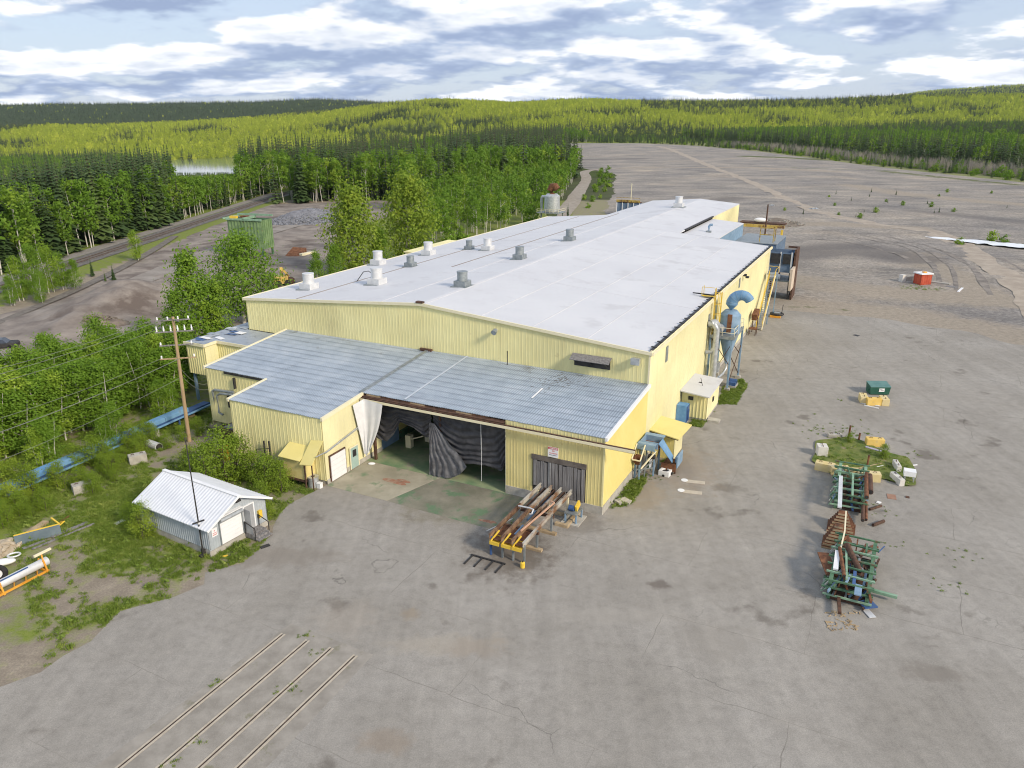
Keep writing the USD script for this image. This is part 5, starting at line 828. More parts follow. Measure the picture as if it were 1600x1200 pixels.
obj('ridge_cap', MB().box(SW_ / 2 - .14, SW_ / 2 + .14, -.46, SL + .3, RH + .06, RH + .12), M_WHITE, t); obj('barge_board', MB().bar((-.32, -.45, EH - .12), (SW_ / 2, -.45, RH + .04), .06, .16).bar((SW_ / 2, -.45, RH + .04), (SW_ + .32, -.45, EH - .12), .06, .16), M_WHITE, t)
rdd = obj('roller_door', MB().box(1.02, 2.95, -.06, -.02, .5, 2.35), M_WHITE, w1); obj('roll_housing', MB().tube([(.98, -.2, 2.48), (3.0, -.2, 2.48)], .17, 10), M_GALV, rdd); obj('door_track', MB().box(.94, 1.02, -.1, 0, .5, 2.4).box(2.95, 3.03, -.1, 0, .5, 2.4), M_GALV_DARK, rdd)
for k in range(6): obj('slat', MB().box(1.03, 2.94, -.085, -.06, .52 + k * .305, .81 + k * .305), M_WHITE, rdd)
obj('canopy_strip', MB().box(1.0, 3.0, -.3, 0, 2.72, 2.78), M_WHITE, w1)
obj('open_door', MB().box(3.25, 4.1, -.05, -.02, .5, 2.5).cbox((3.2, -.4, 1.45), (.05, .8, 1.95), 0), mat('shed_door_grey', (.30, .31, .32), (.37, .38, .39), 1, .6), w1); obj('door_frame', MB().box(3.15, 3.25, -.08, 0, .5, 2.58).box(4.1, 4.2, -.08, 0, .5, 2.58).box(3.25, 4.1, -.08, 0, 2.5, 2.58), M_WHITE, w1)
for k in range(3): obj('step', MB().box(3.1, 4.4, -.95 - k * .3, -.6 - k * .3 if k else -.03, .1, .48 - k * .14), M_WOODG, t)
for x in (3.1, 4.4): obj('stair_rail', MB().bar((x, -.1, 1.4), (x, -1.2, 1.1), .05).bar((x, -.15, .4), (x, -.15, 1.4), .05).bar((x, -1.2, 0.1), (x, -1.2, 1.1), .05), M_DARK, t)
hb = obj('yellow_box', MB().box(4.45, 4.75, -.22, -.02, 1.05, 1.65), M_SAFETY, w1)
sg2 = obj('sign', MB().box(.28, .75, -.07, -.035, 1.45, 2.1), M_WHITE, w1); obj('sign_print', MB().box(.34, .69, -.078, -.07, 1.55, 1.63).box(.34, .69, -.078, -.07, 1.7, 1.76).box(.46, .56, -.078, -.07, 1.86, 1.95), mat('faded_red', (.55, .25, .25), (.6, .3, .3), 1, .6), sg2, kind='stuff')
obj('gable_lamp', MB().box(SW_ / 2 - .3, SW_ / 2 + .1, -.5, -.1, RH - .35, RH - .2), M_DARK, w1)
t = thing('radio_mast', 'thin black mast with short crossbar beside the white-roofed shed', 'mast', at(318, 868), srot)
obj('pole', MB().tube([(0, 0, 0), (0, 0, 4), (-.02, 0, 9.0)], [.06, .05, .035], 8), M_DARK, t); obj('crossbar', MB().bar((-.42, .1, 2.75), (.42, -.1, 2.75), .09), M_DARK, t); obj('clamp', MB().box(-.09, .09, -.09, .09, 2.6, 2.72), M_STEELW, t); obj('base_box', MB().box(.05, .42, -.05, .3, 0, .45).box(-.35, -.05, -.2, .1, 0, .15), M_DARK, t, kind='stuff'); obj('tip', MB().bar((-.02, 0, 8.9), (-.02, .1, 9.3), .05), M_DARK, t)
t = thing('steel_drum', 'open galvanised drum at the left corner of the bay', 'drum', bl(-24.0, -6.3), ROT); obj('shell', MB().lathe((0, 0, 0), [(.45, 0), (.45, .85), (.48, .86), (.48, .92), (.41, .92), (.41, .1), (.02, .1)], 20), M_GALV, t, smooth=40); obj('rubbish', MB().tm(trimesh.creation.icosphere(1, .36).apply_scale((1, 1, .4)).apply_translation((0, 0, .8))), M_DARK, t)
t = thing('white_box', 'small white box standing beside the galvanised drum', 'box', bl(-23.3, -6.35), ROT); obj('body', MB().box(-.2, .2, -.18, .18, 0, .42), M_WHITE, t); obj('lid', MB().box(-.22, .22, -.2, .2, .42, .47), M_WHITE, t)
t = thing('rubbish_scrap', 'scrap of white wrapping on the apron by the tarpaulin foot', 'litter', bl(-22.1, -.6, .03), 0); obj('wad', MB().tm(trimesh.creation.icosphere(2, .42).apply_scale((.8, .4, .3)).apply_translation((0, 0, .08))), M_WHITE, t)
t = thing('orange_tank', 'orange drum hidden in the shrubs by the left bay', 'drum', at(352, 718), 0); obj('shell', MB().lathe((0, 0, 0), [(.42, 0), (.44, .1), (.44, 1.3), (.3, 1.5)], 16), M_ORANGE, t); obj('cap', MB().lathe((0, 0, 1.5), [(.12, 0), (.12, .15)], 8), M_DARK, t)
# boulders and blocks
def block(name, label, cat, u, v, size, rz, m, cut=.06, group=None):
    t = thing(name, label, cat, at(u, v), rz, group); a, b, c = np.array(size) / 2
    hull = trimesh.convex.convex_hull(np.array([[sx * (a - (cut if k == 0 else 0)), sy * (b - (cut if k == 1 else 0)), c + sz * (c - (cut if k == 2 else 0))] for sx in (-1, 1) for sy in (-1, 1) for sz in (-1, 1) for k in range(3)]) + rng.uniform(-cut * .25, cut * .25, (24, 3)))
    o = obj('block', hull, m, t); return t
def lug(t, size, m=None):
    a = size[0] / 2
    for x in (-a * .5, a * .5): obj('lifting_eye', MB().tube([(x - .12, 0, size[2] - .05), (x - .1, 0, size[2] + .1), (x + .1, 0, size[2] + .1), (x + .12, 0, size[2] - .05)], .03, 6), M_RUSTDK, t)
def boulder(label, u, v, r, sc, seed):
    q = np.random.default_rng(seed); m = trimesh.creation.icosphere(2, r); n = noise2(m.vertices[:, 0] * 2 + seed, m.vertices[:, 1] * 2 + m.vertices[:, 2] * 1.3, 1., seed); m.vertices = m.vertices * (.65 + .7 * n)[:, None] * sc
    m = trimesh.convex.convex_hull(m.vertices); t = thing('boulder', label, 'boulder', at(u, v) + [0, 0, r * sc[2] * .5], q.uniform(0, 360)); obj('stone', m, M_CONC, t)
M_BLKY = mat('yellow_painted_concrete', (.60, .48, .22), (.66, .56, .33), 1.2, .85, spots=((.42, .38, .30), 1.4, .58), bump=.3); M_BLKO = mat('orange_painted_concrete', (.66, .44, .10), (.72, .52, .17), 1.1, .85, spots=((.45, .36, .25), 1.4, .6)); M_BLKW = mat('white_concrete', (.52, .50, .46), (.64, .62, .58), 1.4, .85, spots=((.4, .36, .3), 1.2, .62))
t = block('concrete_block', 'grey concrete block in the weeds left of the small shed', 'concrete block', 130, 768, (1.5, .9, .8), 40, M_CONC); lug(t, (1.5, .9, .8))
t = block('concrete_block', 'tilted grey concrete block among the bushes above the shed', 'concrete block', 216, 722, (1.5, .8, .8), 35, M_CONC); lug(t, (1.5, .8, .8))
t = block('concrete_block', 'grey concrete block beside the blue conveyor post', 'concrete block', 238, 684, (1.4, .8, .7), 25, M_CONC); lug(t, (1.4, .8, .7))
t = thing('culvert_pipe', 'half buried white pipe end in the grass near the utility pole', 'pipe', at(240, 699), -32); obj('shell', MB().tube([(-.9, 0, .25), (.9, 0, .25)], [.4, .4], 14), M_STEELW, t); obj('liner', MB().tube([(.9, 0, .25), (.92, 0, .25)], .33, 14), M_DARK, t)
t = block('timber_crate', 'small raw timber crate under the blue conveyor end', 'crate', 296, 650, (1.1, .8, .8), 30, M_WOOD); obj('slat', MB().box(-.5, .5, -.42, -.4, .2, .4).box(-.5, .5, -.42, -.4, .55, .7), M_WOOD, t, kind='stuff')
# long blue conveyor
c0, c1 = at(-160, 830, 1.4), at(322, 620, 1.6); cr = math.degrees(math.atan2(c1[1] - c0[1], c1[0] - c0[0])); CL = float(np.hypot(*(c1 - c0)[:2]))
t = thing('blue_conveyor', 'long blue covered conveyor trough running through the poplar thicket', 'conveyor', (c0[0], c0[1], 0), cr)
ncv = int(CL / 3.05); M_CONV = mat('conveyor_blue', (.13, .27, .44), (.19, .35, .53), 1.2, .5, spots=((.16, .18, .18), 1.2, .6))
for i in range(ncv): obj('cover', MB().box(i * 3.05, i * 3.05 + 3.0, -.4, .4, 1.35, 1.5).box(i * 3.05, i * 3.05 + 3.0, -.47, -.38, 1.05, 1.42), M_CONV if i % 3 else M_BLUE, t)
obj('side_rail', MB().bar((0, -.85, .85), (CL, -.85, .95), .14), M_CONV, t); obj('bed', MB().box(0, CL, -.45, .45, .6, 1.04), M_NAVY, t)
for i in range(int(CL / 4)): obj('leg', MB().bar((2 + i * 4, -.5, 0), (2 + i * 4, -.5, .7), .14).bar((2 + i * 4, .5, 0), (2 + i * 4, .5, .7), .14), M_NAVY, t)
# debris in the grass at the left edge
p0, p1 = at(-40, 935, .55), at(74, 877, .55); pr = math.degrees(math.atan2(p1[1] - p0[1], p1[0] - p0[0])); PL = float(np.hypot(*(p1 - p0)[:2]))
M_CRADLE = M_ORANGE
t = thing('pipe_cradle', 'orange steel cradle frame holding the shiny pipe in the grass', 'cradle', (p0[0], p0[1], 0), pr)
for y in (-.5, .5): obj('runner', MB().bar((.2, y, .16), (PL - .3, y, .16), .12), M_CRADLE, t)
for x in (PL - .4, PL - 3.4): obj('upright', MB().bar((x, -.5, .1), (x, -.25, .9), .1).bar((x, .5, .1), (x, .25, .9), .1).bar((x, -.6, .12), (x, .6, .12), .12).bar((x, -.25, .9), (x + .05, -.1, 1.4), .09), M_CRADLE, t)
for k in range(5): obj('cross_bar', MB().bar((.6 + k * .8, -.5, .16), (1.2 + k * .8, .5, .16), .07), M_CRADLE, t)
obj('tee_bar', MB().bar((PL - .85, -.1, 1.42), (PL + .35, -.1, 1.42), .14), M_TRIM, t)
t = thing('steel_pipe', 'shiny galvanised pipe lying on the orange cradle', 'pipe', (p0[0], p0[1], 0), pr); obj('shell', MB().tube([(0, 0, .62), (PL, 0, .62)], .3, 18), M_STEELW, t, smooth=50); obj('slot', MB().box(.6, PL - 1.4, -.16, -.06, .87, .925), M_NAVY, t)
def board(label, uv0, uv1, w, h, m, z=.08, name='plank', cat='plank', group=None, z1=None):
    a, b = at(*uv0, z), at(*uv1, z if z1 is None else z1); t = thing(name, label, cat, a, math.degrees(math.atan2(b[1] - a[1], b[0] - a[0])), group)
    L = float(np.linalg.norm(b - a)); dz = b[2] - a[2]; obj('board', MB().bar((0, 0, 0), (math.sqrt(max(.01, L * L - dz * dz)), 0, dz), w, h), m, t); return t
board('long pale plank nearest the camera in the left grass', (50, 858), (147, 818), .14, .1, M_WOODG); board('weathered grey plank beside the long pale plank', (80, 839), (137, 816), .35, .08, M_WOODG); board('short grey plank under the blue steel panel', (35, 857), (70, 845), .3, .08, M_WOODG)
board('broad weathered timber behind the blue steel panel', (45, 833), (72, 815), .5, .2, M_WOOD, .12); board('thin brown stick in the left bushes', (74, 830), (108, 806), .08, .08, M_RUST, .12, 'stick', 'stick')
t = thing('plough_blade', 'dark steel panel with yellow edge lying in the left grass', 'metal_panel', at(25, 855), 36); obj('sheet', MB().cbox((1.5, .2, .4), (3.0, .06, .75), 0, -25), mat('slate_paint', (.045, .08, .10), (.08, .12, .14), 1.5, .5), t); obj('edge', MB().bar((0, .4, .75), (3.0, .4, .75), .1).bar((3.0, .4, .75), (2.6, 1.5, .9), .1), M_SAFETY, t)  # scrap blue-grey panel with a yellow edge bar
t = thing('yellow_bracket', 'small bent yellow bracket in the grass near the planks', 'bracket', at(84, 832), 30); obj('bar', MB().tube([(-.6, 0, .1), (.4, .3, .3), (.8, .6, .45), (.5, .9, .3)], .05, 6), M_SAFETY, t)
t = thing('white_canopy', 'crumpled white vehicle part at the left edge', 'scrap', at(6, 884), 20); obj('panel', MB().tm(trimesh.creation.icosphere(2, .9).apply_scale((.9, .4, .25)).apply_translation((0, 0, .3))), M_WHITE, t, smooth=True); obj('rim', MB().tube([(.7 + .4 * math.cos(q), .2 + .3 * math.sin(q), .62) for q in np.linspace(0, 6.2, 14)], .06, 6), M_STEELW, t)
t = thing('tyre', 'black tyre leaning at the left edge beside the shiny pipe', 'tyre', at(-2, 907), 25); M_TYRE = mat('rubber', (.02, .02, .02), (.035, .034, .033), 3, .9); obj('tread', MB().tube([(.5 * math.cos(q), 0, .55 + .5 * math.sin(q)) for q in np.linspace(0, 2 * math.pi, 25)], .17, 10, cap=False), M_TYRE, t, smooth=50); obj('rim', MB().tube([(0, -.1, .55), (0, .1, .55)], .33, 16), M_WHITE, t)
rubble('sand_heap', 'low buff sand heap at the left edge behind the steel panel', at(6, 858), 1.7, 1.1, .6, 50, mat('sand', (.34, .28, .2), (.46, .39, .29), 2, .95, bump=.4), 31, None, 'sand heap')
board('scrap of white board in the grass left of the shed', (180, 819), (194, 812), .35, .06, M_WHITE, .06, 'scrap_board', 'board')
board('yellow scrap of board by the shed corner', (343, 870), (356, 868), .15, .06, M_SAFETY, .05, 'scrap_board', 'board'); board('small black scrap on the asphalt by the shed steps', (407, 856), (421, 851), .3, .08, M_DARK, .05, 'scrap_board', 'scrap')

# ---------------------------------------------------------------- utility pole and wires
t = thing('utility_pole', 'tall wooden utility pole with crossarms left of the mill', 'utility pole', at(296, 690), 0); UP = at(296, 690)
M_POLE = mat('pole_wood', (.30, .21, .12), (.42, .31, .19), 1.2, .9, stretch=(5, 5, .5)); obj('shaft', MB().tube([(0, 0, 0), (.05, .35, 12.5)], [.19, .13], 10), M_POLE, t)
d1 = np.array([math.cos(.25), math.sin(.25), 0]); 
for z, L, k in ((12.2, 1.5, 4), (11.1, 1.7, 6), (9.8, 1.5, 2), (8.5, 1.6, 3)):
    c = np.array([.04, .3 * z / 12.5, z]); arm = obj('crossarm', MB().bar(c - d1 * L, c + d1 * L, .11), M_WOODG if z > 9 else M_POLE, t)
    for i in range(k): q = c + d1 * L * (-.9 + 1.8 * i / (k - 1)); obj('insulator', MB().lathe(q + [0, 0, .05], [(.05, 0), (.09, .08), (.05, .14), (.09, .2), (.03, .3 if z != 11.1 else .55)], 8), M_WHITE, arm)
obj('brace_arm', MB().bar((-.9, 1.0, 12.25), (.9, -.4, 12.25), .09), M_WOODG, t)
ends = []
def wire(label, p, q, sag, r=.018):
    t = thing('power_line', label, 'wire', p, 0); s = np.linspace(0, 1, 24); P = np.outer(s, q - np.array(p)) - np.outer(4 * sag * s * (1 - s), [0, 0, 1]); obj('strand', MB().tube(P, r, 5), M_WIRE, t)
M_WIRE = mat('wire', (.14, .15, .13), (.20, .21, .18), 1, .5)
for k, (dz, L, uv, lab) in enumerate(((12.45, -1.35, (-300, 640), 'uppermost thin power line running left from the pole top'), (12.45, -.5, (-300, 655), 'second thin power line running left from the pole top'), (11.4, -1.5, (-300, 668), 'third thin power line running left from the upper crossarm'),
    (8.6, -1.4, (-300, 735), 'slack cable running left from the lower crossarm'), (8.5, .2, (-300, 770), 'thick slack cable running left from the lower crossarm'), (6.6, 0, (-300, 830), 'lowest slack cable running left from the pole'))):
    wire(lab, UP + [d1[0] * L + .04, d1[1] * L + .25, dz], at(*uv, dz - .8), .7, .03 if k == 4 else .018)
wire('service cable from the pole to the mill left wall', UP + [.1, .2, 7.5], bl(-41.9, -.7, 4.8), .6, .02); wire('lower service cable from the pole to the mill left wall', UP + [.1, .2, 6.8], bl(-41.9, -.6, 4.2), .6, .02)
for a, (b, s) in zip((UP + [d1[0] * 1.3, d1[1] * 1.3 + .3, 12.45], UP + [0, .3, 12.6], UP + [-1, .2, 12.45]), ((np.array([-48, 190, 13.]), 1), (np.array([-46, 190, 13.]), 1), (np.array([-50, 190, 13.]), 1))): pass
# ---------------------------------------------------------------- right yard
t = thing('dumpster', 'dark green lidded dumpster with a white label on the right asphalt', 'dumpster', at(1370.5, 614.5), -2)
obj('body', trimesh.convex.convex_hull(np.array([[-1.05, -.62, .08], [1.05, -.62, .08], [-1.05, .6, .08], [1.05, .6, .08], [-1.12, -.72, .95], [1.12, -.72, .95], [-1.12, .68, 1.2], [1.12, .68, 1.2]])), M_BIN, t)
obj('lid', MB().add([[-1.14, -.76, .97], [1.14, -.76, .97], [-1.14, .7, 1.22], [1.14, .7, 1.22], [-1.14, -.76, 1.03], [1.14, -.76, 1.03], [-1.14, .7, 1.28], [1.14, .7, 1.28]], [[0, 2, 3, 1], [4, 5, 7, 6], [0, 1, 5, 4], [1, 3, 7, 5], [2, 0, 4, 6], [3, 2, 6, 7]]), mat('bin_lid', (.07, .17, .16), (.11, .22, .2), 2, .45), t)
obj('label', MB().cbox((.15, -.70, .62), (.62, .02, .42), 0, 6), M_WHITE, t); obj('label_print', MB().cbox((.05, -.715, .68), (.28, .01, .05), 0, 6).cbox((.22, -.712, .58), (.3, .01, .04), 0, 6), M_DARK, t, kind='stuff'); obj('side_pocket', MB().box(-1.18, -1.02, -.3, .3, .5, .68).box(1.02, 1.18, -.3, .3, .5, .68), M_BIN, t, kind='stuff')
def cblock(label, u, v, L, rz, m, w=.75, h=.75):
    t = block('concrete_block', label, 'concrete block', u, v, (L, w, h), rz, m, .06); lug(t, (L, w, h)); return t
cblock('left yellow block of the three before the dumpster', 1348, 627, 1.6, 75, M_BLKY); cblock('middle yellow block of the three before the dumpster', 1364.5, 632, 1.6, -3, M_BLKO); cblock('right pale block of the three before the dumpster', 1380.5, 631, 1.5, 80, M_BLKY)
board('longer white board lying before the dumpster blocks', (1345, 629.5), (1374.5, 634), .16, .07, M_WHITE, .05); board('shorter white board lying before the dumpster blocks', (1350, 633), (1373, 638), .14, .07, M_WHITE, .05)
cblock('white concrete block at the left end of the grass island', 1283, 711, 1.0, 80, M_BLKW, .9, 1.0)
cblock('leftmost of the yellow blocks along the front of the grass island', 1288, 735, 1.6, -32, M_BLKY); cblock('second yellow block along the front of the grass island', 1311, 741, 1.5, -6, M_BLKY); cblock('third yellow block along the front, behind the green rack', 1334, 745, 1.7, -8, M_BLKY); cblock('rightmost yellow block behind the brown pipes', 1356, 750, 1.9, -12, M_BLKY)
cblock('orange block at the back of the grass island', 1366, 696, 1.6, -10, M_BLKO); cblock('flat grey block at the back left of the grass island', 1304, 683, 1.3, -8, M_CONC, .5, .35)
cblock('upper pale block of the pair on the right of the island', 1400.5, 733, 1.6, 78, M_BLKW, .4, .6); cblock('lower pale block of the pair on the right of the island', 1401, 753, 1.7, 92, M_BLKW, .45, .6)
board('lilac grey plank beside the orange block', (1352, 699), (1377, 706), .35, .2, mat('lilac_plank', (.32, .30, .40), (.4, .38, .47), 1, .8), .1); board('long pale stick lying across the island grass', (1334, 733), (1377, 724), .07, .07, M_WOOD, .15); board('short pale stick right of the grass island', (1421, 728), (1433, 726), .08, .08, M_WHITE, .05); board('short white stick in the island grass', (1370, 729.5), (1380, 727.5), .06, .06, M_WHITE, .15)
for u, v, h, lab in ((1325, 688, 1.5, 'rusty leaning post at the back of the grass island'), (1341.5, 689, .75, 'short rusty bollard at the back of the grass island'), (1355, 728, 1.0, 'rusty post in the middle of the grass island')):
    t = thing('steel_post', lab, 'post', at(u, v), 0); obj('shaft', MB().tube([(0, 0, 0), (.05, .05, h)], .09, 10), M_RUST, t); obj('cap', MB().lathe((.05, .05, h), [(.1, 0), (.1, .06)], 10), M_RUSTDK, t)
t = thing('white_cabinet', 'white topped box on legs at the right tip of the island', 'cabinet', at(1419, 752), -22); obj('top', MB().cbox((0, 0, .85), (.95, .8, .45), 0), M_WHITE, t)
for x in (-.35, .35): obj('leg', MB().bar((x, -.3, 0), (x, -.3, .65), .1).bar((x, .3, 0), (x, .3, .65), .1), M_GALV, t)
# scrap: two green racks, rusty plates between, beams and pipes lying on them
def rack(name, label, c, rz, L, Wd, levels, seed, m_long):
    r = np.random.default_rng(seed); t = thing(name, label, 'rack', c, rz)
    for lv in range(levels):
        z = .35 + lv * .55; n = max(4, int(L / .85))
        for i in range(n): y = -L / 2 + L * i / (n - 1) + r.uniform(-.08, .08); obj('rung', MB().bar((-Wd / 2 - .3 - r.uniform(0, .2), y, z + .1), (Wd / 2 + .3, y + r.uniform(-.15, .1), z + .1), .11), M_GREEN if (i + lv) % 3 else M_GREEN_LT, t)
        for x in (-Wd / 2, Wd / 2): obj('stringer', MB().box(x - .12, x + .12, -L / 2, L / 2, z - .14, z + .04), m_long if lv else M_GREEN, t)
    for x in (-Wd / 2, Wd / 2):
        for y in (-L / 2 + .3, 0, L / 2 - .3): obj('post', MB().bar((x, y, 0), (x, y, .35 + (levels - 1) * .55), .16), M_GREEN, t)
    for i in range(46):
        y = r.uniform(-L / 2, L / 2); x = r.uniform(-Wd / 2 - .3, Wd / 2 + .3); a = r.uniform(-.5, .5); q = r.uniform(.6, 2.2); z = r.uniform(.15, 1.6)
        obj('loose_bar', MB().bar((x, y - q / 2, z), (x + a, y + q / 2, z + r.uniform(-.25, .25)), r.uniform(.05, .16), r.uniform(.04, .2)), (M_RUSTDK, M_RUST, M_GREEN, M_GALV_DARK, M_NAVY, M_BLUE_GREY)[i % 6], t)
    obj('under_clutter', MB().box(-Wd / 2 + .1, Wd / 2 - .1, -L / 2 + .3, L / 2 - .3, .02, .22), M_RUSTDK, t)
    for i in range(9): y = r.uniform(-L / 2, L / 2); obj('bracket', MB().bar((-Wd / 2 - .5, y, r.uniform(.1, .5)), (-Wd / 2 - .1, y + r.uniform(-.4, .4), r.uniform(.6, 1.3)), .07), M_GALV if i % 2 else M_GREEN_LT, t)
    return t
RC1 = (at(1310, 745) + at(1298, 806) + at(1352, 745) + at(1348, 815)) / 4
rack('steel_rack', 'nearer-to-island green steel rack stacked with pipes', (28.4, 57.4, 0), ROT + 2, 6.4, 2.0, 3, 4, M_GREEN_LT)
rack('steel_rack', 'green steel rack at the near end of the scrap row', (23.3, 45.0, 0), ROT - 1, 6.6, 2.3, 3, 9, M_GREEN)
for k, (uv, n) in enumerate((((1314, 826), 7), ((1307, 851), 8))):
    c = at(*uv)
    for i in range(n):
        s = 1 - i / (n + 2); t = thing('steel_plate', 'rusty steel plate stacked in the stepped pile between the green racks', 'steel plate', c + [.02 * i, .05 * i, .04 + i * .19], ROT + rng.uniform(-2, 2), 'rusty plates stacked between the racks')
        obj('plate', MB().box(-1.0 * s, 1.0 * s, -.95 * s, .95 * s, 0, .07), M_RUST, t); obj('flange', MB().box(-1.0 * s, 1.0 * s, -.97 * s, -.95 * s - .001, -.06, .09), M_WOOD, t)
def pipe(label, uv0, uv1, r, z0, z1, m, name='scrap_pipe', hollow=True):
    a, b = at(*uv0, z0), at(*uv1, z1); t = thing(name, label, 'pipe', a, 0); obj('shell', MB().tube([(0, 0, 0), b - a], r, 12), m, t, smooth=50)
    if hollow: d = (b - a) / np.linalg.norm(b - a); obj('bore', MB().tube([b - a, b - a + d * .01], r * .75, 12), M_DARK, t)
pipe('long brown pipe on the right edge of the green rack', (1354, 740), (1354, 777), .17, 1.7, 1.7, M_RUST); pipe('thick grey brown pipe beside the long brown pipe', (1359, 743), (1360, 769), .22, 1.65, 1.65, M_RUSTDK)
pipe('brown pipe low on the right of the green rack', (1349, 782), (1348, 813), .14, .9, .8, M_RUSTDK); pipe('second brown pipe low on the right of the green rack', (1353, 785), (1353, 812), .13, .7, .6, M_RUST)
pipe('dark pipe lying on the asphalt right of the plates', (1364, 820.5), (1381, 814), .13, .14, .14, M_RUSTDK); pipe('dark pipe lying near the green rack corner', (1359, 796), (1377, 790), .1, .12, .12, M_RUSTDK)
pipe('thick black pipe lying diagonally on the near scrap heap', (1323, 851), (1344, 893), .2, 1.9, 1.35, M_RUSTDK); pipe('brown beam lying along the near scrap heap', (1312, 856), (1319, 900), .12, 1.7, 1.7, M_RUST)
board('pale green bar lying on top of the green rack', (1333, 740), (1332, 774), .16, .1, M_GREEN_LT, 1.8, 'steel_bar', 'steel bar'); board('pale grey bar on the left edge of the green rack', (1314, 744), (1312, 793), .3, .12, M_STEELW, 1.62, 'steel_bar', 'steel bar')
board('yellow white pole lying on the rusty plates', (1322, 799), (1320, 830), .1, .1, M_TRIM, 1.75, 'pole', 'pole'); board('second pale pole lying on the rusty plates', (1320, 830), (1314, 856), .1, .1, M_TRIM, 1.75, 'pole', 'pole')
board('white channel lying on the near scrap heap', (1309, 861), (1305.5, 890), .32, .14, M_WHITE, 1.6, 'steel_channel', 'steel channel'); board('pale green tube lying on the near scrap heap', (1322, 857), (1323, 905), .13, .13, M_GREEN_LT, 1.65, 'steel_bar', 'steel bar')
board('broad rusty channel on the left of the near heap', (1286, 864), (1300, 899), .75, .1, M_RUST, 1.3, 'steel_channel', 'steel channel'); board('rusty rail lying diagonally off the near heap', (1341, 876), (1368, 908), .16, .22, M_RUSTDK, 1.1, 'steel_rail', 'rail', z1=.5)
board('blue grey plate standing on the near rack', (1342, 914), (1340, 930), .42, .08, M_BLUE_GREY, 1.5, 'bent_plate', 'steel plate'); board('dark blue bar on the near rack', (1336, 893), (1334, 915), .2, .1, M_NAVY, 1.5, 'steel_bar', 'steel bar')
board('teal beam sticking out right of the near rack', (1361, 922), (1402, 933), .22, .2, M_GREEN_LT, .45, 'steel_beam', 'steel beam'); board('rusty plank on the asphalt right of the plates', (1342, 866), (1369, 853), .42, .06, M_RUST, .06, 'steel_strip', 'steel strip')
board('pale blue sheet scrap at the near end of the scrap row', (1352, 952), (1364, 965), .45, .04, M_STEELW, .06, 'sheet_scrap', 'sheet scrap'); board('rust red patch plate on the asphalt beside the island', (1386, 775), (1400, 777), .9, .03, mat('red_plate', (.28, .15, .10), (.34, .21, .15), 1, .9), .03, 'flat_plate', 'steel plate')
board('short rusty beam jutting from the near end of the rack', (1310, 930), (1312, 958), .2, .2, M_RUSTDK, .4, 'steel_beam', 'steel beam'); board('bent navy plate at the right corner of the near rack', (1350, 938), (1362, 950), .9, .08, M_NAVY, .3, 'bent_plate', 'steel plate'); board('small pale plate right of the green rack', (1370, 784), (1376, 786), .4, .04, M_WHITE, .05, 'sheet_scrap', 'sheet scrap')
board('dark strip scrap on the asphalt right of the island', (1415, 776), (1421, 777), .3, .05, M_RUSTDK, .05, 'sheet_scrap', 'scrap')
mbd = MB()
for i in range(60): p = at(rng.uniform(1290, 1345), rng.uniform(955, 985), .02); mbd.cbox(p + [0, 0, .02], (rng.uniform(.05, .4), .05, .05), rng.uniform(0, 180))
keys(obj('wood_litter', mbd, M_WOOD, kind='stuff'), 'scattered bark and splinters at the near end of the scrap row', 'litter')
# red box on its little island
t = thing('red_kiosk', 'small red box shed with white top in the gravel yard', 'shed', at(1440, 445), 12)
obj('wall', ribbed((-1.15, -1.0), (1.15, -1.0), 0, 2.15, .5), mat('red_paint', (.40, .06, .03), (.48, .10, .05), 1, .6), t); RK = UsdShade.Material.Get(stage, '/World/Looks/red_paint')
for a, b in (((1.15, -1.0), (1.15, 1.0)), ((1.15, 1.0), (-1.15, 1.0)), ((-1.15, 1.0), (-1.15, -1.0))): obj('wall', ribbed(a, b, 0, 2.15, .5), RK, t)
obj('roof', MB().box(-1.3, 1.3, -1.15, 1.15, 2.15, 2.35), M_WHITE, t); obj('hatch', MB().box(-.2, .4, -.4, .2, 2.35, 2.55), M_ORANGE, t)
block('concrete_block', 'tall white concrete block left of the red box shed', 'concrete block', 1409, 442, (.9, .9, 1.6), 20, M_BLKW); block('concrete_block', 'grey green concrete block between the white block and red shed', 'concrete block', 1418, 440, (1.8, .8, 1.1), -5, M_CONC)
board('long grey concrete kerb right of the red shed', (1452, 441), (1484, 445), .7, .5, M_CONC, .25, 'concrete_kerb', 'kerb'); board('pale boards lying right of the red shed', (1482, 454), (1503, 455), .3, .1, M_WHITE, .1); board('tilted pale board right of the red shed', (1497, 456), (1504, 450), .4, .15, M_WHITE, .2); board('weathered pallet boards beyond the red shed', (1478, 447), (1496, 450), 1.4, .2, M_WOODG, .15)
P = at(1560, 384); t = thing('plastic_sheet', 'long strip of white plastic sheeting at the right edge of the yard', 'plastic sheet', P, math.degrees(math.atan2(*(at(1610, 388) - at(1518, 379))[:2][::-1])))
a = np.linspace(-17, 24, 60); b = np.linspace(-1, 1, 8); A, Bb = np.meshgrid(a, b, indexing='ij'); obj('sheet', MB().grid(np.stack([A, Bb * (2.6 + 1.5 * noise2(A, A * 0, 5., 2)) * np.clip((A + 17) / 10, .08, 1), .25 + .5 * noise2(A, Bb * 2, 2., 4)], -1)), mat('white_plastic', (.72, .76, .80), (.78, .80, .82), 1, .35), t, smooth=True)
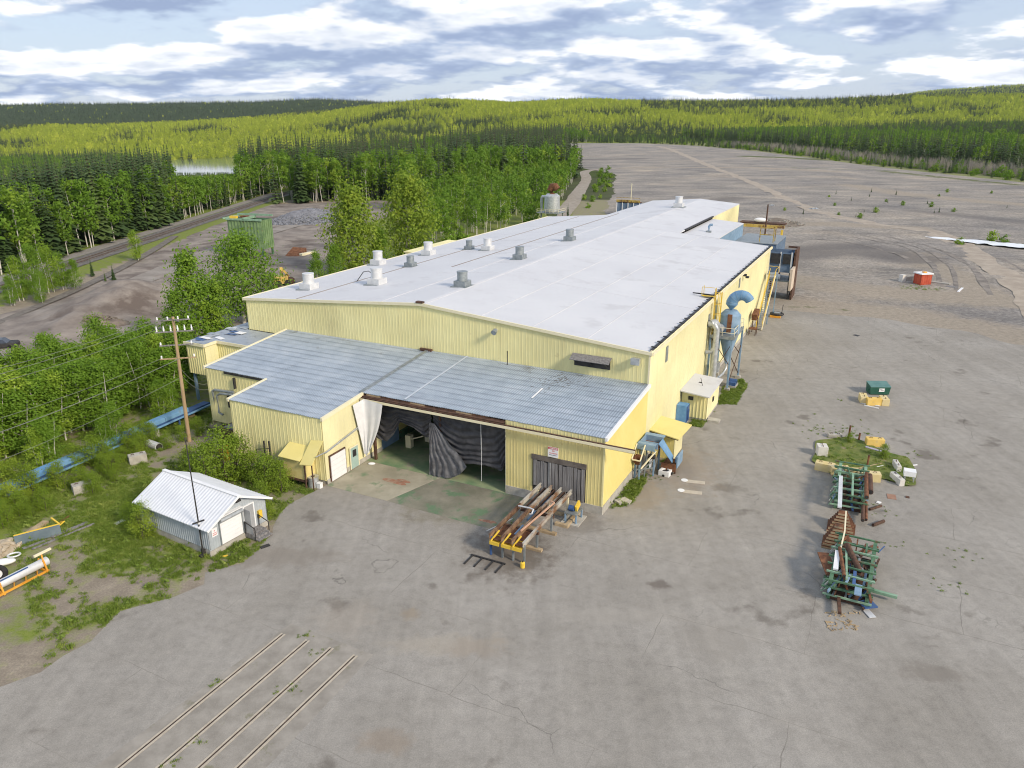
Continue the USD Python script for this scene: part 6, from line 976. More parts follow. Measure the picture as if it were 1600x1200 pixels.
# painted pads
for k, (u, v, lab) in enumerate(((1085, 753, 'upper pale concrete strip set in the asphalt by the chute machine'), (1080, 769, 'lower pale concrete strip set in the asphalt by the chute machine'))):
    t = thing('pad_strip', lab, 'concrete strip', at(u, v, .012), ROT + 12); obj('strip', MB().box(-.7, .9, -.28, .28, -.05, .03), mat('pad_buff', (.42, .37, .30), (.5, .45, .37), 2, .9) if k == 0 else UsdShade.Material.Get(stage, '/World/Looks/pad_buff'), t); obj('white_spot', MB().lathe((-.85, .1, -.05), [(.3, 0), (.3, .085)], 14), M_WHITE, t)
board('tiny dark scrap on the far right asphalt', (1334, 523), (1342, 525), .6, .03, M_DARK, .03, 'sheet_scrap', 'scrap')
# slots in the asphalt, near left
M_SLOTC = mat('slot_concrete', (.38, .33, .26), (.47, .42, .34), 2, .9, bump=.2); M_SLOTD = mat('slot_iron', (.03, .025, .022), (.09, .06, .045), 3, .8); M_OLD = mat('old_asphalt', (.235, .215, .185), (.325, .30, .262), .8, .9, spots=((.2, .19, .13), .7, .6), bump=.2)
world_prism('slot_pavement', [(-13.6, -38), (-5.6, -38), (-6.2, -21.9), (-12.6, -21.8)], .0, .016, M_OLD)
for x, y0, lab in ((-12.3, -22.8, 'leftmost iron rail slot set in the asphalt'), (-10.55, -22.6, 'second iron rail slot from the left in the asphalt'), (-8.8, -22.5, 'third iron rail slot from the left in the asphalt'), (-7.1, -22.4, 'rightmost iron rail slot set in the asphalt')):
    t = thing('rail_slot', lab, 'rail', bl(x, y0, 0), ROT)
    obj('kerb_strip', MB().box(-.17, -.05, -15, 0, -.05, .03), M_SLOTC, t); obj('kerb_strip', MB().box(.05, .17, -15, 0, -.05, .03), M_SLOTC, t); obj('iron_slot', MB().box(-.05, .05, -15, -.1, -.05, .021), M_SLOTD, t)
# railway
for x, lab in ((-96.5, 'left rail of the railway beyond the dirt yard'), (-95.0, 'right rail of the railway beyond the dirt yard')):
    t = thing('rail', lab, 'rail', (x, 60, .12), -.3); obj('rail_head', MB().box(-.07, .07, 0, 270, .0, .2), M_RUSTDK, t)
mb = MB()
for i in range(430): y = 60 + i * .62; mb.box(-97.2 + (y - 60) * .005, -94.4 + (y - 60) * .005, y - .13, y + .13, .13, .24)
keys(obj('railway_sleepers', mb, M_BALLAST, kind='stuff'), 'dark timber sleepers under the railway rails', 'sleepers')
# dirt yard west of the mill
M_HOPG = mat('hopper_green', (.12, .20, .09), (.21, .31, .15), .8, .6, spots=((.16, .11, .06), 1.2, .62))
t = thing('green_hopper', 'tall green steel hopper bin with open top in the dirt yard', 'hopper', at(398, 400), -15)
obj('wall', ribbed((-4.6, -2.2), (4.0, -2.2), 2, 8.4, .8, .15, .25), M_HOPG, t); obj('wall', ribbed((4.0, -2.2), (4.0, 2.2), 2, 8.4, .8, .15, .25), M_HOPG, t); obj('wall', ribbed((4.0, 2.2), (-4.6, 2.2), 2, 8.4, .8), M_GREEN, t); obj('wall', ribbed((-4.6, 2.2), (-4.6, -2.2), 2, 8.4, .8, .15, .25), M_GREEN, t)
obj('top_frame', MB().box(-4.8, 4.2, -2.5, -2.2, 8.3, 8.7).box(-4.8, 4.2, 2.2, 2.5, 8.9, 9.3).box(-.6, -.2, -2.5, 2.5, 8.4, 8.9).bar((-5.6, -2.4, 8.6), (-4.6, 2.2, 8.8), .3), M_GREEN_LT, t); obj('load', MB().box(-4.3, 3.8, -2, 2, 7.6, 8.0), M_RUSTDK, t); obj('yellow_part', MB().box(-3.8, -2.2, -2.3, -1.5, 8.7, 9.2), M_SAFETY, t); obj('rust_part', MB().box(-2.2, -.6, -.6, .6, 8.7, 9.1), M_RUST, t)
for x in (-4.2, 3.6):
    for y in (-1.9, 1.9): obj('leg', MB().bar((x, y, 0), (x, y, 2), .4), M_GREEN, t)
rubble('stone_pile', 'broad heap of blue grey broken stone at the back of the dirt yard', at(484, 343), 15, 11, 3.4, 1300, mat('stone_base', (.14, .14, .15), (.24, .24, .26), .6, .95), 5, M_STONE, 'stone pile')
t = thing('rust_ramp', 'rust brown steel ramp in the dirt yard behind the big poplar', 'ramp', at(462, 403), -20); obj('plate', MB().add([[-2.2, -1.6, .1], [2.2, -1.6, .1], [-2.2, 2.4, 2.0], [1.4, 2.4, 2.0], [-2.2, -1.6, 0], [2.2, -1.6, 0], [-2.2, 2.4, 0], [1.4, 2.4, 0]], [[0, 1, 3, 2], [4, 6, 7, 5], [0, 4, 5, 1], [1, 5, 7, 3], [2, 3, 7, 6], [0, 2, 6, 4]]), M_RUST, t); obj('lip', MB().box(-2.2, 2.2, -1.75, -1.6, 0, .2), M_RUSTDK, t)
board('long pale barrier beside the rust brown ramp', (470, 400), (492, 396), .9, 1.1, M_TRIM, .6, 'barrier', 'barrier')
t = thing('yellow_loader', 'yellow machine half hidden behind the big poplar at the roof corner', 'machine', at(441, 446), 30); obj('arm', MB().bar((0, 0, .6), (.4, 1.2, 3.2), .5).bar((.4, 1.2, 3.2), (1.6, .8, 1.4), .35), M_YRUST, t); obj('body', MB().box(-1.6, 1.0, -1.0, 1.0, .5, 1.8), M_YRUST, t); obj('tyre', MB().tube([(-.9, -1.2, .6), (-.9, -.8, .6)], .6, 14), M_TYRE, t); obj('tyre', MB().tube([(.8, -1.2, .6), (.8, -.8, .6)], .6, 14), M_TYRE, t); obj('bucket', MB().box(1.2, 2.2, -.9, .9, .3, 1.3), M_RUSTDK, t)
t = thing('parked_car', 'small dark car parked at the left edge of the dirt yard', 'car', at(3, 545), 15)
obj('body', trimesh.convex.convex_hull(np.array([[sx * 2.1, sy * .85, z] for sx in (-1, 1) for sy in (-1, 1) for z in (.35, .75)] + [[sx * 1.9, sy * .8, .95] for sx in (-1, 1) for sy in (-1, 1)])), M_DARK, t); obj('cabin', trimesh.convex.convex_hull(np.array([[x, sy * y, z] for x, y, z in ((-1.6, .8, .95), (1.0, .8, .95), (-1.1, .65, 1.45), (.5, .65, 1.45)) for sy in (-1, 1)])), mat('car_glass', (.03, .04, .06), (.05, .06, .08), 1, .1, spec=.6), t)
for x in (-1.3, 1.3):
    for y in (-.85, .7): obj('tyre', MB().tube([(x, y, .33), (x, y + .15, .33)], .33, 14), M_TYRE, t)
ribbon('spur_track', smooth_line([(-79, 100), (-79.2, 114), (-79.8, 133), (-84, 172), (-90, 205)]), 1.9, .22, mat('spur_bed', (.12, .105, .092), (.2, .18, .155), 1.2, .95), step=2)
ribbon('yard_track', smooth_line([(-66, 88), (-72, 115), (-72, 150), (-70, 190), (-60, 240)]), 6, .2, mat('yard_road', (.22, .195, .17), (.30, .27, .24), .3, .95), step=4)
P = at(285, 497); keys(obj('log_debris', MB().bar(at(90, 530, .2), at(106, 522, .3), .4).bar(at(270, 520, .2), at(287, 512, .4), .5), M_WOODG, kind='stuff'), 'grey logs strewn on the dirt mounds', 'logs')
# ---------------------------------------------------------------- trees, shrubs, grass
M_NEEDLE = leaf('spruce_needles', (.055, .095, .03), (.16, .225, .065), .12, .22, .12)
M_ASPEN = leaf('aspen_leaves', (.13, .24, .02), (.30, .40, .04), .35, .25, .15)
M_ASPEN_SUN = leaf('sun_tinted_aspen_leaves', (.36, .43, .045), (.72, .74, .10), .35, .3, .05)  # sun patches on the hills are put into this brighter leaf colour
M_POPLAR = leaf('poplar_leaves', (.15, .265, .022), (.38, .49, .05), .35, .2, .35)
M_SHRUB = leaf('shrub_leaves', (.18, .27, .024), (.42, .49, .055), .35, .2, .5)
M_GRASS = leaf('grass_blades', (.16, .235, .035), (.36, .41, .10), .25, .25, .4)
M_BARKP = mat('pale_bark', (.42, .40, .35), (.60, .58, .52), 2, .85, obj_co=True); M_BARKD = mat('dark_bark', (.07, .055, .045), (.13, .105, .085), 2, .9)
M_DEADW = mat('dead_brush', (.20, .18, .15), (.32, .29, .25), 1, .95)

def quads(c, nrm, size, r, aspect=1.0):
    "leaf-sized faces at c facing nrm"
    n = nrm / np.linalg.norm(nrm, axis=1, keepdims=True); t = np.cross(n, r.normal(size=n.shape)); t /= np.linalg.norm(t, axis=1, keepdims=True); b = np.cross(n, t)
    s = (size * r.uniform(.65, 1.3, len(c)))[:, None] / 2
    v = np.stack([c - t * s, c - b * s * .55 * aspect, c + t * s, c + b * s * .55 * aspect], 1).reshape(-1, 3); i = np.arange(len(c))[:, None] * 4
    return v, np.vstack([i + [0, 1, 2], i + [0, 2, 3]])
def leafy(r, h, rad, base, nclump, per, size, up=.5, top=1.0, squash=1.0):
    "leaf clumps through an egg-shaped crown with an uneven outline"
    C = []
    while len(C) < nclump:
        z = r.uniform(0, 1); w = math.sin(math.pi * (.08 + .9 * z ** top)) ** .75 * rad; a = r.uniform(0, 2 * math.pi); q = math.sqrt(r.uniform(.12, 1)) * w * r.uniform(.78, 1.12)
        C.append((q * math.cos(a), q * math.sin(a), base + (h - base) * z))
    C = np.array(C); cs = r.uniform(.6, 1.25, nclump) * rad * .33
    c = np.repeat(C, per, 0) + r.normal(size=(nclump * per, 3)) * np.repeat(cs, per)[:, None] * [1, 1, .8] * .62
    ax = c * [1, 1, 0]; out = ax / (np.linalg.norm(ax, axis=1, keepdims=True) + .1)
    return quads(c, out * .7 + np.array([0, 0, up]) + r.normal(size=c.shape) * .55, np.full(len(c), size), r), C
def broad(seed, h, rad, base, nclump, per, size, trunk_r, stems=1, limbs=7, top=1.0):
    r = np.random.default_rng(seed); (v, f), C = leafy(r, h, rad, base, nclump, per, size, top=top)
    tr = MB()
    for s in range(stems):
        o = r.normal(size=2) * .35 * (stems > 1); k = r.normal(size=2) * .03 * h
        tr.tube([(o[0], o[1], -.3), (o[0] + k[0] * .5, o[1] + k[1] * .5, h * .4), (k[0] + o[0] * 2, k[1] + o[1] * 2, h * .88)], [trunk_r, trunk_r * .7, trunk_r * .15], 6, cap=False)
    for c in C[r.choice(len(C), min(limbs, len(C)), replace=False)]:
        z0 = max(base * .7, c[2] - np.hypot(c[0], c[1]) * 1.2); tr.tube([(0, 0, z0), c * [.5, .5, 0] + [0, 0, (z0 + c[2]) / 2 + .1], c], [trunk_r * .4, trunk_r * .25, trunk_r * .08], 4, cap=False)
    return tr.mesh(), (v, f)
def spruce(seed, h, rad, layers, n, sub=2):
    r = np.random.default_rng(seed); V, F = [], []; k = 0
    for i in range(layers):
        t = (i + .5) / layers; z = h * (.07 + .93 * t); R = rad * (1 - t) ** .85 * r.uniform(.8, 1.15) + .12
        m = max(4, int(n * (.45 + .55 * (1 - t)))); a0 = r.uniform(0, 6.28)
        for j in range(m):
            a = a0 + 2 * math.pi * (j + r.uniform(-.3, .3)) / m; L = R * r.uniform(.65, 1.2); d = np.array([math.cos(a), math.sin(a), 0]); s = np.array([-d[1], d[0], 0]); w = L * r.uniform(.22, .34) + .08
            dz = -L * r.uniform(.25, .55); o = np.array([0, 0, z])
            mid = o + d * L * .55 + [0, 0, dz * .45 + .05 * L]; tip = o + d * L + [0, 0, dz + .1 * L]
            V += [o + [0, 0, .15], mid + s * w, mid - s * w, tip, mid + [0, 0, -.28 * L]]; F += [[k, k + 1, k + 3], [k, k + 3, k + 2], [k, k + 4, k + 1], [k, k + 2, k + 4]]; k += 5
    V += [np.array([0, 0, h * 1.03]), np.array([.12, 0, h * .93]), np.array([-.07, .1, h * .93]), np.array([-.07, -.1, h * .93])]; F += [[k, k + 1, k + 2], [k, k + 2, k + 3], [k, k + 3, k + 1]]
    tr = MB().tube([(0, 0, -.5), (0, 0, h * .5), (0, 0, h * .95)], [h * .013, h * .009, h * .002], 5, cap=False)
    return tr.mesh(), (np.array(V), np.array(F))
KINDS = {}
def kind(name, parts):
    "a class prim holding one tree's parts"
    p = f'/World/kind_{name}'; stage.CreateClassPrim(p)
    c = stage.GetPrimAtPath(p); c.SetTypeName('Xform')
    for n, (m, mt) in parts.items(): usdkit.mesh(stage, f'{p}/{n}', m, mt)
    KINDS[name] = p; return p
def tree_kind(name, tm, leafm, barkm): return kind(name, {'trunk': (tm[0], barkm), 'crown': (tm[1], leafm)})
for i in range(3): tree_kind(f'spruce_{"abc"[i]}', spruce(20 + i, 18, 2.5 + .3 * i, 26, 11), M_NEEDLE, M_BARKD)
for i in range(3): tree_kind(f'aspen_{"abc"[i]}', broad(30 + i, 16, 2.7 + .2 * i, 6.0 - i * .7, 42, 16, .75, .16, 1, 6, .9), M_ASPEN, M_BARKP)
for i in range(3): tree_kind(f'poplar_{"abc"[i]}', broad(40 + i, 9, 1.9 + .2 * i, .8, 110, 44, .27, .10, 2, 8, .85), M_POPLAR, M_BARKP)
for i in range(2): tree_kind(f'shrub_{"ab"[i]}', broad(50 + i, 3.4, 1.35, .15, 75, 40, .15, .045, 4, 10, .9), M_SHRUB, M_BARKD)
for i in range(2): tree_kind(f'bush_{"ab"[i]}', broad(60 + i, 2.0, 1.4, .1, 20, 16, .45, .05, 3, 4, .8), M_POPLAR, M_BARKD)
tree_kind('big_poplar', broad(71, 13, 5.0, 2.0, 190, 44, .44, .25, 2, 22, .9), M_POPLAR, M_BARKP)
tree_kind('tall_poplar', broad(72, 17, 5.6, 1.2, 230, 40, .58, .26, 2, 18, .8), M_SHRUB, M_BARKP)
tree_kind('cone_poplar', broad(73, 11, 2.6, .6, 130, 40, .38, .13, 1, 10, .62), M_POPLAR, M_BARKP)

POP = [KINDS[f'poplar_{c}'] for c in 'abc']; SPR = [KINDS[f'spruce_{c}'] for c in 'abc']; ASP = [KINDS[f'aspen_{c}'] for c in 'abc']; SHR = [KINDS[f'shrub_{c}'] for c in 'ab']; BSH = [KINDS[f'bush_{c}'] for c in 'ab']
def plant(src, u, v, s, name, label, cat='tree', group=None, z=None):
    p = at(u, v); return copy_of(src, (p[0], p[1], hz(p[0], p[1]) if z is None else z), rng.uniform(0, 360), s, name, label, cat, group)
plant(KINDS['big_poplar'], 385, 505, (1.12, 1.12, 1.0), 'poplar_tree', 'big airy poplar standing at the left front corner of the white roof')
plant(KINDS['cone_poplar'], 312, 550, 1.22, 'poplar_tree', 'slender cone-shaped poplar left of the big airy poplar')
plant(KINDS['cone_poplar'], 345, 545, .82, 'poplar_tree', 'shorter dark poplar between the cone-shaped poplar and the mill wall')
plant(KINDS['cone_poplar'], 285, 560, .8, 'poplar_tree', 'young poplar behind the utility pole crossarms')
plant(KINDS['tall_poplar'], 556, 432, 1.0, 'poplar_tree', 'left one of the two tall yellow-green poplars behind the roof')
plant(KINDS['tall_poplar'], 640, 408, 1.08, 'poplar_tree', 'right one of the two tall yellow-green poplars behind the roof')
plant(KINDS['cone_poplar'], 497, 452, .62, 'poplar_tree', 'low bushy poplar behind the left roof eave near the rust ramp')
plant(KINDS['cone_poplar'], 525, 448, .7, 'poplar_tree', 'small poplar tucked against the left tall poplar'); plant(KINDS['cone_poplar'], 596, 428, .8, 'poplar_tree', 'small poplar filling between the two tall poplars')
plant(KINDS['bush_a'], 700, 380, 1.7, 'shrub', 'green shrub at the foot of the right tall poplar', 'shrub'); plant(KINDS['bush_b'], 722, 375, 1.4, 'shrub', 'small shrub beside the dirt bank behind the roof', 'shrub')
plant(SPR[0], 887, 346, .3, 'spruce_tree', 'lone young spruce beside the grey dust collector'); plant(KINDS['bush_a'], 826, 352, 2.2, 'shrub', 'yellow green shrub left of the grey dust collector', 'shrub')
for k, (u, v, s) in enumerate(((325, 765, 1.2), (350, 752, 1.4), (372, 748, 1.2), (300, 742, .8), (395, 755, .85), (418, 765, .95), (440, 768, .8), (408, 785, .55), (455, 745, .6))):
    plant(SHR[k % 2], u, v, s, 'shrub', ('shrub in front of the orange drum', 'tallest shrub along the left bay wall', 'upright shrub against the left bay wall', 'shrub nearest the utility pole foot', 'shrub below the wall pipes', 'dense shrub left of the yellow hood', 'low shrub under the yellow hood', 'small shrub behind the white shed roof', 'small shrub by the yellow hood leg')[k], 'shrub', 'shrubs along the left bay')
plant(SHR[0], 226, 838, .82, 'shrub', 'yellow green shrub at the left rear corner of the small shed', 'shrub'); plant(SHR[1], 205, 822, .6, 'shrub', 'smaller shrub behind the left corner of the small shed', 'shrub'); plant(SHR[1], 420, 812, .42, 'shrub', 'low shrub beside the shed steps', 'shrub')
plant(SHR[0], 1379, 716, .42, 'sapling', 'green sapling on the grass island beside the orange block', 'sapling'); plant(SHR[1], 1327, 692, .3, 'shrub', 'small weed clump round the leaning post of the island', 'shrub')
plant(SHR[0], 1030, 700, .35, 'shrub', 'yellow green weed growing inside the chute machine', 'shrub')
# thicket of poplars along the blue conveyor
r5 = np.random.default_rng(77); THK = Polygon(px((-110, 752), (60, 705), (170, 668), (262, 632), (300, 608), (292, 592), (200, 598), (90, 622), (0, 668), (-110, 700))); pts = []
while len(pts) < 64:
    x, y = r5.uniform(THK.bounds[0], THK.bounds[2]), r5.uniform(THK.bounds[1], THK.bounds[3])
    if THK.contains(Point(x, y)) and all((x - a) ** 2 + (y - b) ** 2 > 1.55 ** 2 for a, b in pts): pts.append((x, y))
for k, (x, y) in enumerate(pts): copy_of(POP[k % 3], (x, y, 0), r5.uniform(0, 360), (r5.uniform(.85, 1.15), r5.uniform(.85, 1.15), r5.uniform(.66, .95)), 'poplar_tree', 'young green poplar in the thicket along the blue conveyor', 'tree', 'poplar thicket along the blue conveyor')
for k in range(34):
    u = r5.uniform(-40, 250); v = np.interp(u, [-40, 250], [795, 682]) + r5.uniform(10, 50) * (1 if u < 200 else .5); plant(SHR[k % 2], u, v, r5.uniform(.3, .65), 'shrub', 'green shrub on the near side of the blue conveyor', 'shrub', 'shrubs before the blue conveyor')
for k, (u, v, s) in enumerate(((34, 470, .85), (58, 464, 1.0), (82, 457, .95), (100, 452, .75), (20, 478, .55), (66, 474, .6), (215, 408, .75), (145, 432, .35), (178, 438, .3), (165, 440, .2), (120, 452, .6))):
    p = at(u, v); (plant(POP[k % 3], u, v, s, 'poplar_tree', 'poplar in the clump between the railway and the spur track', 'tree', 'clump by the railway') if k not in (7, 8, 9) else plant(SPR[k % 3], u, v, s * .6, 'spruce_tree', ('knee high spruce on the railway verge', 'dark young spruce on the railway verge', 'tiny spruce on the railway verge')[k - 7]))

for k, (u, v, s, q) in enumerate(((84, 738, .62, 0), (66, 745, .5, 0), (183, 703, .55, 0), (168, 712, .42, 0), (256, 664, .55, 0), (272, 655, .45, 0), (120, 735, .75, 1), (150, 728, .9, 1), (205, 702, .8, 1), (230, 690, .7, 1), (30, 770, .9, 1), (8, 782, 1.0, 1), (50, 775, .8, 1), (95, 762, .7, 1), (-20, 800, 1.0, 1), (20, 800, .7, 1), (180, 735, .55, 1), (262, 700, .5, 1), (285, 690, .5, 1), (310, 680, .55, 1))):
    plant((POP, SHR)[q][k % 2], u, v, s, ('poplar_tree', 'shrub')[q], ('young poplar growing on the near side of the blue conveyor', 'leafy shrub growing before the blue conveyor and pole')[q], ('tree', 'shrub')[q], ('young poplars before the blue conveyor', 'leafy shrubs before the blue conveyor')[q])
# the forest: places, then kinds by place; the 300 that show largest of each kind are things, the rest one mass
from shapely import points as SP, contains as SC, distance as SD
STAND = Polygon(px((672, 384), (770, 368), (838, 352), (864, 332), (886, 302), (893, 277), (760, 290), (690, 310), (662, 345)))
_keep_out = [STAND, Polygon(px((893, 345), (922, 300), (930, 262), (1000, 262), (975, 300), (960, 340))), FIELD.buffer(1.5), DIRT_YARD.buffer(1), ASPHALT.buffer(3), Polygon([tuple(bl(*q)[:2]) for q in ((-56, -10), (4, -10), (4, 132), (-44, 132), (-56, 100))]), LineString(smooth_line(px((872, 340), (893, 318), (908, 295), (915, 275), (935, 265), (985, 263), (1060, 262)))).buffer(6), LineString([(-95.5, 50), (-94.5, 345)]).buffer(7.5), THK]
def scatter(n, y0, y1, seed, power=1.0, umin=-70, umax=1680):
    r = np.random.default_rng(seed); Y = (y0 ** power + r.random(n) * (y1 ** power - y0 ** power)) ** (1 / power); u = r.uniform(umin, umax, n); X = (u - 800) / 1260 * Y; return X, Y
def allowed(X, Y):
    P = SP(np.column_stack([X, Y])); ok = np.ones(len(X), bool)
    for k in _keep_out: ok &= ~SC(k, P)
    ok &= seg_dist(X, Y, RIVER) > 52 + 60 * sm(Y, 930, 1060)
    s = X / Y; ok &= ~((s > -.425) & (s < -.345) & (Y > 560) & (Y < 1290) & (seg_dist(X, Y, RIVER) < 420) & (Y > 700))
    ok &= ~((X > -88) & (Y < 262) & (X < 20))                 # open yard and the mill
    ok &= ~((X > 20) & (Y < 330)); return ok
EDGE_P = [300, 420, 520, 780, 1000]; EDGE_X = [330, 300, 262, 262, 240]
def conifer_share(X, Y):
    u = 800 + 1260 * X / Y; n = noise2(X, Y, 90, 31); nn = noise2(X, Y, 260, 33)
    p = np.where(Y > 2600, np.where(u < 640, .96, np.where(u > 1380, .25, .6)), 0.0)  # far left ridge nearly all dark spruce, standing in for cloud shadow
    mid = np.clip(.16 + 4.5 * (n - .56) + 3.0 * (nn - .55) + .25 * sm(u, 950, 1300) + .4 * sm(-u, -260, 0), .02, .95)
    p = np.where((Y <= 2600) & (Y > 1250), mid, p)
    p = np.where((Y > 1250) & (Y < 1520) & (u > 860) & (u < 1080), .8, p); p = np.where((Y > 1950) & (Y <= 2600) & (u > 1000) & (u < 1420), np.maximum(p, .78), p); p = np.where((Y > 2360) & (Y <= 2600), np.maximum(p, .5), p)
    west = np.where(X > -112, .34, np.clip(.50 + 3.6 * (n - .5), .1, .97)); inner = np.clip(.52 + 2.6 * (n - .5) + sm(Y, 330, 480) * .15, .08, .95)
    p = np.where((Y <= 1250) & (X < -98), west, p); p = np.where((Y <= 1250) & (X >= -98) & (u < 1000), np.where(Y < 300, .25, inner), p)
    e = X - np.interp(Y, EDGE_P, EDGE_X); east = np.where(e < 75, .82, np.where(e < 200, .08, np.where(e < 420, .8, .3)))
    return np.where((Y <= 1250) & (X > 100), east, p)
XY = [scatter(9000, 62, 330, 1, 2, -90, 420), scatter(5200, 255, 420, 2, 2, 330, 930), scatter(15000, 330, 1250, 3, 2, -90, 960), scatter(9000, 330, 1250, 4, 2, 930, 1690), scatter(62000, 1250, 2500, 5, 1.5), scatter(36000, 2500, 4500, 6, 1.2)]
X = np.concatenate([q[0] for q in XY]); Y = np.concatenate([q[1] for q in XY]); ok = allowed(X, Y); X, Y = X[ok], Y[ok]
# no two closer than about three metres (five and more far off)
cell = np.where(Y < 500, 3.1, np.where(Y < 1250, 4.2, np.where(Y < 2500, 4.8, 8.0))); key = np.round(X / cell) * 1e6 + np.round(Y / cell); _, first = np.unique(key, return_index=True); X, Y = X[first], Y[first]
rs_ = np.random.default_rng(15); sx_, sy_ = rs_.uniform(-45, 60, 9000), rs_.uniform(150, 520, 9000); k_ = SC(STAND, SP(np.column_stack([sx_, sy_]))); sx_, sy_ = sx_[k_][:420], sy_[k_][:420]; nst = len(sx_); X, Y = np.append(X, sx_), np.append(Y, sy_)
Z = height(X, Y); rr = np.random.default_rng(5); con = rr.random(len(X)) < conifer_share(X, Y); con[-nst:] = rr.random(nst) < .04
S = np.where(con, rr.uniform(.7, 1.3, len(X)), rr.uniform(.66, 1.05, len(X)))
u_ = 800 + 1260 * X / Y
young = (Y < 300) & (X > -98) & (u_ > 640); S = np.where(young, S * .62, S); S[-nst:] = rr.uniform(.42, .68, nst)
e_ = X - np.interp(Y, EDGE_P, EDGE_X); S = np.where((X > 100) & (Y < 1250) & (e_ < 14), S * .45, S)
S = np.where(Y > 1250, S * np.where(con, .78, .70) * rr.uniform(.75, 1.3, len(S)), S); s_ = X / Y; cap = (30 - 80 * Y / 1260 - Z) / 18.5; S = np.where((s_ > -.43) & (s_ < -.345) & (Y < 1000) & (X < -100), np.minimum(S, np.maximum(cap, .12)), S); S = np.where((Y < 1000) & (con) & (u_ > 690) & (u_ < 870) & (Y > 330), S * 1.12, S)
seen = (u_ > -40) & (u_ < 1640) & (Y > 70); dist = np.hypot(X, Y)
yaw = rr.uniform(0, 360, len(X)); sink = .3
def zone(x, y, c):
    w = 'spruce' if c else 'aspen'
    if x < -98: return (f'{"dark green spruce" if c else "pale-trunked aspen"} in the forest beyond the railway', f'{w}s beyond the railway')
    if x > 100: return (f'{"dark spruce" if c else "bright green aspen"} along the far edge of the log yard', f'{w}s at the log yard edge')
    return (f'{"tall dark spruce" if c else "bright green aspen"} in the forest behind the mill', f'{w}s behind the mill')
left = np.ones(len(X), bool)
for c, nm, ks in ((True, 'spruce_tree', SPR), (False, 'aspen_tree', ASP)):
    cand = np.where(seen & (con == c))[0]; cand = cand[np.argsort(dist[cand] / S[cand])][:288]; left[cand] = False
    for i in cand:
        lab, grp = zone(X[i], Y[i], c); copy_of(ks[i % 3], (X[i], Y[i], Z[i] - sink), yaw[i], (S[i] * rr.uniform(.9, 1.15),) * 2 + (S[i],), nm, lab, 'tree', grp)
def instancer(name, protos, idx, P, yaws, scales, label=None, cat=None, parent='/World'):
    pi = UsdGeom.PointInstancer.Define(stage, numbered(parent, name)); path = str(pi.GetPath()); rel = pi.CreatePrototypesRel()
    for n, parts in protos:
        x = UsdGeom.Xform.Define(stage, f'{path}/{n}')
        for pn, (m, mt) in parts.items(): usdkit.mesh(stage, f'{path}/{n}/{pn}', m, mt)
        rel.AddTarget(x.GetPath())
    pi.CreateProtoIndicesAttr(Vt.IntArray.FromNumpy(np.asarray(idx, np.int32))); pi.CreatePositionsAttr(Vt.Vec3fArray.FromNumpy(np.asarray(P, np.float32)))
    h = np.radians(yaws) / 2; pi.CreateOrientationsAttr(Vt.QuathArray([Gf.Quath(float(c), 0, 0, float(s)) for c, s in zip(np.cos(h), np.sin(h))]))
    pi.CreateScalesAttr(Vt.Vec3fArray.FromNumpy(np.asarray(scales, np.float32))); return keys(pi.GetPrim(), label, cat, kind='stuff')
def tri2(t, lm, bm): return {'trunk': (t[0], bm), 'crown': (t[1], lm)}
near = left & (Y <= 1250); far = left & (Y > 1250)
def forest(sel, name, label, ps, pa, ks, ka):
    i = np.where(sel)[0]; idx = np.where(con[i], i % ks, ks + i % ka); P = np.column_stack([X[i], Y[i], Z[i] - sink]); sc = np.column_stack([S[i] * rr.uniform(.88, 1.2, len(i))] * 2 + [S[i]])
    instancer(name, ps + pa, idx, P, yaw[i], sc, label, 'forest')
forest(near, 'forest', 'mixed forest of spruce and aspen round the yard and in the valley', [(f'spruce_{k}', tri2(spruce(80 + k, 18, 2.5 + .3 * k, 15, 8), M_NEEDLE, M_BARKD)) for k in range(2)],
       [(f'aspen_{k}', tri2(broad(90 + k, 16, 2.7, 5.0, 30, 8, 1.15, .15, 1, 2, .9), M_ASPEN, M_BARKP)) for k in range(2)], 2, 2)
forest(far, 'hill_forest', 'aspen with sunlight in its leaf colour and dark spruce forest covering the far hills', [(f'spruce_{k}', tri2(spruce(84 + k, 17, 3.7, 8, 7), M_NEEDLE, M_BARKD)) for k in range(2)],
       [(f'aspen_{k}', tri2(broad(94 + k, 14, 4.2, 2.0, 24, 6, 2.0, .15, 1, 0, .8), M_ASPEN_SUN, M_BARKP)) for k in range(2)], 2, 2)
# brush and shrubs along the far edge of the log yard
rb = np.random.default_rng(8); edge = LineString(px((985, 222.5), (1090, 228), (1180, 236), (1290, 250), (1400, 264), (1600, 285), (1680, 298)))
for k in range(46):
    p = edge.interpolate(rb.uniform(.05, 1), normalized=True); o = rb.uniform(2, 16); x, y = p.x + o * .8, p.y + o * .6; copy_of(BSH[k % 2], (x, y, hz(x, y)), rb.uniform(0, 360), rb.uniform(.8, 2.1), 'shrub', 'green shrub scattered along the far edge of the log yard', 'shrub', 'shrubs at the log yard edge')
def sticks(seed):
    r = np.random.default_rng(seed); m = MB()
    for i in range(26): a, q = r.uniform(0, 6.28), r.uniform(0, 1.6); h = r.uniform(2.5, 6); m.tube([(q * math.cos(a), q * math.sin(a), 0), (q * math.cos(a) + r.normal(0, .25), q * math.sin(a) + r.normal(0, .25), h)], [.07, .02], 3, cap=False)
    return m.mesh()
n = 1700; t_ = rb.uniform(.25, 1, n); P = np.array([(lambda p: (p.x, p.y))(edge.interpolate(q, normalized=True)) for q in t_]); o = rb.uniform(14, 48, n); P = P + np.column_stack([o * .8, o * .5]); Pz = height(P[:, 0], P[:, 1])
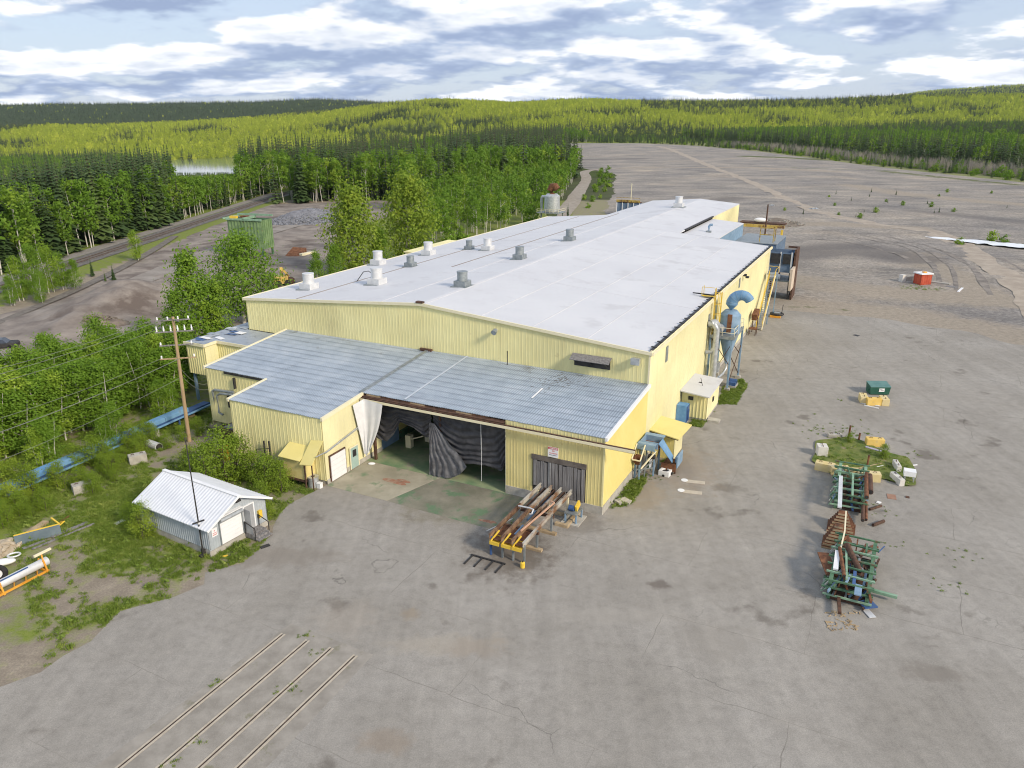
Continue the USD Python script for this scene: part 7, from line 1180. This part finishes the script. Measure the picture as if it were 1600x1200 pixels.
instancer('dead_brush', [(f'brush_{k}', {'stems': (sticks(k), M_DEADW)}) for k in range(2)] + [('green_brush', {'leaves': (broad(66, 2.6, 1.6, .1, 14, 8, .6, .05, 1, 0)[1], M_ASPEN)})], np.where(rb.random(n) < .38, np.arange(n) % 2, 2), np.column_stack([P, Pz]), rb.uniform(0, 360, n), np.column_stack([rb.uniform(.7, 1.3, n)] * 3), 'grey leafless brush and low growth before the far spruces', 'brush')
for k in range(26):
    u, v = (rb.uniform(1300, 1590), rb.uniform(302, 342)) if k < 20 else (rb.uniform(1150, 1500), rb.uniform(290, 340)); p = at(u, v); copy_of(SPR[k % 3] if k % 2 else BSH[k % 2], (p[0], p[1], .1), rb.uniform(0, 360), (.09 if k % 2 else .6) * rb.uniform(.7, 1.4), 'sapling', 'small dark sapling scattered over the grey log yard', 'sapling', 'saplings in the log yard')
for k, (u, v, s) in enumerate(((930, 300, 1.3), (945, 285, 1.8), (938, 277, 1.6), (952, 292, 1.4), (925, 315, 1.0), (948, 275, 1.5), (912, 312, .9), (935, 290, 1.3), (940, 270, 1.3), (955, 278, 1.2), (928, 295, .9), (918, 325, .8), (945, 300, 1.0), (950, 265, 1.1), (938, 310, .7), (1563, 276, 2.6), (1575, 280, 2.0), (1500, 383, .9), (1548, 378, 1.2), (1570, 379, .9))):
    plant(BSH[k % 2], u, v, s, 'shrub', 'shrub on the bank between the dirt road and the log yard' if k < 15 else ('large lone shrub at the right end of the yard edge', 'lone shrub beside the large one at the yard edge', 'low shrub at the left tip of the white plastic strip', 'shrub behind the middle of the white plastic strip', 'second shrub behind the white plastic strip')[k - 15], 'shrub', 'shrubs on the road bank' if k < 15 else None)

# grass and weeds
def tuft(seed, n, h, w, spread):
    r = np.random.default_rng(seed); V, F = [], []
    for i in range(n):
        a, q = r.uniform(0, 6.28), r.uniform(0, spread); o = np.array([q * math.cos(a), q * math.sin(a), 0]); b = r.uniform(0, 6.28); s = np.array([math.cos(b), math.sin(b), 0]) * w; L = np.array([r.normal(0, .35), r.normal(0, .35), 1]) * h * r.uniform(.5, 1.1)
        V += [o - s, o + s, o + L * .6 + s * .7, o + L * [1.25, 1.25, .95]]; k = i * 4; F += [[k, k + 1, k + 2], [k, k + 2, k + 3]]
    return np.array(V), np.array(F)
TUFTS = [('short_tuft', {'blades': (tuft(1, 30, .11, .022, .26), M_GRASS)}), ('tall_tuft', {'blades': (tuft(2, 26, .26, .022, .22), M_GRASS)}), ('weed', {'leaves': (broad(67, .42, .28, .02, 7, 7, .13, .01, 1, 0)[1], M_GRASS)})]
rg = np.random.default_rng(9); G = []
x = rg.uniform(-50, -8, 60000); y = rg.uniform(28, 78, 60000); m = .39 + .5 * (noise2(x, y, 11, 2) - .5) + .9 * (noise2(x, y, 2.6, 14) - .5) + .2 * sm(-x, 22, 40) + .5 * (noise2(x, y, .7, 12) - .5) + rg.uniform(-.12, .12, 60000)
P0 = SP(np.column_stack([x, y])); shed_poly = Polygon([tuple((N_ + np.array([math.cos(math.radians(srot)), math.sin(math.radians(srot)), 0]) * a_ + np.array([-math.sin(math.radians(srot)), math.cos(math.radians(srot)), 0]) * b_)[:2]) for a_, b_ in ((-.1, -.1), (SW_ + .1, -.1), (SW_ + .1, SL + .1), (-.1, SL + .1))])
mill_poly = Polygon([tuple(bl(*q)[:2]) for q in ((-42, -.8), (-33.6, -.8), (-33.6, -5.7), (0, -5.7), (0, 60), (-42, 60))])
k_ = (m > .5) & ~SC(ASPHALT, P0) & ~SC(shed_poly, P0) & ~SC(mill_poly, P0) & (x / y > -.75); G += list(zip(x[k_], y[k_], np.full(k_.sum(), 1.0)))
ISLE = Polygon(px((1272, 722), (1275, 690), (1310, 684), (1345, 690), (1372, 702), (1420, 716), (1430, 745), (1428, 762), (1412, 760), (1385, 752), (1345, 748), (1300, 742)))
WEEDS = [ISLE.buffer(-.2)] + [Polygon(px(*q)) for q in (((955, 795), (985, 752), (1008, 742), (1010, 752), (985, 790)), ((1122, 632), (1130, 605), (1160, 592), (1168, 602), (1150, 632)), ((1075, 665), (1090, 650), (1104, 658), (1095, 668)), ((1032, 722), (1050, 712), (1054, 722), (1040, 730)), ((1155, 525), (1165, 510), (1168, 520)), ((325, 885), (370, 868), (405, 845), (412, 850), (380, 878), (330, 895)), ((1405, 448), (1440, 446), (1480, 452), (1482, 457), (1440, 454), (1410, 453)), ((1085, 585), (1100, 572), (1104, 580)))]
for q, den in zip(WEEDS, (34, 60, 60, 60, 50, 50, 40, 18, 40)):
    x0, y0, x1, y1 = q.bounds; nn = int((x1 - x0) * (y1 - y0) * den); xx, yy = rg.uniform(x0, x1, nn), rg.uniform(y0, y1, nn); kk = SC(q, SP(np.column_stack([xx, yy]))); G += [(a, b, .8) for a, b in zip(xx[kk], yy[kk])]
for u, v, n_, sp in ((333, 1070, 6, .25), (475, 995, 8, .3), (495, 1022, 7, .25), (455, 1075, 8, .3), (434, 1080, 6, .25), (308, 1158, 9, .3), (270, 1190, 9, .3), (1312, 625, 5, .3), (1300, 672, 40, 2.0), (1330, 675, 30, 1.2), (1370, 800, 14, .8), (1369, 790, 8, .4), (1490, 870, 12, .9), (1466, 913, 10, .7), (1400, 852, 6, .5), (1110, 640, 8, .5), (1435, 710, 10, .6), (1005, 745, 20, .8), (800, 815, 6, .5)):
    p = at(u, v); G += [(p[0] + rg.normal(0, sp), p[1] + rg.normal(0, sp * .7), .55) for _ in range(n_)]
G = np.array(G); nG = len(G)
instancer('grass', TUFTS, rg.choice(3, nG, p=(.74, .22, .04)), np.column_stack([G[:, :2], np.full(nG, .01)]), rg.uniform(0, 360, nG), (G[:, 2] * rg.uniform(.6, 1.25, nG))[:, None] * np.ones(3), 'grass and weeds in the verge, island and asphalt cracks', 'grass')
M_TURF = mat('turf', (.085, .13, .026), (.19, .20, .06), .9, .95, spots=((.24, .2, .13), .8, .6), bump=.5, bscale=8)
ISLE2 = ragged(ISLE.exterior.coords[:-1], .5, .5, 21); sheet('grass_island', ISLE2, .03, .5, M_TURF, kind='structure', relief=lambda a, b: .18 * noise2(a, b, 1.5, 3))
# ---------------------------------------------------------------- the air
usdkit.material(stage, '/World/Looks/air', {'v': ('principled_volume', {'color': (.80, .87, .97), 'density': 0.00002, 'anisotropy': 0.2})}, [], volume='v.volume')
keys(obj('haze', MB().box(-6800, 6800, -6800, 6800, -75, 420), UsdShade.Material.Get(stage, '/World/Looks/air')), 'thin blue haze over the valley', 'haze', kind='stuff')
